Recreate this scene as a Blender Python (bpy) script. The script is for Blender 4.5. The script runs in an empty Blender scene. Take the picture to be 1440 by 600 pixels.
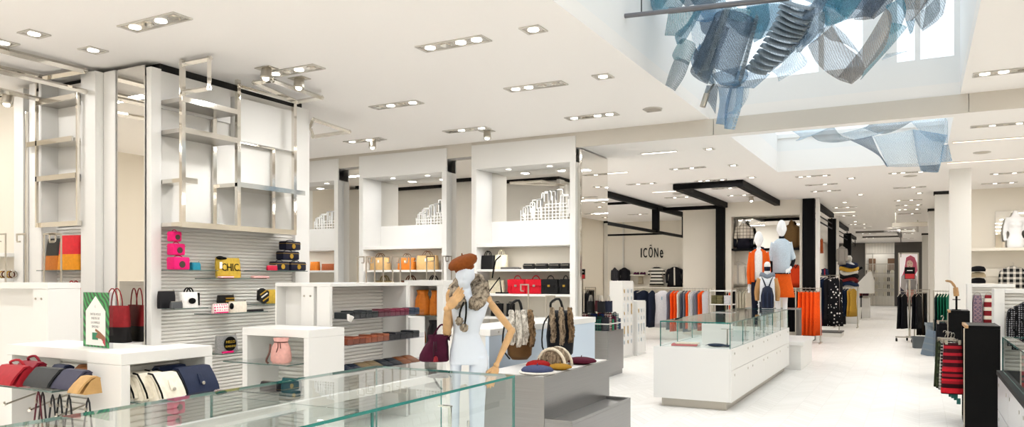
import bpy, bmesh, math, random
from mathutils import Vector, Matrix
from math import pi, sin, cos, radians
random.seed(7)
C = bpy.context.scene.collection
# ---------------------------------------------------------------- camera geometry (1440 x 600 frame)
FPX = 1064.0; YAW = radians(28.3); EYE = 1.5; HOR = 391.0
FW = (-sin(YAW), cos(YAW)); RT = (cos(YAW), sin(YAW))
def ray(px, py):
    u = (px-720)/FPX; v = (HOR-py)/FPX
    return (FW[0]+u*RT[0], FW[1]+u*RT[1], v)
def on_z(px, py, z):
    d = ray(px, py); t = (z-EYE)/d[2]; return Vector((t*d[0], t*d[1], z))
def on_x(px, py, x):
    d = ray(px, py); t = x/d[0]; return Vector((x, t*d[1], EYE+t*d[2]))
def on_y(px, py, y):
    d = ray(px, py); t = y/d[1]; return Vector((t*d[0], y, EYE+t*d[2]))
def on_t(px, py, t):
    d = ray(px, py); return Vector((t*d[0], t*d[1], EYE+t*d[2]))

# ---------------------------------------------------------------- materials
def lin(h):
    h = h.lstrip('#'); r = [int(h[i:i+2], 16)/255 for i in (0, 2, 4)]
    return tuple(c/12.92 if c <= .04045 else ((c+.055)/1.055)**2.4 for c in r)+(1,)
class NT:
    def __init__(s, name):
        m = bpy.data.materials.new(name); m.use_nodes = True; s.m = m; s.t = m.node_tree; s.n = s.t.nodes; s.n.clear()
        s.out = s.n.new('ShaderNodeOutputMaterial')
    def add(s, typ, **kw):
        n = s.n.new('ShaderNode'+typ)
        for k, v in kw.items():
            if k in n.inputs: n.inputs[k].default_value = v
            else: setattr(n, k, v)
        return n
    def link(s, a, b): s.t.links.new(a, b)
    def surf(s, n): s.link(n.outputs[0], s.out.inputs[0]); return s.m
MATS = {}
def pbr(name, col, rough=.5, metal=0., spec=.5, noise=0., nscale=40, bump=0., bscale=200, sheen=0., emit=None, es=0, coat=0):
    if name in MATS: return MATS[name]
    T = NT(name); b = T.add('BsdfPrincipled'); c = lin(col) if isinstance(col, str) else col
    b.inputs['Base Color'].default_value = c; b.inputs['Roughness'].default_value = rough; b.inputs['Metallic'].default_value = metal
    b.inputs['Specular IOR Level'].default_value = spec
    if sheen: b.inputs['Sheen Weight'].default_value = sheen
    if coat: b.inputs['Coat Weight'].default_value = coat
    if emit: b.inputs['Emission Color'].default_value = lin(emit); b.inputs['Emission Strength'].default_value = es
    tc = T.add('TexCoord')
    if noise:
        n = T.add('TexNoise', Scale=nscale, Detail=3.0); T.link(tc.outputs['Object'], n.inputs['Vector'])
        mr = T.add('MapRange'); mr.inputs['From Min'].default_value = .3; mr.inputs['From Max'].default_value = .7
        mr.inputs['To Min'].default_value = 1-noise; mr.inputs['To Max'].default_value = 1+noise
        T.link(n.outputs['Fac'], mr.inputs['Value'])
        mx = T.add('Mix', data_type='RGBA', blend_type='MULTIPLY'); mx.inputs['Factor'].default_value = 1
        mx.inputs['A'].default_value = c; mx.inputs[6].default_value = c
        T.link(mr.outputs[0], mx.inputs[7]); T.link(mx.outputs[2], b.inputs['Base Color'])
    if bump:
        n2 = T.add('TexNoise', Scale=bscale, Detail=2.0); T.link(tc.outputs['Object'], n2.inputs['Vector'])
        bp = T.add('Bump', Strength=bump, Distance=.004); T.link(n2.outputs['Fac'], bp.inputs['Height']); T.link(bp.outputs[0], b.inputs['Normal'])
    MATS[name] = T.surf(b); return MATS[name]
def cloth(col, name=None, noise=.12):
    return pbr(name or 'cloth_'+col.strip('#'), col, .85, spec=.15, noise=noise, nscale=60, bump=.3, bscale=300)
def leather(col): return pbr('leather_'+col.strip('#'), col, .5, spec=.22, noise=.1, nscale=30, bump=.25, bscale=150)
def pattern(name, kind, cols, scale=(20, 20, 20), rough=.8):
    """checks, stripes or dots woven or printed into a cloth, in object space"""
    if name in MATS: return MATS[name]
    T = NT(name); b = T.add('BsdfPrincipled', Roughness=rough); b.inputs['Specular IOR Level'].default_value = .15
    tc = T.add('TexCoord'); mp = T.add('Mapping'); mp.inputs['Scale'].default_value = scale; T.link(tc.outputs['Object'], mp.inputs[0])
    sx = T.add('SeparateXYZ'); T.link(mp.outputs[0], sx.inputs[0])
    def M(op, a, b_=None, c_=None):
        n = T.add('Math', operation=op)
        for i, v in enumerate((a, b_, c_)):
            if v is None: continue
            if isinstance(v, (int, float)): n.inputs[i].default_value = v
            else: T.link(v, n.inputs[i])
        return n.outputs[0]
    if kind in ('stripe', 'plaid'):
        fz = M('FRACT', sx.outputs[2]); mz = M('LESS_THAN', fz, .42)
        if kind == 'plaid':
            fx = M('FRACT', sx.outputs[0]); mx_ = M('LESS_THAN', fx, .42); fac = M('MULTIPLY', M('ADD', mz, mx_), .5)
        else: fac = mz
    elif kind == 'check':
        fx = M('FRACT', sx.outputs[0]); fz = M('FRACT', sx.outputs[2])
        fac = M('MAXIMUM', M('LESS_THAN', fx, .14), M('LESS_THAN', fz, .14))
    else:
        v = T.add('TexVoronoi', Scale=1.0, Randomness=.6 if kind == 'spots' else .15); T.link(mp.outputs[0], v.inputs['Vector'])
        fac = M('LESS_THAN', v.outputs['Distance'], .33)
        if kind == 'swirl': fac = M('FRACT', M('MULTIPLY', v.outputs['Distance'], 3.0))
    mix = T.add('Mix', data_type='RGBA'); T.link(fac, mix.inputs['Factor'])
    mix.inputs[6].default_value = lin(cols[0]); mix.inputs[7].default_value = lin(cols[1])
    if kind in ('plaid',):
        pass
    T.link(mix.outputs[2], b.inputs['Base Color']); MATS[name] = T.surf(b); return MATS[name]
def glassmat(name, tint, refl=1.0, rough=0.0):
    T = NT(name); tr = T.add('BsdfTransparent'); tr.inputs[0].default_value = tint
    g = T.add('BsdfGlossy', Roughness=rough); fr = T.add('Fresnel', IOR=1.45); mx = T.add('MixShader')
    ge = T.add('NewGeometry'); inv = T.add('Math', operation='SUBTRACT'); inv.inputs[0].default_value = refl; T.link(ge.outputs['Backfacing'], inv.inputs[1]); inv.use_clamp = True
    mul = T.add('Math', operation='MULTIPLY'); T.link(inv.outputs[0], mul.inputs[1]); T.link(fr.outputs[0], mul.inputs[0])
    T.link(mul.outputs[0], mx.inputs[0]); T.link(tr.outputs[0], mx.inputs[1]); T.link(g.outputs[0], mx.inputs[2])
    MATS[name] = T.surf(mx); return MATS[name]
def meshcloth(name, ca, cb, opacity, scale=9.):
    """woven metal mesh sheet: part see-through, colour drifting between two tones, fine wire lines"""
    T = NT(name); tc = T.add('TexCoord')
    n = T.add('TexNoise', Scale=2.2, Detail=2.0); T.link(tc.outputs['Object'], n.inputs[0])
    mr = T.add('MapRange'); mr.inputs['From Min'].default_value = .35; mr.inputs['From Max'].default_value = .65; T.link(n.outputs['Fac'], mr.inputs['Value'])
    mix = T.add('Mix', data_type='RGBA'); T.link(mr.outputs[0], mix.inputs['Factor']); mix.inputs[6].default_value = lin(ca); mix.inputs[7].default_value = lin(cb)
    d = T.add('BsdfDiffuse'); T.link(mix.outputs[2], d.inputs[0]); tl = T.add('BsdfTranslucent'); T.link(mix.outputs[2], tl.inputs[0])
    gl = T.add('BsdfGlossy', Roughness=.35); T.link(mix.outputs[2], gl.inputs[0])
    m1 = T.add('MixShader'); m1.inputs[0].default_value = .45; T.link(d.outputs[0], m1.inputs[1]); T.link(tl.outputs[0], m1.inputs[2])
    m2 = T.add('MixShader'); m2.inputs[0].default_value = .22; T.link(m1.outputs[0], m2.inputs[1]); T.link(gl.outputs[0], m2.inputs[2])
    tr = T.add('BsdfTransparent'); tr.inputs[0].default_value = (.95, .97, .985, 1)
    mp = T.add('Mapping'); mp.inputs['Rotation'].default_value = (.5, .3, .4); T.link(tc.outputs['Object'], mp.inputs[0])
    w = T.add('TexWave', Scale=scale*1.9, Distortion=4., Detail=3.0); w.inputs['Detail Scale'].default_value = 1.5; T.link(mp.outputs[0], w.inputs[0])
    lw = T.add('LayerWeight', Blend=.35)
    add = T.add('Math', operation='MULTIPLY_ADD'); T.link(lw.outputs['Facing'], add.inputs[0]); add.inputs[1].default_value = .22; add.inputs[2].default_value = opacity*.62-.07
    op = T.add('Math', operation='MULTIPLY_ADD', use_clamp=True); T.link(w.outputs['Fac'], op.inputs[0]); op.inputs[1].default_value = .17; T.link(add.outputs[0], op.inputs[2])
    m3 = T.add('MixShader'); T.link(op.outputs[0], m3.inputs[0]); T.link(tr.outputs[0], m3.inputs[1]); T.link(m2.outputs[0], m3.inputs[2])
    MATS[name] = T.surf(m3); return MATS[name]

WHITE = pbr('white_lacquer', '#e5e4e1', .35, spec=.4)
PAINT = pbr('white_paint', '#e6e4df', .7, spec=.2)
CEIL = pbr('ceiling_paint', '#f8f5f2', .8, spec=.15)
WARM = pbr('warm_white_paint', '#e4ddd0', .7, spec=.2)
GREYP = pbr('grey_paint', '#d9d6d0', .7, spec=.2)
CHROME = pbr('polished_chrome', '#e2ded6', .07, 1.)
NICKEL = pbr('satin_nickel', '#b9b3a8', .3, 1.)
MIRROR = pbr('mirror_glass', '#ece9e3', .01, 1.)
BLACK = pbr('black_metal', '#070708', .6, spec=.1)
BLACKW = pbr('black_lacquer', '#050506', .45, spec=.12)
DGREY = pbr('dark_grey_panel', '#57534f', .6)
GAP = pbr('shadow_gap_black', '#151413', .8)
WOODC = pbr('pale_wood', '#c9a578', .5, noise=.18, nscale=14)
WOODD = pbr('oak_edge', '#a98357', .55, noise=.2, nscale=20)
GLASS = glassmat('clear_glass', (.975, .992, .988, 1), 1.)
ACRYL = glassmat('clear_acrylic', (.9, .9, .92, 1), 1.)
GEDGE = pbr('green_glass_edge', '#1f766f', .15, spec=.6); SEDGE = pbr('dark_glass_edge', '#4d625d', .2, spec=.6)
def steelmat():
    T = NT('brushed_steel'); b = T.add('BsdfPrincipled', Metallic=1., Roughness=.3); tc = T.add('TexCoord'); mp = T.add('Mapping')
    mp.inputs['Scale'].default_value = (1, 1, 160); T.link(tc.outputs['Object'], mp.inputs[0])
    n = T.add('TexNoise', Scale=2.0, Detail=3.0); T.link(mp.outputs[0], n.inputs[0])
    r = T.add('MapRange'); r.inputs['To Min'].default_value = .24; r.inputs['To Max'].default_value = .42; T.link(n.outputs['Fac'], r.inputs['Value']); T.link(r.outputs[0], b.inputs['Roughness'])
    cr = T.add('MapRange'); cr.inputs['To Min'].default_value = .24; cr.inputs['To Max'].default_value = .36; T.link(n.outputs['Fac'], cr.inputs['Value'])
    cc = T.add('CombineColor'); [T.link(cr.outputs[0], cc.inputs[i]) for i in range(3)]
    T.link(cc.outputs[0], b.inputs['Base Color']); MATS['steel'] = T.surf(b); return T.m
STEEL = steelmat()
def lampmat(name, col, s):
    T = NT(name); e = T.add('Emission', Strength=s); e.inputs[0].default_value = lin(col); MATS[name] = T.surf(e); return T.m
LAMP = lampmat('lit_lamp', '#fff6e8', 7.); STRIP = lampmat('lit_strip', '#fff4e2', 5.); WARMSTRIP = lampmat('warm_lit_strip', '#ffe6c4', 3.2)
def furmat(name, a, b_):
    T = NT(name); b = T.add('BsdfPrincipled', Roughness=.95); b.inputs['Specular IOR Level'].default_value = .1
    tc = T.add('TexCoord'); mp = T.add('Mapping'); mp.inputs['Scale'].default_value = (1, 1, .35); T.link(tc.outputs['Object'], mp.inputs[0])
    n = T.add('TexNoise', Scale=38., Detail=5., Roughness=.75); T.link(mp.outputs[0], n.inputs[0])
    r = T.add('MapRange'); r.inputs['From Min'].default_value = .38; r.inputs['From Max'].default_value = .6; T.link(n.outputs['Fac'], r.inputs['Value'])
    mx = T.add('Mix', data_type='RGBA'); T.link(r.outputs[0], mx.inputs['Factor']); mx.inputs[6].default_value = lin(a); mx.inputs[7].default_value = lin(b_)
    T.link(mx.outputs[2], b.inputs['Base Color']); bp = T.add('Bump', Strength=1., Distance=.015); T.link(n.outputs['Fac'], bp.inputs['Height']); T.link(bp.outputs[0], b.inputs['Normal'])
    MATS[name] = T.surf(b); return T.m

# ---------------------------------------------------------------- mesh builder
class MB:
    def __init__(s): s.bm = bmesh.new()
    def box(s, x0, x1, y0, y1, z0, z1, bev=0., M=None, mi=0):
        b = s.bm; c = [(x0, y0, z0), (x1, y0, z0), (x1, y1, z0), (x0, y1, z0), (x0, y0, z1), (x1, y0, z1), (x1, y1, z1), (x0, y1, z1)]
        v = [b.verts.new(M @ Vector(p) if M else p) for p in c]
        F = [b.faces.new([v[i] for i in f]) for f in ((0, 3, 2, 1), (4, 5, 6, 7), (0, 1, 5, 4), (1, 2, 6, 5), (2, 3, 7, 6), (3, 0, 4, 7))]
        for f in F: f.material_index = mi
        if bev:
            es = list({e for f in F for e in f.edges})
            bmesh.ops.bevel(b, geom=es, offset=bev, segments=2 if bev < .02 else 3, affect='EDGES', profile=.5)
        return s
    def tube(s, pts, r, n=8, closed=False, flat=1., cap=True):
        pts = [Vector(p) for p in pts]; b = s.bm; N = len(pts); rings = []
        rs = r if isinstance(r, (list, tuple)) else [r]*N
        up = None
        for i, p in enumerate(pts):
            t = (pts[(i+1) % N]-pts[i-1]) if closed else (pts[min(i+1, N-1)]-pts[max(i-1, 0)])
            t = t.normalized() if t.length > 1e-9 else Vector((0, 0, 1))
            if up is None:
                up = Vector((0, 0, 1)) if abs(t.z) < .9 else Vector((0, 1, 0))
            side = t.cross(up)
            if side.length < 1e-6: side = t.cross(Vector((1, 0, 0)))
            side.normalize(); up = side.cross(t).normalized()
            rings.append([b.verts.new(p+rs[i]*(cos(2*pi*k/n)*side+flat*sin(2*pi*k/n)*up)) for k in range(n)])
        s._skin(rings, closed, cap); return s
    def _skin(s, rings, closed=False, cap=True, wrap=True):
        b = s.bm; n = len(rings[0]); N = len(rings)
        for i in range(N if closed else N-1):
            a, c = rings[i], rings[(i+1) % N]
            for k in range(n if wrap else n-1):
                try: b.faces.new((a[k], a[(k+1) % n], c[(k+1) % n], c[k]))
                except ValueError: pass
        if cap and not closed and wrap:
            for rr, rev in ((rings[0], True), (rings[-1], False)):
                try: b.faces.new(rr[::-1] if rev else rr)
                except ValueError: pass
    def loft(s, rings, cap=True):
        b = s.bm; s._skin([[b.verts.new(Vector(p)) for p in r] for r in rings], False, cap); return s
    def grid(s, rows):
        b = s.bm; s._skin([[b.verts.new(Vector(p)) for p in r] for r in rows], False, False, wrap=False); return s
    def cyl(s, p0, p1, r0, r1=None, n=16): return s.tube([p0, p1], [r0, r0 if r1 is None else r1], n)
    def ell(s, c, r, n=12, m=8, M=None):
        rings = []
        for i in range(1, m):
            ph = pi*i/m
            rings.append([Vector((c[0]+r[0]*sin(ph)*cos(2*pi*k/n), c[1]+r[1]*sin(ph)*sin(2*pi*k/n), c[2]-r[2]*cos(ph))) for k in range(n)])
        b = s.bm; vs = [[b.verts.new(M @ p if M else p) for p in r_] for r_ in rings]; s._skin(vs, False, False)
        bo = Vector((c[0], c[1], c[2]-r[2])); to = Vector((c[0], c[1], c[2]+r[2]))
        vb = b.verts.new(M @ bo if M else bo); vt = b.verts.new(M @ to if M else to)
        for k in range(n):
            b.faces.new((vb, vs[0][(k+1) % n], vs[0][k])); b.faces.new((vt, vs[-1][k], vs[-1][(k+1) % n]))
        return s
    def lathe(s, prof, c=(0, 0, 0), n=20):
        return s.loft([[(c[0]+r*cos(2*pi*k/n), c[1]+r*sin(2*pi*k/n), c[2]+z) for k in range(n)] for r, z in prof])
    def prism(s, poly, y0, y1, bev=0.):
        """polygon in x,z swept from y0 to y1"""
        b = s.bm; A = [b.verts.new((p[0], y0, p[1])) for p in poly]; B = [b.verts.new((p[0], y1, p[1])) for p in poly]; n = len(poly)
        F = [b.faces.new(A), b.faces.new(B[::-1])]+[b.faces.new((A[k], B[k], B[(k+1) % n], A[(k+1) % n])) for k in range(n)]
        if bev: bmesh.ops.bevel(b, geom=list({e for f in F for e in f.edges}), offset=bev, segments=2, affect='EDGES', profile=.5)
        return s
    def xf(s, M): bmesh.ops.transform(s.bm, matrix=M, verts=s.bm.verts); return s
    def build(s, name, mat, parent=None, smooth=False, mods=(), loc=None):
        bmesh.ops.recalc_face_normals(s.bm, faces=s.bm.faces)
        me = bpy.data.meshes.new(name); s.bm.to_mesh(me); s.bm.free()
        for m in (mat if isinstance(mat, (list, tuple)) else [mat]): me.materials.append(m)
        if smooth:
            for p in me.polygons: p.use_smooth = True
        o = bpy.data.objects.new(name, me); C.objects.link(o); o.parent = parent
        if loc is not None: o.location = loc
        for typ, kw in mods:
            md = o.modifiers.new(typ.lower(), typ)
            for k, v in kw.items(): setattr(md, k, v)
        if smooth == 'auto':
            try: me.set_sharp_from_angle(angle=radians(40))
            except Exception: pass
        return o
def SOL(t): return ('SOLIDIFY', dict(thickness=t, offset=0))
SUB = ('SUBSURF', dict(levels=1, render_levels=1))
def rbox(name, mat, parent, x0, x1, y0, y1, z0, z1, bev=.003, M=None):
    return MB().box(x0, x1, y0, y1, z0, z1, bev, M).build(name, mat, parent, smooth='auto' if bev > .006 else False)
def fuse(o, voxel, smooth=6):
    """melt overlapping bodies of one mesh into a single continuous skin"""
    o.modifiers.new('r', 'REMESH').voxel_size = voxel
    o.modifiers['r'].mode = 'VOXEL'
    sm = o.modifiers.new('s', 'SMOOTH'); sm.factor = .5; sm.iterations = smooth
    bpy.context.view_layer.update(); dg = bpy.context.evaluated_depsgraph_get()
    me = bpy.data.meshes.new_from_object(o.evaluated_get(dg)); o.modifiers.clear(); o.data = me
    for p in me.polygons: p.use_smooth = True
    return o
def tag(o, label=None, cat=None, group=None, kind=None):
    if label: o['label'] = label
    if cat: o['category'] = cat
    if group: o['group'] = group
    if kind: o['kind'] = kind
    return o
def thing(name, label, cat, loc=(0, 0, 0), rz=0, group=None):
    o = bpy.data.objects.new(name, None); C.objects.link(o); o.empty_display_size = .1
    o.location = loc; o.rotation_euler = (0, 0, rz); return tag(o, label, cat, group)
def struct(o): o['kind'] = 'structure'; return o
def dup(root, loc, rz=0, label=None, group=None, mats=None, scale=None):
    r = root.copy(); C.objects.link(r); r.location = loc; r.rotation_euler = (0, 0, rz)
    if label: r['label'] = label
    if group: r['group'] = group
    if scale: r.scale = (scale,)*3 if isinstance(scale, (int, float)) else scale
    def remat(o, stem_):
        if mats and stem_ in mats:
            for sl in o.material_slots: sl.link = 'OBJECT'; sl.material = mats[stem_]
    remat(r, root.name.split('.')[0])
    for ch in list(root.children):
        c = ch.copy(); C.objects.link(c); c.parent = r; remat(c, ch.name.split('.')[0])
        for g in list(ch.children):
            d = g.copy(); C.objects.link(d); d.parent = c; remat(d, g.name.split('.')[0])
    return r
def pane(name, parent, x0, x1, y0, y1, z0, z1, edge=True, mat=None, M=None, em=None):
    """a sheet of glass whose narrow faces show the green of its edge"""
    m = MB().box(x0, x1, y0, y1, z0, z1, M=M); d = (x1-x0, y1-y0, z1-z0); ax = d.index(min(d))
    faces = list(m.bm.faces)
    order = [2, 2, 1, 0, 1, 0]
    for f, a in zip(faces, order): f.material_index = 0 if (a == ax or not edge) else 1
    return m.build(name, [mat or GLASS, em or (SEDGE if name == 'glass_shelf' else GEDGE)], parent)
def slats(x0, x1, z0, z1, y, pitch=.036, depth=.014):
    """ribbed board facing -y: rounded horizontal ribs with a narrow groove between"""
    m = MB(); prof = []; n = max(1, round((z1-z0)/pitch)); p = (z1-z0)/n
    for i in range(n):
        a = z0+i*p
        prof += [(y+.004, a), (y+.004, a+.2*p), (y-depth, a+.26*p), (y-depth*1.1, a+.6*p), (y-depth, a+.94*p)]
    prof.append((y, z1)); prof += [(y+.012, z1), (y+.012, z0)]
    b = m.bm; A = [b.verts.new((x0, q[0], q[1])) for q in prof]; B = [b.verts.new((x1, q[0], q[1])) for q in prof]; k = len(prof)
    for i in range(k): b.faces.new((A[i], A[(i+1) % k], B[(i+1) % k], B[i]))
    return m
ORD = ['first', 'second', 'third', 'fourth', 'fifth', 'sixth', 'seventh', 'eighth', 'ninth', 'tenth', 'eleventh', 'twelfth', 'thirteenth', 'fourteenth', 'fifteenth', 'sixteenth']
def rot(rx=0, ry=0, rz=0): return Matrix.Rotation(rz, 4, 'Z') @ Matrix.Rotation(ry, 4, 'Y') @ Matrix.Rotation(rx, 4, 'X')
def at(x, y, z, M=None): return Matrix.Translation((x, y, z)) @ (M or Matrix())
# ================================================================= ROOM
def floormat():
    T = NT('white_herringbone_tile'); b = T.add('BsdfPrincipled', Roughness=.42); b.inputs['Specular IOR Level'].default_value = .45
    tc = T.add('TexCoord'); sx = T.add('SeparateXYZ'); T.link(tc.outputs['Object'], sx.inputs[0])
    def M(op, a, c=None, d=None):
        n = T.add('Math', operation=op)
        for i, v in enumerate((a, c, d)):
            if v is None: continue
            if isinstance(v, (int, float)): n.inputs[i].default_value = v
            else: T.link(v, n.inputs[i])
        return n.outputs[0]
    W = .5; P = .14
    fx = M('FRACT', M('DIVIDE', sx.outputs[0], W)); tri = M('ABSOLUTE', M('SUBTRACT', fx, .5))
    ch = M('ADD', sx.outputs[1], M('MULTIPLY', tri, W*1.3)); fc = M('FRACT', M('DIVIDE', ch, P))
    joint = M('LESS_THAN', fc, .05); e1 = M('GREATER_THAN', tri, .4975); e2 = M('LESS_THAN', tri, .0025)
    j = M('MAXIMUM', joint, M('MAXIMUM', e1, e2))
    idx = M('ADD', M('FLOOR', M('DIVIDE', ch, P)), M('MULTIPLY', M('FLOOR', M('DIVIDE', sx.outputs[0], W/2)), 17.3))
    wn = T.add('TexWhiteNoise', noise_dimensions='1D'); T.link(idx, wn.inputs['W'])
    tone = T.add('Mix', data_type='RGBA'); T.link(wn.outputs['Value'], tone.inputs['Factor']); tone.inputs[6].default_value = lin('#eeebe6'); tone.inputs[7].default_value = lin('#f5f2ee')
    mx = T.add('Mix', data_type='RGBA'); T.link(j, mx.inputs['Factor']); T.link(tone.outputs[2], mx.inputs[6]); mx.inputs[7].default_value = lin('#d9d5ce')
    T.link(mx.outputs[2], b.inputs['Base Color']); return T.surf(b)
FLOORM = floormat()
struct(MB().box(-12, 3.6, -6, 46, -.1, 0).build('floor', FLOORM))
SX0, SX1, SY0, SY1 = -2.5, .42, 2.0, 10.3           # first skylight
TX0, TX1, TY0, TY1 = -2.27, .36, 10.5, 14.4         # second skylight
ZF, ZB = 3.65, 3.43
m = MB().box(-12, SX0, -6, SY1, ZF, 3.8).box(SX1, 3.6, -6, SY1, ZF, 3.8).box(SX0, SX1, -6, SY0, ZF, 3.8)
struct(m.build('ceiling', CEIL))
m = MB().box(-12, TX0, SY1, 46, ZB, 3.8).box(TX1, 3.6, SY1, 46, ZB, 3.8).box(TX0, TX1, SY1, TY0, ZB, 3.8).box(TX0, TX1, TY1, 46, ZB, 3.8)
struct(m.build('ceiling_rear', CEIL))
struct(MB().box(-12, -2.45, 10.27, 10.3, ZB, ZF).box(-2.44, .5, 10.27, 10.3, ZB, ZF).box(.51, 3.6, 10.27, 10.3, ZB, ZF).build('ceiling_beam', pbr('beam_paint', '#d3cdc3', .7, spec=.2)))
WELL = pbr('skylight_white', '#f3f3f2', .6, spec=.2)
m = MB().box(SX0-.1, SX0, SY0, SY1+.1, 3.8, 6.6).box(SX1, SX1+.1, SY0, SY1+.1, 3.8, 6.6).box(SX0, SX1, SY0-.1, SY0, 3.8, 6.6).box(SX0, SX1, SY1, SY1+.1, 3.8, 4.12)
struct(m.build('wall_skylight', WELL))
m = MB()
for x in (-2.47, -1.1, -.02, .39): m.box(x-.03, x+.03, SY1+.02, SY1+.09, 4.12, 6.6)
m.box(-.62, -.24, SY1+.03, SY1+.08, 4.12, 6.6)
m.box(SX0, SX1, SY1+.02, SY1+.09, 6.5, 6.6)
for y in (2.1, 4.2, 6.3, 8.4, 10.2): m.box(SX0, SX1, y-.04, y+.04, 6.52, 6.6)
win = struct(m.build('window_skylight', WELL))
pane('pane', win, SX0+.02, SX1-.02, SY1+.045, SY1+.055, 4.12, 6.5, edge=False); pane('pane', win, SX0, SX1, SY0, SY1, 6.61, 6.62, edge=False)
m = MB().box(TX0-.1, TX0, TY0, TY1, 3.8, 4.1).box(TX1, TX1+.1, TY0, TY1, 3.8, 4.1).box(TX0, TX1, TY0-.1, TY0, 3.8, 4.1).box(TX0, TX1, TY1, TY1+.1, 3.8, 4.1)
struct(m.build('wall_skylight_rear', WELL))
m = MB()
for y in (TY0, 12.4, TY1): m.box(TX0, TX1, y-.04, y+.04, 4.03, 4.1)
win = struct(m.build('window_skylight_rear', WELL)); pane('pane', win, TX0, TX1, TY0, TY1, 4.11, 4.12, edge=False)
# outer walls
struct(MB().box(-12.1, -12, -6, 46, 0, 3.8).build('wall_left', WARM)); struct(MB().box(3.6, 3.7, -6, 46, 0, 3.8).build('wall_right', WARM))
struct(MB().box(-12, 3.6, -6.1, -6, 0, 3.8).build('wall_rear', WARM))
# wall cores behind the display bays
struct(MB().box(-11.9, -6.72, 5.06, 6.9, 0, 3.58).box(-11.9, -7.3, 4.99, 5.06, 0, 3.58).build('wall_core', PAINT))
struct(MB().box(-11.6, -6.7, 5.0, 6.98, 3.58, 3.65).build('trim_shadow_gap', GAP))
struct(MB().box(-12, -4.46, 10.95, 11.4, 0, 3.43).build('wall_handbags', PAINT))
struct(MB().box(-12, -5.95, 24.8, 24.95, 0, 3.43).build('wall_far', WARM))
struct(MB().box(.8, 3.6, 19.25, 19.4, 0, 3.43).build('wall_side_bay', WARM))
struct(MB().box(.62, .74, 19.5, 45.5, 0, 3.43).build('wall_aisle', WARM))
struct(MB().box(-5.6, -4.5, 20.1, 45.5, 0, 3.43).build('wall_portals', WARM))
struct(MB().box(-4.5, -2.6, 45.5, 45.7, 0, 2.9).box(-1.18, .62, 45.5, 45.7, 0, 3.43).box(-4.5, -2.6, 45.5, 45.7, 2.9, 3.43).build('wall_end', DGREY))
# shop seen through the security gate
struct(MB().box(-3.2, -.9, 46.9, 47, 0, 3.43).build('wall_end_shop', WARM))
struct(MB().box(-3.2, -.9, 45.7, 47, -.1, 0).build('floor_end_shop', FLOORM)); struct(MB().box(-3.2, -.9, 45.7, 47, 3.43, 3.5).build('ceiling_end_shop', CEIL))
# square columns
struct(rbox('column_white', PAINT, None, .47, .80, 15.45, 15.75, 0, 3.43, .004))
for i, (x, y) in enumerate(((.30, 19.3), (.22, 24.0), (.10, 37.0))):
    struct(MB().box(x, .60, y, y+.25, 0, 3.36).box(x+.2, x+.215, y-.004, y, 0, 3.36).build('column_side', PAINT))
# baseboard
struct(MB().box(-11.9, -5.95, 24.78, 24.8, 0, .1).build('baseboard_far', GREYP))

# ---------------------------------------------------------------- mirrored pillar beside the handbag wall
t = thing('mirrored_pillar', 'full height mirror clad pillar closing the handbag wall', 'pillar', (-4.44, 10.35, 0))
rbox('core', GREYP, t, .0, .035, 0, 1.06, 0, 3.28, 0); rbox('mirror_face', MIRROR, t, .036, .042, .01, 1.05, .1, 3.41, 0)
rbox('end_strip', CHROME, t, -.02, .044, -.012, -.001, 0, 3.41, 0)
# ================================================================= CEILING LIGHTS
REFL = pbr('lamp_reflector', '#cfccc6', .25, .8); TRIM = pbr('lamp_trim', '#c9c5be', .5)
def rim(w, d, t, h):
    m = MB(); m.box(-w/2, w/2, -d/2, -d/2+t, -h, 0).box(-w/2, w/2, d/2-t, d/2, -h, 0).box(-w/2, -w/2+t, -d/2+t, d/2-t, -h, 0).box(w/2-t, w/2, -d/2+t, d/2-t, -h, 0); return m
def make_row(lit, n=4, w=.72, d=.19, lr=.048):
    t = thing('recessed_light', 'x', 'light', (0, 0, -5))
    rim(w, d, .012, .012).build('trim_frame', TRIM, t); MB().box(-w/2+.012, w/2-.012, -d/2+.012, d/2-.012, -.004, -.001).build('reflector', REFL, t)
    for k in range(n):
        x = (k-(n-1)/2)*(w-.05)/n
        MB().cyl((x, 0, -.004), (x, 0, -.011), lr, n=16).build('lamp', LAMP if k in lit else CHROME, t)
    return t
def near_word(i, n): return ORD[i] if i < len(ORD) else ORD[-1]
ROWS = [make_row((0, 2)), make_row((0, 2, 3)), make_row((0, 1)), make_row((1, 3))]
SMALL = make_row((0,), 1, .19, .19)
REAR = [make_row(l, 4, .62, .13, .033) for l in ((0, 2), (1, 3), (0, 1, 3), (2,))]; RSMALL = make_row((0,), 1, .15, .15, .04)
def place(src, px, py, zc, label, group=None):
    p = on_z(px, py, zc-.001); return dup(src, p, 0, label, group)
fl = [(217, 31, 0, 'row of four recessed lamps on the ceiling above the corner display'), (637, 61, 1, 'large row of four recessed lamps midway over the shop, in front of the handbag wall'),
      (412, 99, 0, 'row of four recessed lamps beside two adjustable spots over the ribbed display'), (753, 121, 2, 'row of four recessed lamps between two single lamps'),
      (557, 147, 3, 'row of four recessed lamps above the half hidden handbag bay'), (832, 163, 1, 'row of four recessed lamps in front of the mirrored pillar'),
      (656, 182, 3, 'row of four recessed lamps above the mirror beside the red satchels bay'), (513, 197, 0, 'row of four recessed lamps with a drop spot above the tan bags bay'), (1425, 99, 2, 'row of four recessed lamps beside the skylight near the white column')]
for px, py, k, lab in fl: place(ROWS[k], px, py, ZF, lab, 'recessed lamp rows in the high ceiling')
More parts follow.
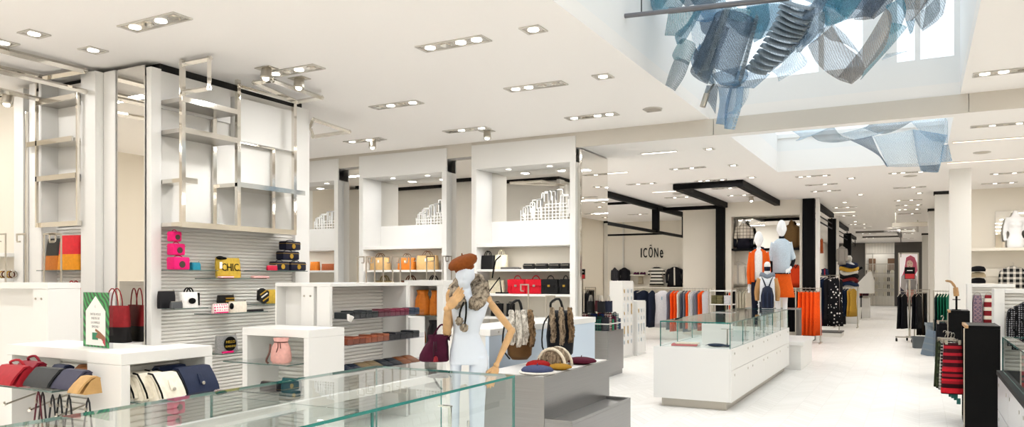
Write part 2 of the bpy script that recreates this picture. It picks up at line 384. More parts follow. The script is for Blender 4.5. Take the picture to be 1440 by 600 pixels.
for px, py, lab in ((48, 47, 'single square recessed lamp nearest the entrance corner of the ceiling'), (131, 70, 'single square recessed lamp above the full height mirror'), (5, 60, 'single square recessed lamp above the corner display frame'),
                    (750, 41, 'single square recessed lamp by the skylight, closest to the camera'), (848, 107, 'single square recessed lamp halfway along the skylight edge'), (917, 154, 'single square recessed lamp near the beam and skylight corner')):
    place(SMALL, px, py, ZF, lab, 'single recessed lamps in the high ceiling')
def gimbal(px, py, zc, label):
    p = on_z(px, py, zc-.001); t = thing('ceiling_spot', label, 'spotlight', p)
    MB().box(-.1, .1, -.07, .07, -.008, 0).build('plate', NICKEL, t)
    b = MB().cyl((0, 0, -.009), (.02, -.03, -.11), .052, .058, 16).build('lamp_head', NICKEL, t, smooth='auto'); MB().cyl((.0205, -.031, -.111), (.022, -.033, -.114), .034).build('lamp', LAMP, b)
for px, py, lab in ((375, 96, 'adjustable ceiling spot at the near end of the lamp row over the ribbed display'), (421, 110, 'adjustable ceiling spot in front of the lamp row over the ribbed display'), (524, 198, 'adjustable ceiling spot above the tan bags bay'),
                    (685, 184, 'adjustable ceiling spot above the red satchels bay'), (12, 133, 'adjustable ceiling spot by the side wall display')):
    gimbal(px, py, ZF if px > 20 else 3.45, lab)
gimbal(1056, 276, ZB, 'adjustable spot inside the black ceiling frame in the rear')
bl = [(967, 236), (902, 258), (1000, 253), (1022, 264), (1042, 274), (953, 277), (1143, 247), (1155, 259), (1161, 268), (1405, 175), (1276, 242), (1279, 263), (1277, 281), (1278, 288), (1277, 294), (1279, 300), (1276, 318), (1276, 322), (1275, 328), (1275, 335),
      (1188, 291), (1190, 303), (1206, 315), (1213, 320), (1221, 328), (1221, 334), (887, 285), (897, 301), (1420, 243), (1405, 257)]
for i, (px, py) in enumerate(bl):
    p = on_z(px, py, ZB); dist = '%.1f metres beyond the beam' % (p.y-10.3)
    zone = 'over the lettered wall passage' if px < 1100 else ('over the black portals' if px < 1240 else 'over the aisle')
    place(REAR[i % 4], px, py, ZB, 'lamp row %s, %s' % (zone, dist), 'recessed lamp rows in the rear ceiling')
for px, py in ((997, 209), (1031, 232), (1057, 249), (1197, 250), (1210, 273), (1188, 284), (1293, 271), (1203, 311)):
    p = on_z(px, py, ZB); place(RSMALL, px, py, ZB, 'single rear lamp %.1f metres beyond the beam' % (p.y-10.3), 'single recessed lamps in the rear ceiling')
# slim lit strips
def strip(px0, py0, px1, py1, zc, label, mat=STRIP, wd=.07):
    a = on_z(px0, py0, zc-.002); b = on_z(px1, py1, zc-.002); L = b.x-a.x; t = thing('strip_light', label, 'light', ((a.x+b.x)/2, (a.y+b.y)/2, zc-.001), 0, 'slim lit strips in the rear ceiling')
    rim(L+.02, wd+.02, .01, .01).build('trim_frame', TRIM, t); MB().box(-L/2, L/2, -wd/2, wd/2, -.008, -.001).build('diffuser', mat, t)
strip(903, 216, 951, 212, ZB, 'long lit ceiling strip just beyond the mirrored pillar'); strip(856, 244, 881, 241, ZB, 'short lit ceiling strip touching the mirrored pillar'); strip(918, 270, 951, 268, ZB, 'lit ceiling strip over the black overhead frame')
strip(1172, 299, 1202, 297, ZB, 'lit ceiling strip over the second black portal'); strip(1264, 315, 1288, 314, ZB, 'lit ceiling strip far down the aisle'); strip(1265, 325, 1287, 324, ZB, 'thin lit ceiling strip at the aisle end', wd=.12)
strip(1340, 200, 1470, 190, ZB, 'warm lit ceiling strip by the rear skylight, the one nearer the beam', WARMSTRIP, .06); strip(1332, 230, 1470, 219, ZB, 'warm lit ceiling strip over the white column', WARMSTRIP, .06)
def vent(px, py, zc, lab):
    p = on_z(px, py, zc-.001); t = thing('ceiling_speaker', lab, 'speaker', p, 0, 'round ceiling speakers'); MB().lathe([(.12, 0), (.12, -.008), (.1, -.012)], n=20).build('rim', TRIM, t); MB().cyl((0, 0, -.006), (0, 0, -.013), .098, n=20).build('grille', NICKEL, t)
vent(1381, 214, ZB, 'round ceiling speaker between the two warm lit strips'); vent(1280, 247, ZB, 'round ceiling speaker over the aisle'); vent(953, 272, ZB, 'round ceiling speaker by the black overhead frame'); vent(918, 153, ZF, 'round ceiling speaker by the beam')
# ================================================================= BLACK FRAMES UNDER THE REAR CEILING
def beamgroup(name, label, bars, mat=BLACK):
    t = thing(name, label, 'frame', bars[0][1])
    for nm, a, b, w in bars:
        a = Vector(a)-t.location; b = Vector(b)-t.location; m = MB(); d = (b-a)
        ax = max(range(3), key=lambda i: abs(d[i])); lo = [min(a[i], b[i])-w/2 for i in range(3)]; hi = [max(a[i], b[i])+w/2 for i in range(3)]
        lo[ax] = min(a[ax], b[ax]); hi[ax] = max(a[ax], b[ax])
        m.box(lo[0], hi[0], lo[1], hi[1], lo[2], hi[2]).build(nm, mat, t)
    return t
z1 = ZB-.07
beamgroup('overhead_frame', 'flat black rectangular frame under the ceiling joined to the black post', [('beam', (-4.36, 15.2, z1), (-4.36, 19.55, z1), .13), ('beam', (-4.43, 15.2, z1), (-3.1, 15.2, z1), .11), ('beam', (-3.1, 15.14, z1), (-3.1, 19.85, z1), .13), ('beam', (-4.3, 19.8, z1), (-3.1, 19.8, z1), .11),
    ('post', (-4.49, 19.62, 0), (-4.49, 19.62, ZB-.005), .2)])
beamgroup('black_truss', 'long black open frame hanging under the ceiling in front of the lettered wall', [('beam', (-6.1, 14.5, z1), (-6.1, 24.0, z1), .12), ('beam', (-6.1, 14.5, 2.72), (-6.1, 24.0, 2.72), .07), ('upright', (-6.1, 14.55, 2.7), (-6.1, 14.55, z1), .1), ('upright', (-6.1, 19.3, 2.7), (-6.1, 19.3, z1), .16), ('upright', (-6.1, 21.9, 2.7), (-6.1, 21.9, z1), .06), ('post', (-6.1, 24.1, 0), (-6.1, 24.1, ZB-.005), .18)])
for y, zz in ((16.8, z1), (19.35, z1), (19.35, 3.0), (21.9, 2.72)):
    pass
beamgroup('black_rail', 'thin black rail under the ceiling crossing the truss towards the handbag wall', [('beam', (-11.5, 17.8, 3.36), (-6.2, 17.8, 3.36), .06)])
beamgroup('black_rail', 'thin black rail hung lower, crossing behind the truss middle upright', [('beam', (-11.5, 20.2, 2.72), (-6.2, 20.2, 2.72), .05), ('hanger', (-11.4, 20.2, 2.75), (-11.4, 20.2, ZB), .03)])
beamgroup('black_rail', 'thin black rail between the truss and the black post', [('beam', (-6.0, 19.62, 3.33), (-4.6, 19.62, 3.33), .09)])
beamgroup('black_rail', 'thin black rail below the ceiling near the lettered wall top', [('beam', (-6.0, 23.4, 3.3), (-4.6, 23.4, 3.3), .07)])
# portals along the aisle
def portal(y, y2, label, w=.26, x=-2.36):
    beamgroup('black_portal', label, [('post', (x, y, 0), (x, y, ZB-.005), w), ('beam', (x+.07, y+w/2+.01, z1), (x+.07, y2, z1), .12), ('hanger', (x+.07, y2-.02, 2.95), (x+.07, y2-.02, z1-.07), .03), ('rail', (x+.07, y+w/2+.01, 2.97), (x+.07, y2-.04, 2.97), .03), ('rail', (x+.07, y+w/2+.01, 3.12), (x+.07, y2-.04, 3.12), .025)])
portal(19.6, 24.3, 'first black portal post and beam beside the orange skirts'); portal(26.6, 31.5, 'second black portal post and beam down the aisle', .24, -2.5)
portal(35.5, 38.8, 'third black portal post and beam near the aisle end', .3, -2.72)
struct(MB().box(-2.2, -2.12, 19.5, 19.7, 0, ZB).build('trim_portal', PAINT)); struct(MB().box(-2.37, -2.3, 26.5, 26.7, 0, ZB).build('trim_portal', PAINT))
beamgroup('overhead_frame', 'dark slim rectangular frame hung over the far end of the aisle', [('beam', (-2.2, 32.5, 3.3), (-.7, 32.5, 3.3), .07), ('beam', (-.7, 32.5, 3.3), (-.7, 36.5, 3.3), .12), ('beam', (-2.2, 36.5, 3.3), (-.7, 36.5, 3.3), .07), ('hanger', (-.7, 36.5, 2.4), (-.7, 36.5, 3.26), .03)], DGREY)
beamgroup('overhead_frame', 'grey bar and short arm hanging from the ceiling beside the white columns', [('beam', (-.68, 24.2, 3.02), (.2, 24.2, 3.02), .12), ('arm', (-.05, 24.27, 3.06), (-.05, 28.5, 3.06), .06), ('hanger', (-.05, 28.4, 3.1), (-.05, 28.4, ZB), .03), ('hanger', (-.6, 24.2, 3.08), (-.6, 24.2, ZB), .015)], NICKEL)
for i, (x, y) in enumerate(((.30, 19.3), (.22, 24.0), (.10, 37.0))):
    struct(MB().box(x-.02, .6, y-.02, y+.25, 3.36, 3.43).build('trim_column_cap', GAP))
# ================================================================= HANGING MESH SCULPTURES
TEAL = meshcloth('mesh_teal', '#6aa7ba', '#3f7f9a', .55); BLUE = meshcloth('mesh_blue', '#8fb5d0', '#5288b3', .45); SLATE = meshcloth('mesh_slate', '#7d8a97', '#566a82', .62)
TAUPE = meshcloth('mesh_taupe', '#a89a8d', '#8f8985', .58); SAGE = meshcloth('mesh_sage', '#9ab8ba', '#7aa5b0', .52); PALE = meshcloth('mesh_pale', '#d3dde4', '#b9cddb', .36); SILVER = meshcloth('mesh_silver', '#97a3ac', '#6c7b87', .9); GREYM = meshcloth('mesh_grey', '#9da3a5', '#85929b', .52)
def spl(P, n):
    """smooth curve through points"""
    P = [Vector(p) for p in P]; out = []
    if len(P) < 3: return [P[0].lerp(P[-1], i/(n-1)) for i in range(n)]
    Q = [2*P[0]-P[1]]+P+[2*P[-1]-P[-2]]; N = len(P)-1
    for i in range(n):
        s = i/(n-1)*N; k = min(int(s), N-1); t = s-k; a, b, c, d = Q[k], Q[k+1], Q[k+2], Q[k+3]
        out.append(.5*((2*b)+(c-a)*t+(2*a-5*b+4*c-d)*t*t+(3*b-a-3*c+d)*t**3))
    return out
def drape(edgeA, edgeB, n=18, k=12, bulge=.12, folds=0, amp=.03, dirv=(.3, -.9, -.2)):
    A = spl(edgeA, n); B = spl(edgeB, n); dv = Vector(dirv).normalized(); rows = []
    for i in range(n):
        r = []
        for j in range(k):
            s = j/(k-1); p = A[i].lerp(B[i], s)+dv*(bulge*sin(pi*s)+(amp*sin(2*pi*folds*s+i*.25) if folds else 0)); r.append(p)
        rows.append(r)
    return MB().grid(rows)
sc1 = thing('hanging_sculpture', 'large blue and taupe wire mesh sculpture hanging in the big skylight', 'sculpture', (-1.0, 8.4, 4.2))
def T1(px, py, t): return on_t(px, py, t)-sc1.location
def T1s(l): return [T1(*p) for p in l]
def sheet(mat, a, b, **kw):
    return drape(T1s(a), T1s(b), **kw).build('mesh_sheet', mat, sc1, smooth=True, mods=(SOL(.006),))
sheet(SAGE, [(941, 10, 8.2), (938, 30, 8.0), (935, 50, 8.0)], [(978, 14, 8.1), (972, 34, 7.9), (958, 52, 7.8)], bulge=.06)
sheet(TEAL, [(978, 14, 8.1), (965, 34, 7.9), (950, 48, 7.9), (952, 62, 7.9)], [(988, 12, 7.7), (976, 36, 7.7), (964, 56, 7.7), (958, 62, 7.8)], bulge=.05)
sheet(SAGE, [(955, 58, 8.0), (946, 76, 8.0), (948, 84, 8.0)], [(962, 54, 7.7), (978, 64, 7.7), (968, 92, 7.8)], bulge=.12)
sheet(GREYM, [(950, 80, 8.0), (942, 100, 7.9), (936, 120, 7.9)], [(970, 88, 7.7), (962, 108, 7.7), (949, 128, 7.8)], bulge=.1)
sheet(TEAL, [(880, -30, 8.6), (884, 0, 8.5), (902, 14, 8.4)], [(960, -30, 8.0), (945, -8, 8.0), (930, 12, 8.1)], bulge=.1)
sheet(TEAL, [(905, -30, 8.2), (908, 0, 8.1), (918, 16, 8.1), (940, 14, 8.0)], [(975, -30, 7.6), (965, -4, 7.6), (958, 10, 7.7), (952, 13, 7.8)], bulge=.15)
sheet(SLATE, [(945, -30, 8.0), (952, -6, 8.0), (965, 10, 8.0)], [(1035, -30, 7.4), (1020, -4, 7.5), (985, 11, 7.7)], bulge=.2)
sheet(BLUE, [(975, 16, 8.3), (978, 28, 8.2), (995, 31, 8.1), (1012, 24, 8.0)], [(980, 8, 7.8), (990, 12, 7.7), (1005, 12, 7.7), (1018, 8, 7.7)], bulge=.1)
sheet(PALE, [(972, 30, 8.8), (974, 55, 8.8), (985, 72, 8.8)], [(1000, 28, 8.6), (1002, 50, 8.6), (1010, 75, 8.6)], bulge=.1)
sheet(SLATE, [(984, 30, 8.4), (988, 45, 8.4), (1000, 52, 8.4)], [(1016, 16, 8.0), (1010, 34, 8.1), (1003, 54, 8.2)], bulge=.1)
# the great scroll
def scroll(mat, c0, c1, r0, r1, a0, a1, n=22, k=16):
    P0, P1 = T1(*c0), T1(*c1); ax = (P1-P0).normalized(); s = ax.cross(Vector((0, 1, 0))).normalized(); u = s.cross(ax); rows = []
    for i in range(n):
        t = i/(n-1); c = P0.lerp(P1, t); r = r0+(r1-r0)*t; rows.append([c+r*(1+.08*j/k)*(cos(a0+(a1-a0)*j/(k-1))*s+sin(a0+(a1-a0)*j/(k-1))*u) for j in range(k)])
    return MB().grid(rows).build('mesh_scroll', mat, sc1, smooth=True, mods=(SOL(.006),))
scroll(GREYM, (1042, 20, 7.4), (1012, 112, 7.4), .17, .21, radians(-20), radians(250))
scroll(SLATE, (1036, 30, 7.5), (1006, 110, 7.5), .215, .25, radians(120), radians(330))
sheet(BLUE, [(992, 55, 8.0), (972, 80, 8.0), (978, 104, 7.9)], [(1010, 60, 7.7), (1002, 95, 7.6), (1005, 120, 7.6)], bulge=.12)
for k in range(6):
    x = 978+k*5.5; sheet(BLUE if k % 2 else SLATE, [(x, 66-k % 2*5, 7.8), (x-3, 82, 7.8)], [(x+7, 80, 7.6), (x+3, 96, 7.6)], n=6, k=5, bulge=.03)
sheet(TEAL, [(1020, 14, 8.3), (1022, 30, 8.2), (1040, 48, 8.2)], [(1080, 4, 7.9), (1082, 30, 7.9), (1070, 55, 8.0)], bulge=-.12)
sheet(TEAL, [(1050, 10, 8.0), (1058, 34, 8.0), (1060, 60, 8.0)], [(1100, 6, 7.7), (1098, 24, 7.7), (1080, 50, 7.8)], bulge=.12)
sheet(BLUE, [(1000, 104, 7.7), (1012, 118, 7.6), (1030, 122, 7.6)], [(1048, 92, 7.5), (1052, 106, 7.4), (1046, 116, 7.4)], bulge=.18)
sheet(BLUE, [(1035, 100, 7.8), (1030, 124, 7.7)], [(1083, 104, 7.5), (1060, 124, 7.5)], bulge=.1, folds=2, amp=.02)
# hanging tails under the scroll
sheet(BLUE, [(1010, 122, 7.6), (1012, 145, 7.6), (1007, 174, 7.6)], [(1030, 122, 7.4), (1024, 150, 7.4), (1020, 176, 7.4)], bulge=.08)
sheet(BLUE, [(1026, 124, 7.5), (1020, 150, 7.5), (1019, 181, 7.5)], [(1046, 122, 7.3), (1042, 150, 7.3), (1033, 182, 7.3)], bulge=.1, folds=1, amp=.02)
sheet(PALE, [(1036, 122, 7.6), (1034, 150, 7.6), (1024, 160, 7.6)], [(1054, 122, 7.4), (1050, 140, 7.4), (1036, 160, 7.4)], bulge=.06)
sheet(SLATE, [(994, 120, 7.8), (990, 134, 7.8)], [(1010, 121, 7.6), (1006, 160, 7.6)], n=10, bulge=.05)
# pleated fan
fan0, fan1 = [(1100, 2, 7.3), (1095, 26, 7.3), (1082, 48, 7.3), (1068, 72, 7.4), (1052, 94, 7.5)], [(1146, 14, 6.9), (1136, 42, 6.9), (1126, 58, 7.0), (1104, 84, 7.2), (1080, 104, 7.4)]
NB = 13; A = spl(T1s(fan0), NB); B = spl(T1s(fan1), NB)
PLT = meshcloth('mesh_pleat', '#b3bec6', '#8896a2', 1.2)
for i in range(NB):
    s_ = i/(NB-1); sag = .03*(1-.4*s_); dp = .17*(1-.45*s_); rows = []
    for j in range(9):
        u = j/8; c_ = A[i].lerp(B[i], u); w_ = sin(pi*min(1, .15+u*.85))**.7; dn = -.02*sin(pi*u)
        rows.append([c_+Vector((.02, .05, .035+dn)), c_+Vector((.0, -dp*.45*w_, .02-sag*.2*w_+dn)), c_+Vector((-.02, -dp*w_, -sag*w_-.01+dn))])
    MB().grid(rows).build('pleat', PLT, sc1, smooth=True, mods=(SOL(.004),))
MB().grid([[A[i]+Vector((.02, .09, .05)), A[i].lerp(B[i], .5)+Vector((0, .12, .04)), B[i]+Vector((0, .08, .03))] for i in range(NB)]).build('pleat_gap_darkener', SLATE, sc1, smooth=True, mods=(SOL(.004),))  # dark sheet added behind the pleats to dim the bright gaps
sheet(SLATE, [(1125, 20, 7.1), (1140, 8, 7.1), (1160, -20, 7.1)], [(1128, 30, 6.8), (1150, 20, 6.8), (1164, 0, 6.8)], bulge=.1)
sheet(GREYM, [(1118, 30, 7.4), (1120, 50, 7.4), (1120, 74, 7.4)], [(1160, 16, 7.1), (1156, 40, 7.1), (1124, 74, 7.2)], bulge=.15)
sheet(PALE, [(1108, 62, 7.2), (1100, 90, 7.2), (1085, 100, 7.2)], [(1122, 70, 7.0), (1134, 90, 7.0), (1095, 114, 7.0)], bulge=.1)
sheet(BLUE, [(1112, 40, 7.4), (1130, 44, 7.4)], [(1110, 78, 7.2), (1142, 50, 7.2)], bulge=.05)
# upper cloud of sheets and the big taupe V
sheet(TEAL, [(1150, -30, 7.6), (1156, 10, 7.6), (1162, 38, 7.6)], [(1230, -30, 7.2), (1205, 10, 7.2), (1190, 28, 7.3)], bulge=.15)
sheet(SLATE, [(1170, -30, 7.9), (1175, 10, 7.9), (1192, 27, 7.9)], [(1262, -30, 7.4), (1254, 4, 7.4), (1228, 27, 7.5)], bulge=.2)
sheet(TAUPE, [(1228, 26, 7.4), (1240, 8, 7.4), (1262, -16, 7.4)], [(1200, 27, 7.7), (1215, 10, 7.7), (1235, -20, 7.7)], bulge=-.1)
sheet(TAUPE, [(1246, 12, 6.9), (1216, 62, 6.8), (1182, 105, 6.8), (1178, 108, 6.8)], [(1254, 30, 6.6), (1244, 66, 6.5), (1214, 100, 6.5), (1196, 117, 6.5)], bulge=.06)
sheet(TAUPE, [(1136, 64, 7.2), (1150, 90, 7.0), (1176, 110, 6.9), (1198, 118, 6.8)], [(1170, 36, 7.0), (1186, 62, 6.9), (1208, 80, 6.8), (1216, 96, 6.7)], bulge=.1)
sheet(GREYM, [(1152, 42, 7.4), (1168, 56, 7.3), (1182, 58, 7.2)], [(1172, 34, 7.2), (1190, 50, 7.1), (1213, 80, 7.0)], bulge=.05)
sheet(SAGE, [(1254, 32, 7.0), (1240, 62, 6.9), (1212, 104, 6.8)], [(1276, 38, 6.8), (1252, 66, 6.7), (1210, 112, 6.6)], bulge=.04)
sheet(TEAL, [(1246, 8, 7.2), (1250, 30, 7.1), (1250, 50, 7.1)], [(1270, -4, 7.0), (1274, 16, 7.0), (1266, 40, 7.0)], bulge=.08)
sheet(TAUPE, [(1270, -20, 7.4), (1270, 10, 7.3), (1274, 30, 7.2)], [(1312, -20, 7.1), (1300, 8, 7.1), (1280, 30, 7.1)], bulge=.14)
sheet(GREYM, [(1285, 24, 7.3), (1296, 42, 7.3)], [(1320, -8, 7.1), (1322, 14, 7.1)], bulge=.1, n=8)
sheet(GREYM, [(1300, -20, 7.6), (1302, 10, 7.5), (1297, 44, 7.5)], [(1332, -20, 7.3), (1330, 2, 7.3), (1326, 20, 7.3)], bulge=.1)
sheet(TEAL, [(1274, 30, 7.1), (1280, 48, 7.1)], [(1287, 27, 7.0), (1284, 42, 7.0)], n=5, k=4, bulge=.02)
sheet(PALE, [(1240, 84, 7.6), (1262, 76, 7.6)], [(1246, 76, 7.4), (1276, 72, 7.4)], n=6, k=4, bulge=.02)
for mt_, A_, B_, bl in ((TEAL, [(960, -30, 8.3), (972, 0, 8.2), (990, 26, 8.2)], [(1010, -30, 8.0), (1020, 0, 8.0), (1022, 20, 8.0)], .15), (BLUE, [(1040, -30, 8.4), (1050, 10, 8.4), (1046, 50, 8.3)], [(1110, -30, 8.0), (1112, 10, 8.0), (1092, 44, 8.0)], .2), (TEAL, [(1100, -40, 8.2), (1120, -8, 8.1), (1150, 8, 8.0)], [(1170, -40, 7.8), (1185, -4, 7.7), (1180, 20, 7.7)], .15),
    (SLATE, [(1130, -40, 8.6), (1150, -5, 8.5), (1180, 14, 8.4)], [(1230, -40, 8.2), (1245, -4, 8.1), (1226, 20, 8.1)], .2), (TEAL, [(1150, 26, 7.6), (1165, 36, 7.5), (1184, 30, 7.5)], [(1160, 4, 7.4), (1180, 12, 7.3), (1200, 10, 7.3)], .08), (GREYM, [(1236, -40, 8.3), (1252, -10, 8.2), (1270, 14, 8.2)], [(1300, -40, 8.0), (1310, -10, 7.9), (1296, 18, 7.9)], .15), (BLUE, [(1112, 20, 8.2), (1130, 40, 8.2), (1128, 66, 8.1)], [(1152, 0, 7.9), (1166, 24, 7.9), (1150, 56, 7.9)], .12), (SAGE, [(1018, 20, 7.9), (1030, 30, 7.9), (1048, 30, 7.9)], [(1024, 4, 7.6), (1040, 12, 7.6), (1056, 14, 7.6)], .15)):
    sheet(mt_, A_, B_, bulge=bl)
a, b = T1(874, 23, 7.3), T1(1110, -3, 7.0)
tb = MB().cyl(a, a.lerp(b, .29), .022, n=12).cyl(a.lerp(b, .285), b, .027, n=12).build('metal_pole', pbr('pole_grey', '#6f6f73', .42, .6), sc1, smooth='auto')
MB().tube([T1(902, 20, 7.26), T1(902, -40, 7.26)], .006, 6).build('suspension_cord', BLACK, tb)
MB().tube([T1(994, 132, 7.6), T1(988, 150, 7.6)], .03, 10).tube([T1(1004, 118, 7.6), T1(990, 140, 7.6)], .012, 6).build('clamp', NICKEL, sc1)
for px, py, t in ((950, 5, 7.9), (1060, 0, 7.6), (1180, 0, 7.2), (1290, -10, 7.2)):
    p = T1(px, py, t); MB().tube([p, (p.x, p.y, 6.5-sc1.location.z)], .003, 5).build('suspension_wire', NICKEL, sc1)
# second sculpture in the rear skylight
sc2 = thing('hanging_sculpture', 'smaller pale blue wire mesh sculpture hanging in the rear skylight', 'sculpture', (-.5, 12.2, 3.7))
def T2s(l): return [on_t(*p)-sc2.location for p in l]
def sheet2(mat, a, b, **kw): return drape(T2s(a), T2s(b), **kw).build('mesh_sheet', mat, sc2, smooth=True, mods=(SOL(.006),))
MISTM = meshcloth('mesh_mist', '#cbd9e3', '#b4cbdb', .32); BLUED = meshcloth('mesh_denim', '#a0bcd2', '#83a7c3', .5)
sheet2(MISTM, [(1112, 183, 11.6), (1125, 192, 11.6), (1119, 198, 11.6)], [(1172, 174, 11.3), (1160, 184, 11.3), (1140, 190, 11.4)], bulge=.1)
sheet2(GREYM, [(1140, 190, 11.6), (1152, 198, 11.5), (1175, 200, 11.4), (1196, 197, 11.3)], [(1172, 176, 11.3), (1178, 186, 11.3), (1186, 192, 11.2), (1200, 196, 11.2)], bulge=.08)
sheet2(SLATE, [(1196, 197, 11.5), (1215, 206, 11.4), (1236, 219, 11.3), (1247, 234, 11.2)], [(1226, 191, 11.3), (1232, 205, 11.2), (1238, 218, 11.2), (1248, 234, 11.1)], bulge=.05)
sheet2(MISTM, [(1180, 188, 11.8), (1205, 196, 11.7), (1226, 191, 11.6)], [(1218, 178, 11.3), (1235, 186, 11.3), (1248, 182, 11.3)], bulge=.1)
sheet2(GREYM, [(1214, 180, 11.9), (1240, 188, 11.8), (1262, 182, 11.7), (1280, 172, 11.6)], [(1226, 170, 11.5), (1245, 172, 11.5), (1262, 170, 11.5), (1282, 166, 11.5)], bulge=.1)
sheet2(PALE, [(1228, 192, 11.2), (1240, 215, 11.1), (1248, 234, 11.1)], [(1284, 182, 11.0), (1287, 210, 10.9), (1293, 234, 10.9)], bulge=.08)
sheet2(BLUED, [(1284, 182, 11.0), (1287, 210, 10.9), (1293, 234, 10.9), (1296, 241, 10.9)], [(1332, 190, 10.8), (1326, 206, 10.7), (1322, 232, 10.7), (1320, 242, 10.7)], bulge=.1, folds=1, amp=.02)
sheet2(MISTM, [(1280, 170, 11.3), (1300, 190, 11.2), (1312, 198, 11.1)], [(1330, 166, 11.0), (1338, 186, 10.9), (1336, 202, 10.9)], bulge=.12)
sheet2(BLUED, [(1326, 204, 11.0), (1322, 228, 11.0)], [(1333, 202, 10.9), (1339, 226, 10.9)], n=8, bulge=.06)
sheet2(SLATE, [(1293, 233, 10.85), (1297, 241, 10.8)], [(1322, 231, 10.65), (1319, 241, 10.65)], n=5, bulge=.04)
for px, py, t in ((1160, 185, 11.3), (1262, 175, 11.4), (1320, 180, 10.9)):
    p = on_t(px, py, t)-sc2.location; MB().tube([p, (p.x, p.y, 4.1-sc2.location.z)], .003, 5).build('suspension_wire', NICKEL, sc2)
for r_ in ROWS+REAR+[SMALL, RSMALL]:
    for ch in list(r_.children): bpy.data.objects.remove(ch)
    bpy.data.objects.remove(r_)
# ================================================================= WALL DISPLAYS (left)
def glass_shelf(parent, x0, x1, y0, y1, z, name='glass_shelf'):
    return pane(name, parent, x0, x1, y0, y1, z-.008, z)
# ---- A: ribbed wall facing the aisle (x = -6.64), local x runs along +y of the room, local -y points to the aisle
AY0 = 4.86
tA = thing('ribbed_display', 'tall white ribbed wall display with colourful pouches on glass shelves', 'display', (-6.64, AY0, 0), pi/2)
W = 2.19
rbox('side_panel', WHITE, tA, 0, .115, 0, .075, 0, 3.58); rbox('side_panel', WHITE, tA, W-.24, W, 0, .075, 0, 3.58)
rbox('back_panel', PAINT, tA, .116, W-.241, .062, .075, 2.05, 3.58, 0)
slats(.116, W-.241, .02, 2.05, .062, .036).build('ribbed_panel', PAINT, tA)
m = MB().box(.2, .9, .045, .061, 3.15, 3.55)
rbox('fascia_panel', WHITE, tA, .118, 1.0, .03, .061, 3.2, 3.57); rbox('fascia_panel', WHITE, tA, 1.02, W-.245, -.02, .061, 3.02, 3.5)
# polished frame of uprights, shelves and rails standing in front of the panels
fr = MB().box(.115, 1.66, -.30, -.27, 2.0, 2.055).build('chrome_frame', CHROME, tA)
MB().box(.115, 1.66, -.27, .058, 2.012, 2.05).build('frame_shelf', CHROME, fr)
for x, z0, z1 in ((.115, 2.055, 3.64), (.80, 2.055, 3.6), (1.62, 2.055, 3.55)): MB().box(x, x+.045, -.30, -.262, z0, z1).build('upright', CHROME, fr)
for x, z0, z1 in ((.76, 2.055, 3.26), (1.60, 2.055, 3.1)): MB().box(x, x+.045, .02, .055, z0, z1).build('upright', CHROME, fr)
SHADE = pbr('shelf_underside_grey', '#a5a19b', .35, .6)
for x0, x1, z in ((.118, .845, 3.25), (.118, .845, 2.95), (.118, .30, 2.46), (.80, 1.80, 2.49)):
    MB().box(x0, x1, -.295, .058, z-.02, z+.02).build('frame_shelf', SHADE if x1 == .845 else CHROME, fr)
    MB().box(x0, x1, -.302, -.296, z-.022, z+.03).build('shelf_rail', CHROME, fr)
MB().box(.845, 1.62, .0, .05, 3.0, 3.03).build('shelf_rail', CHROME, fr); MB().box(.845, 1.62, -.3, -.27, 3.52, 3.55).build('shelf_rail', CHROME, fr)
def hoop(name, label, corners, r=.02, mat=None, group=None):
    """rectangular frame of flat polished bar through four corners"""
    m = MB(); P = [Vector(p) for p in corners]
    for i in range(4):
        a, b = P[i], P[(i+1) % 4]; d = (b-a).normalized()*r
        m.tube([a-d, b+d], r*1.3, 4)
    return tag(m.build(name, mat or CHROME), label, 'frame', group)
hoop('chrome_frame_arm', 'upright chrome rectangle jutting from the ribbed wall display under the ceiling', [(-6.37, 5.0, 3.60), (-5.98, 5.0, 3.60), (-5.98, 5.0, 3.32), (-6.37, 5.0, 3.32)])
hoop('chrome_frame_arm', 'flat chrome rectangle under the ceiling over the ribbed wall display', [on_z(358, 116, 3.58), on_z(383, 113, 3.58), on_z(452, 137, 3.58), on_z(418, 143, 3.58)])
hoop('chrome_frame_arm', 'chrome rectangle jutting past the end of the ribbed wall display', [on_z(441, 168, 3.45), on_z(491, 185, 3.45), on_z(440, 192, 3.45), on_z(436, 180, 3.45)])
AS = {}
def a_shelf(i, px0, px1, pyy, w=.20):
    a = on_x(px0, pyy, -6.55); b = on_x(px1, pyy, -6.55); AS[i] = a.z+.002
    glass_shelf(tA, max(a.y-AY0, .118), min(b.y-AY0, W-.242), -w, .04, a.z)
for i, p in enumerate(((226, 297, 379), (286, 365, 391), (355, 428, 380), (226, 283, 434), (285, 367, 441), (352, 400, 427.5), (303, 362, 497))): a_shelf(i, *p)
# ---- mirror between the white return and the ribbed wall
tag(rbox('mirror_panel', MIRROR, None, -7.33, -6.72, 4.84, 4.852, 0, 3.6, 0), 'full height mirror beside the ribbed wall display with a red tote reflected', 'mirror')
tag(MB().box(-7.33, -7.15, 4.825, 4.838, 0, 3.6).build('white_panel', WHITE), 'narrow white upright panel overlapping the full height mirror', 'panel')
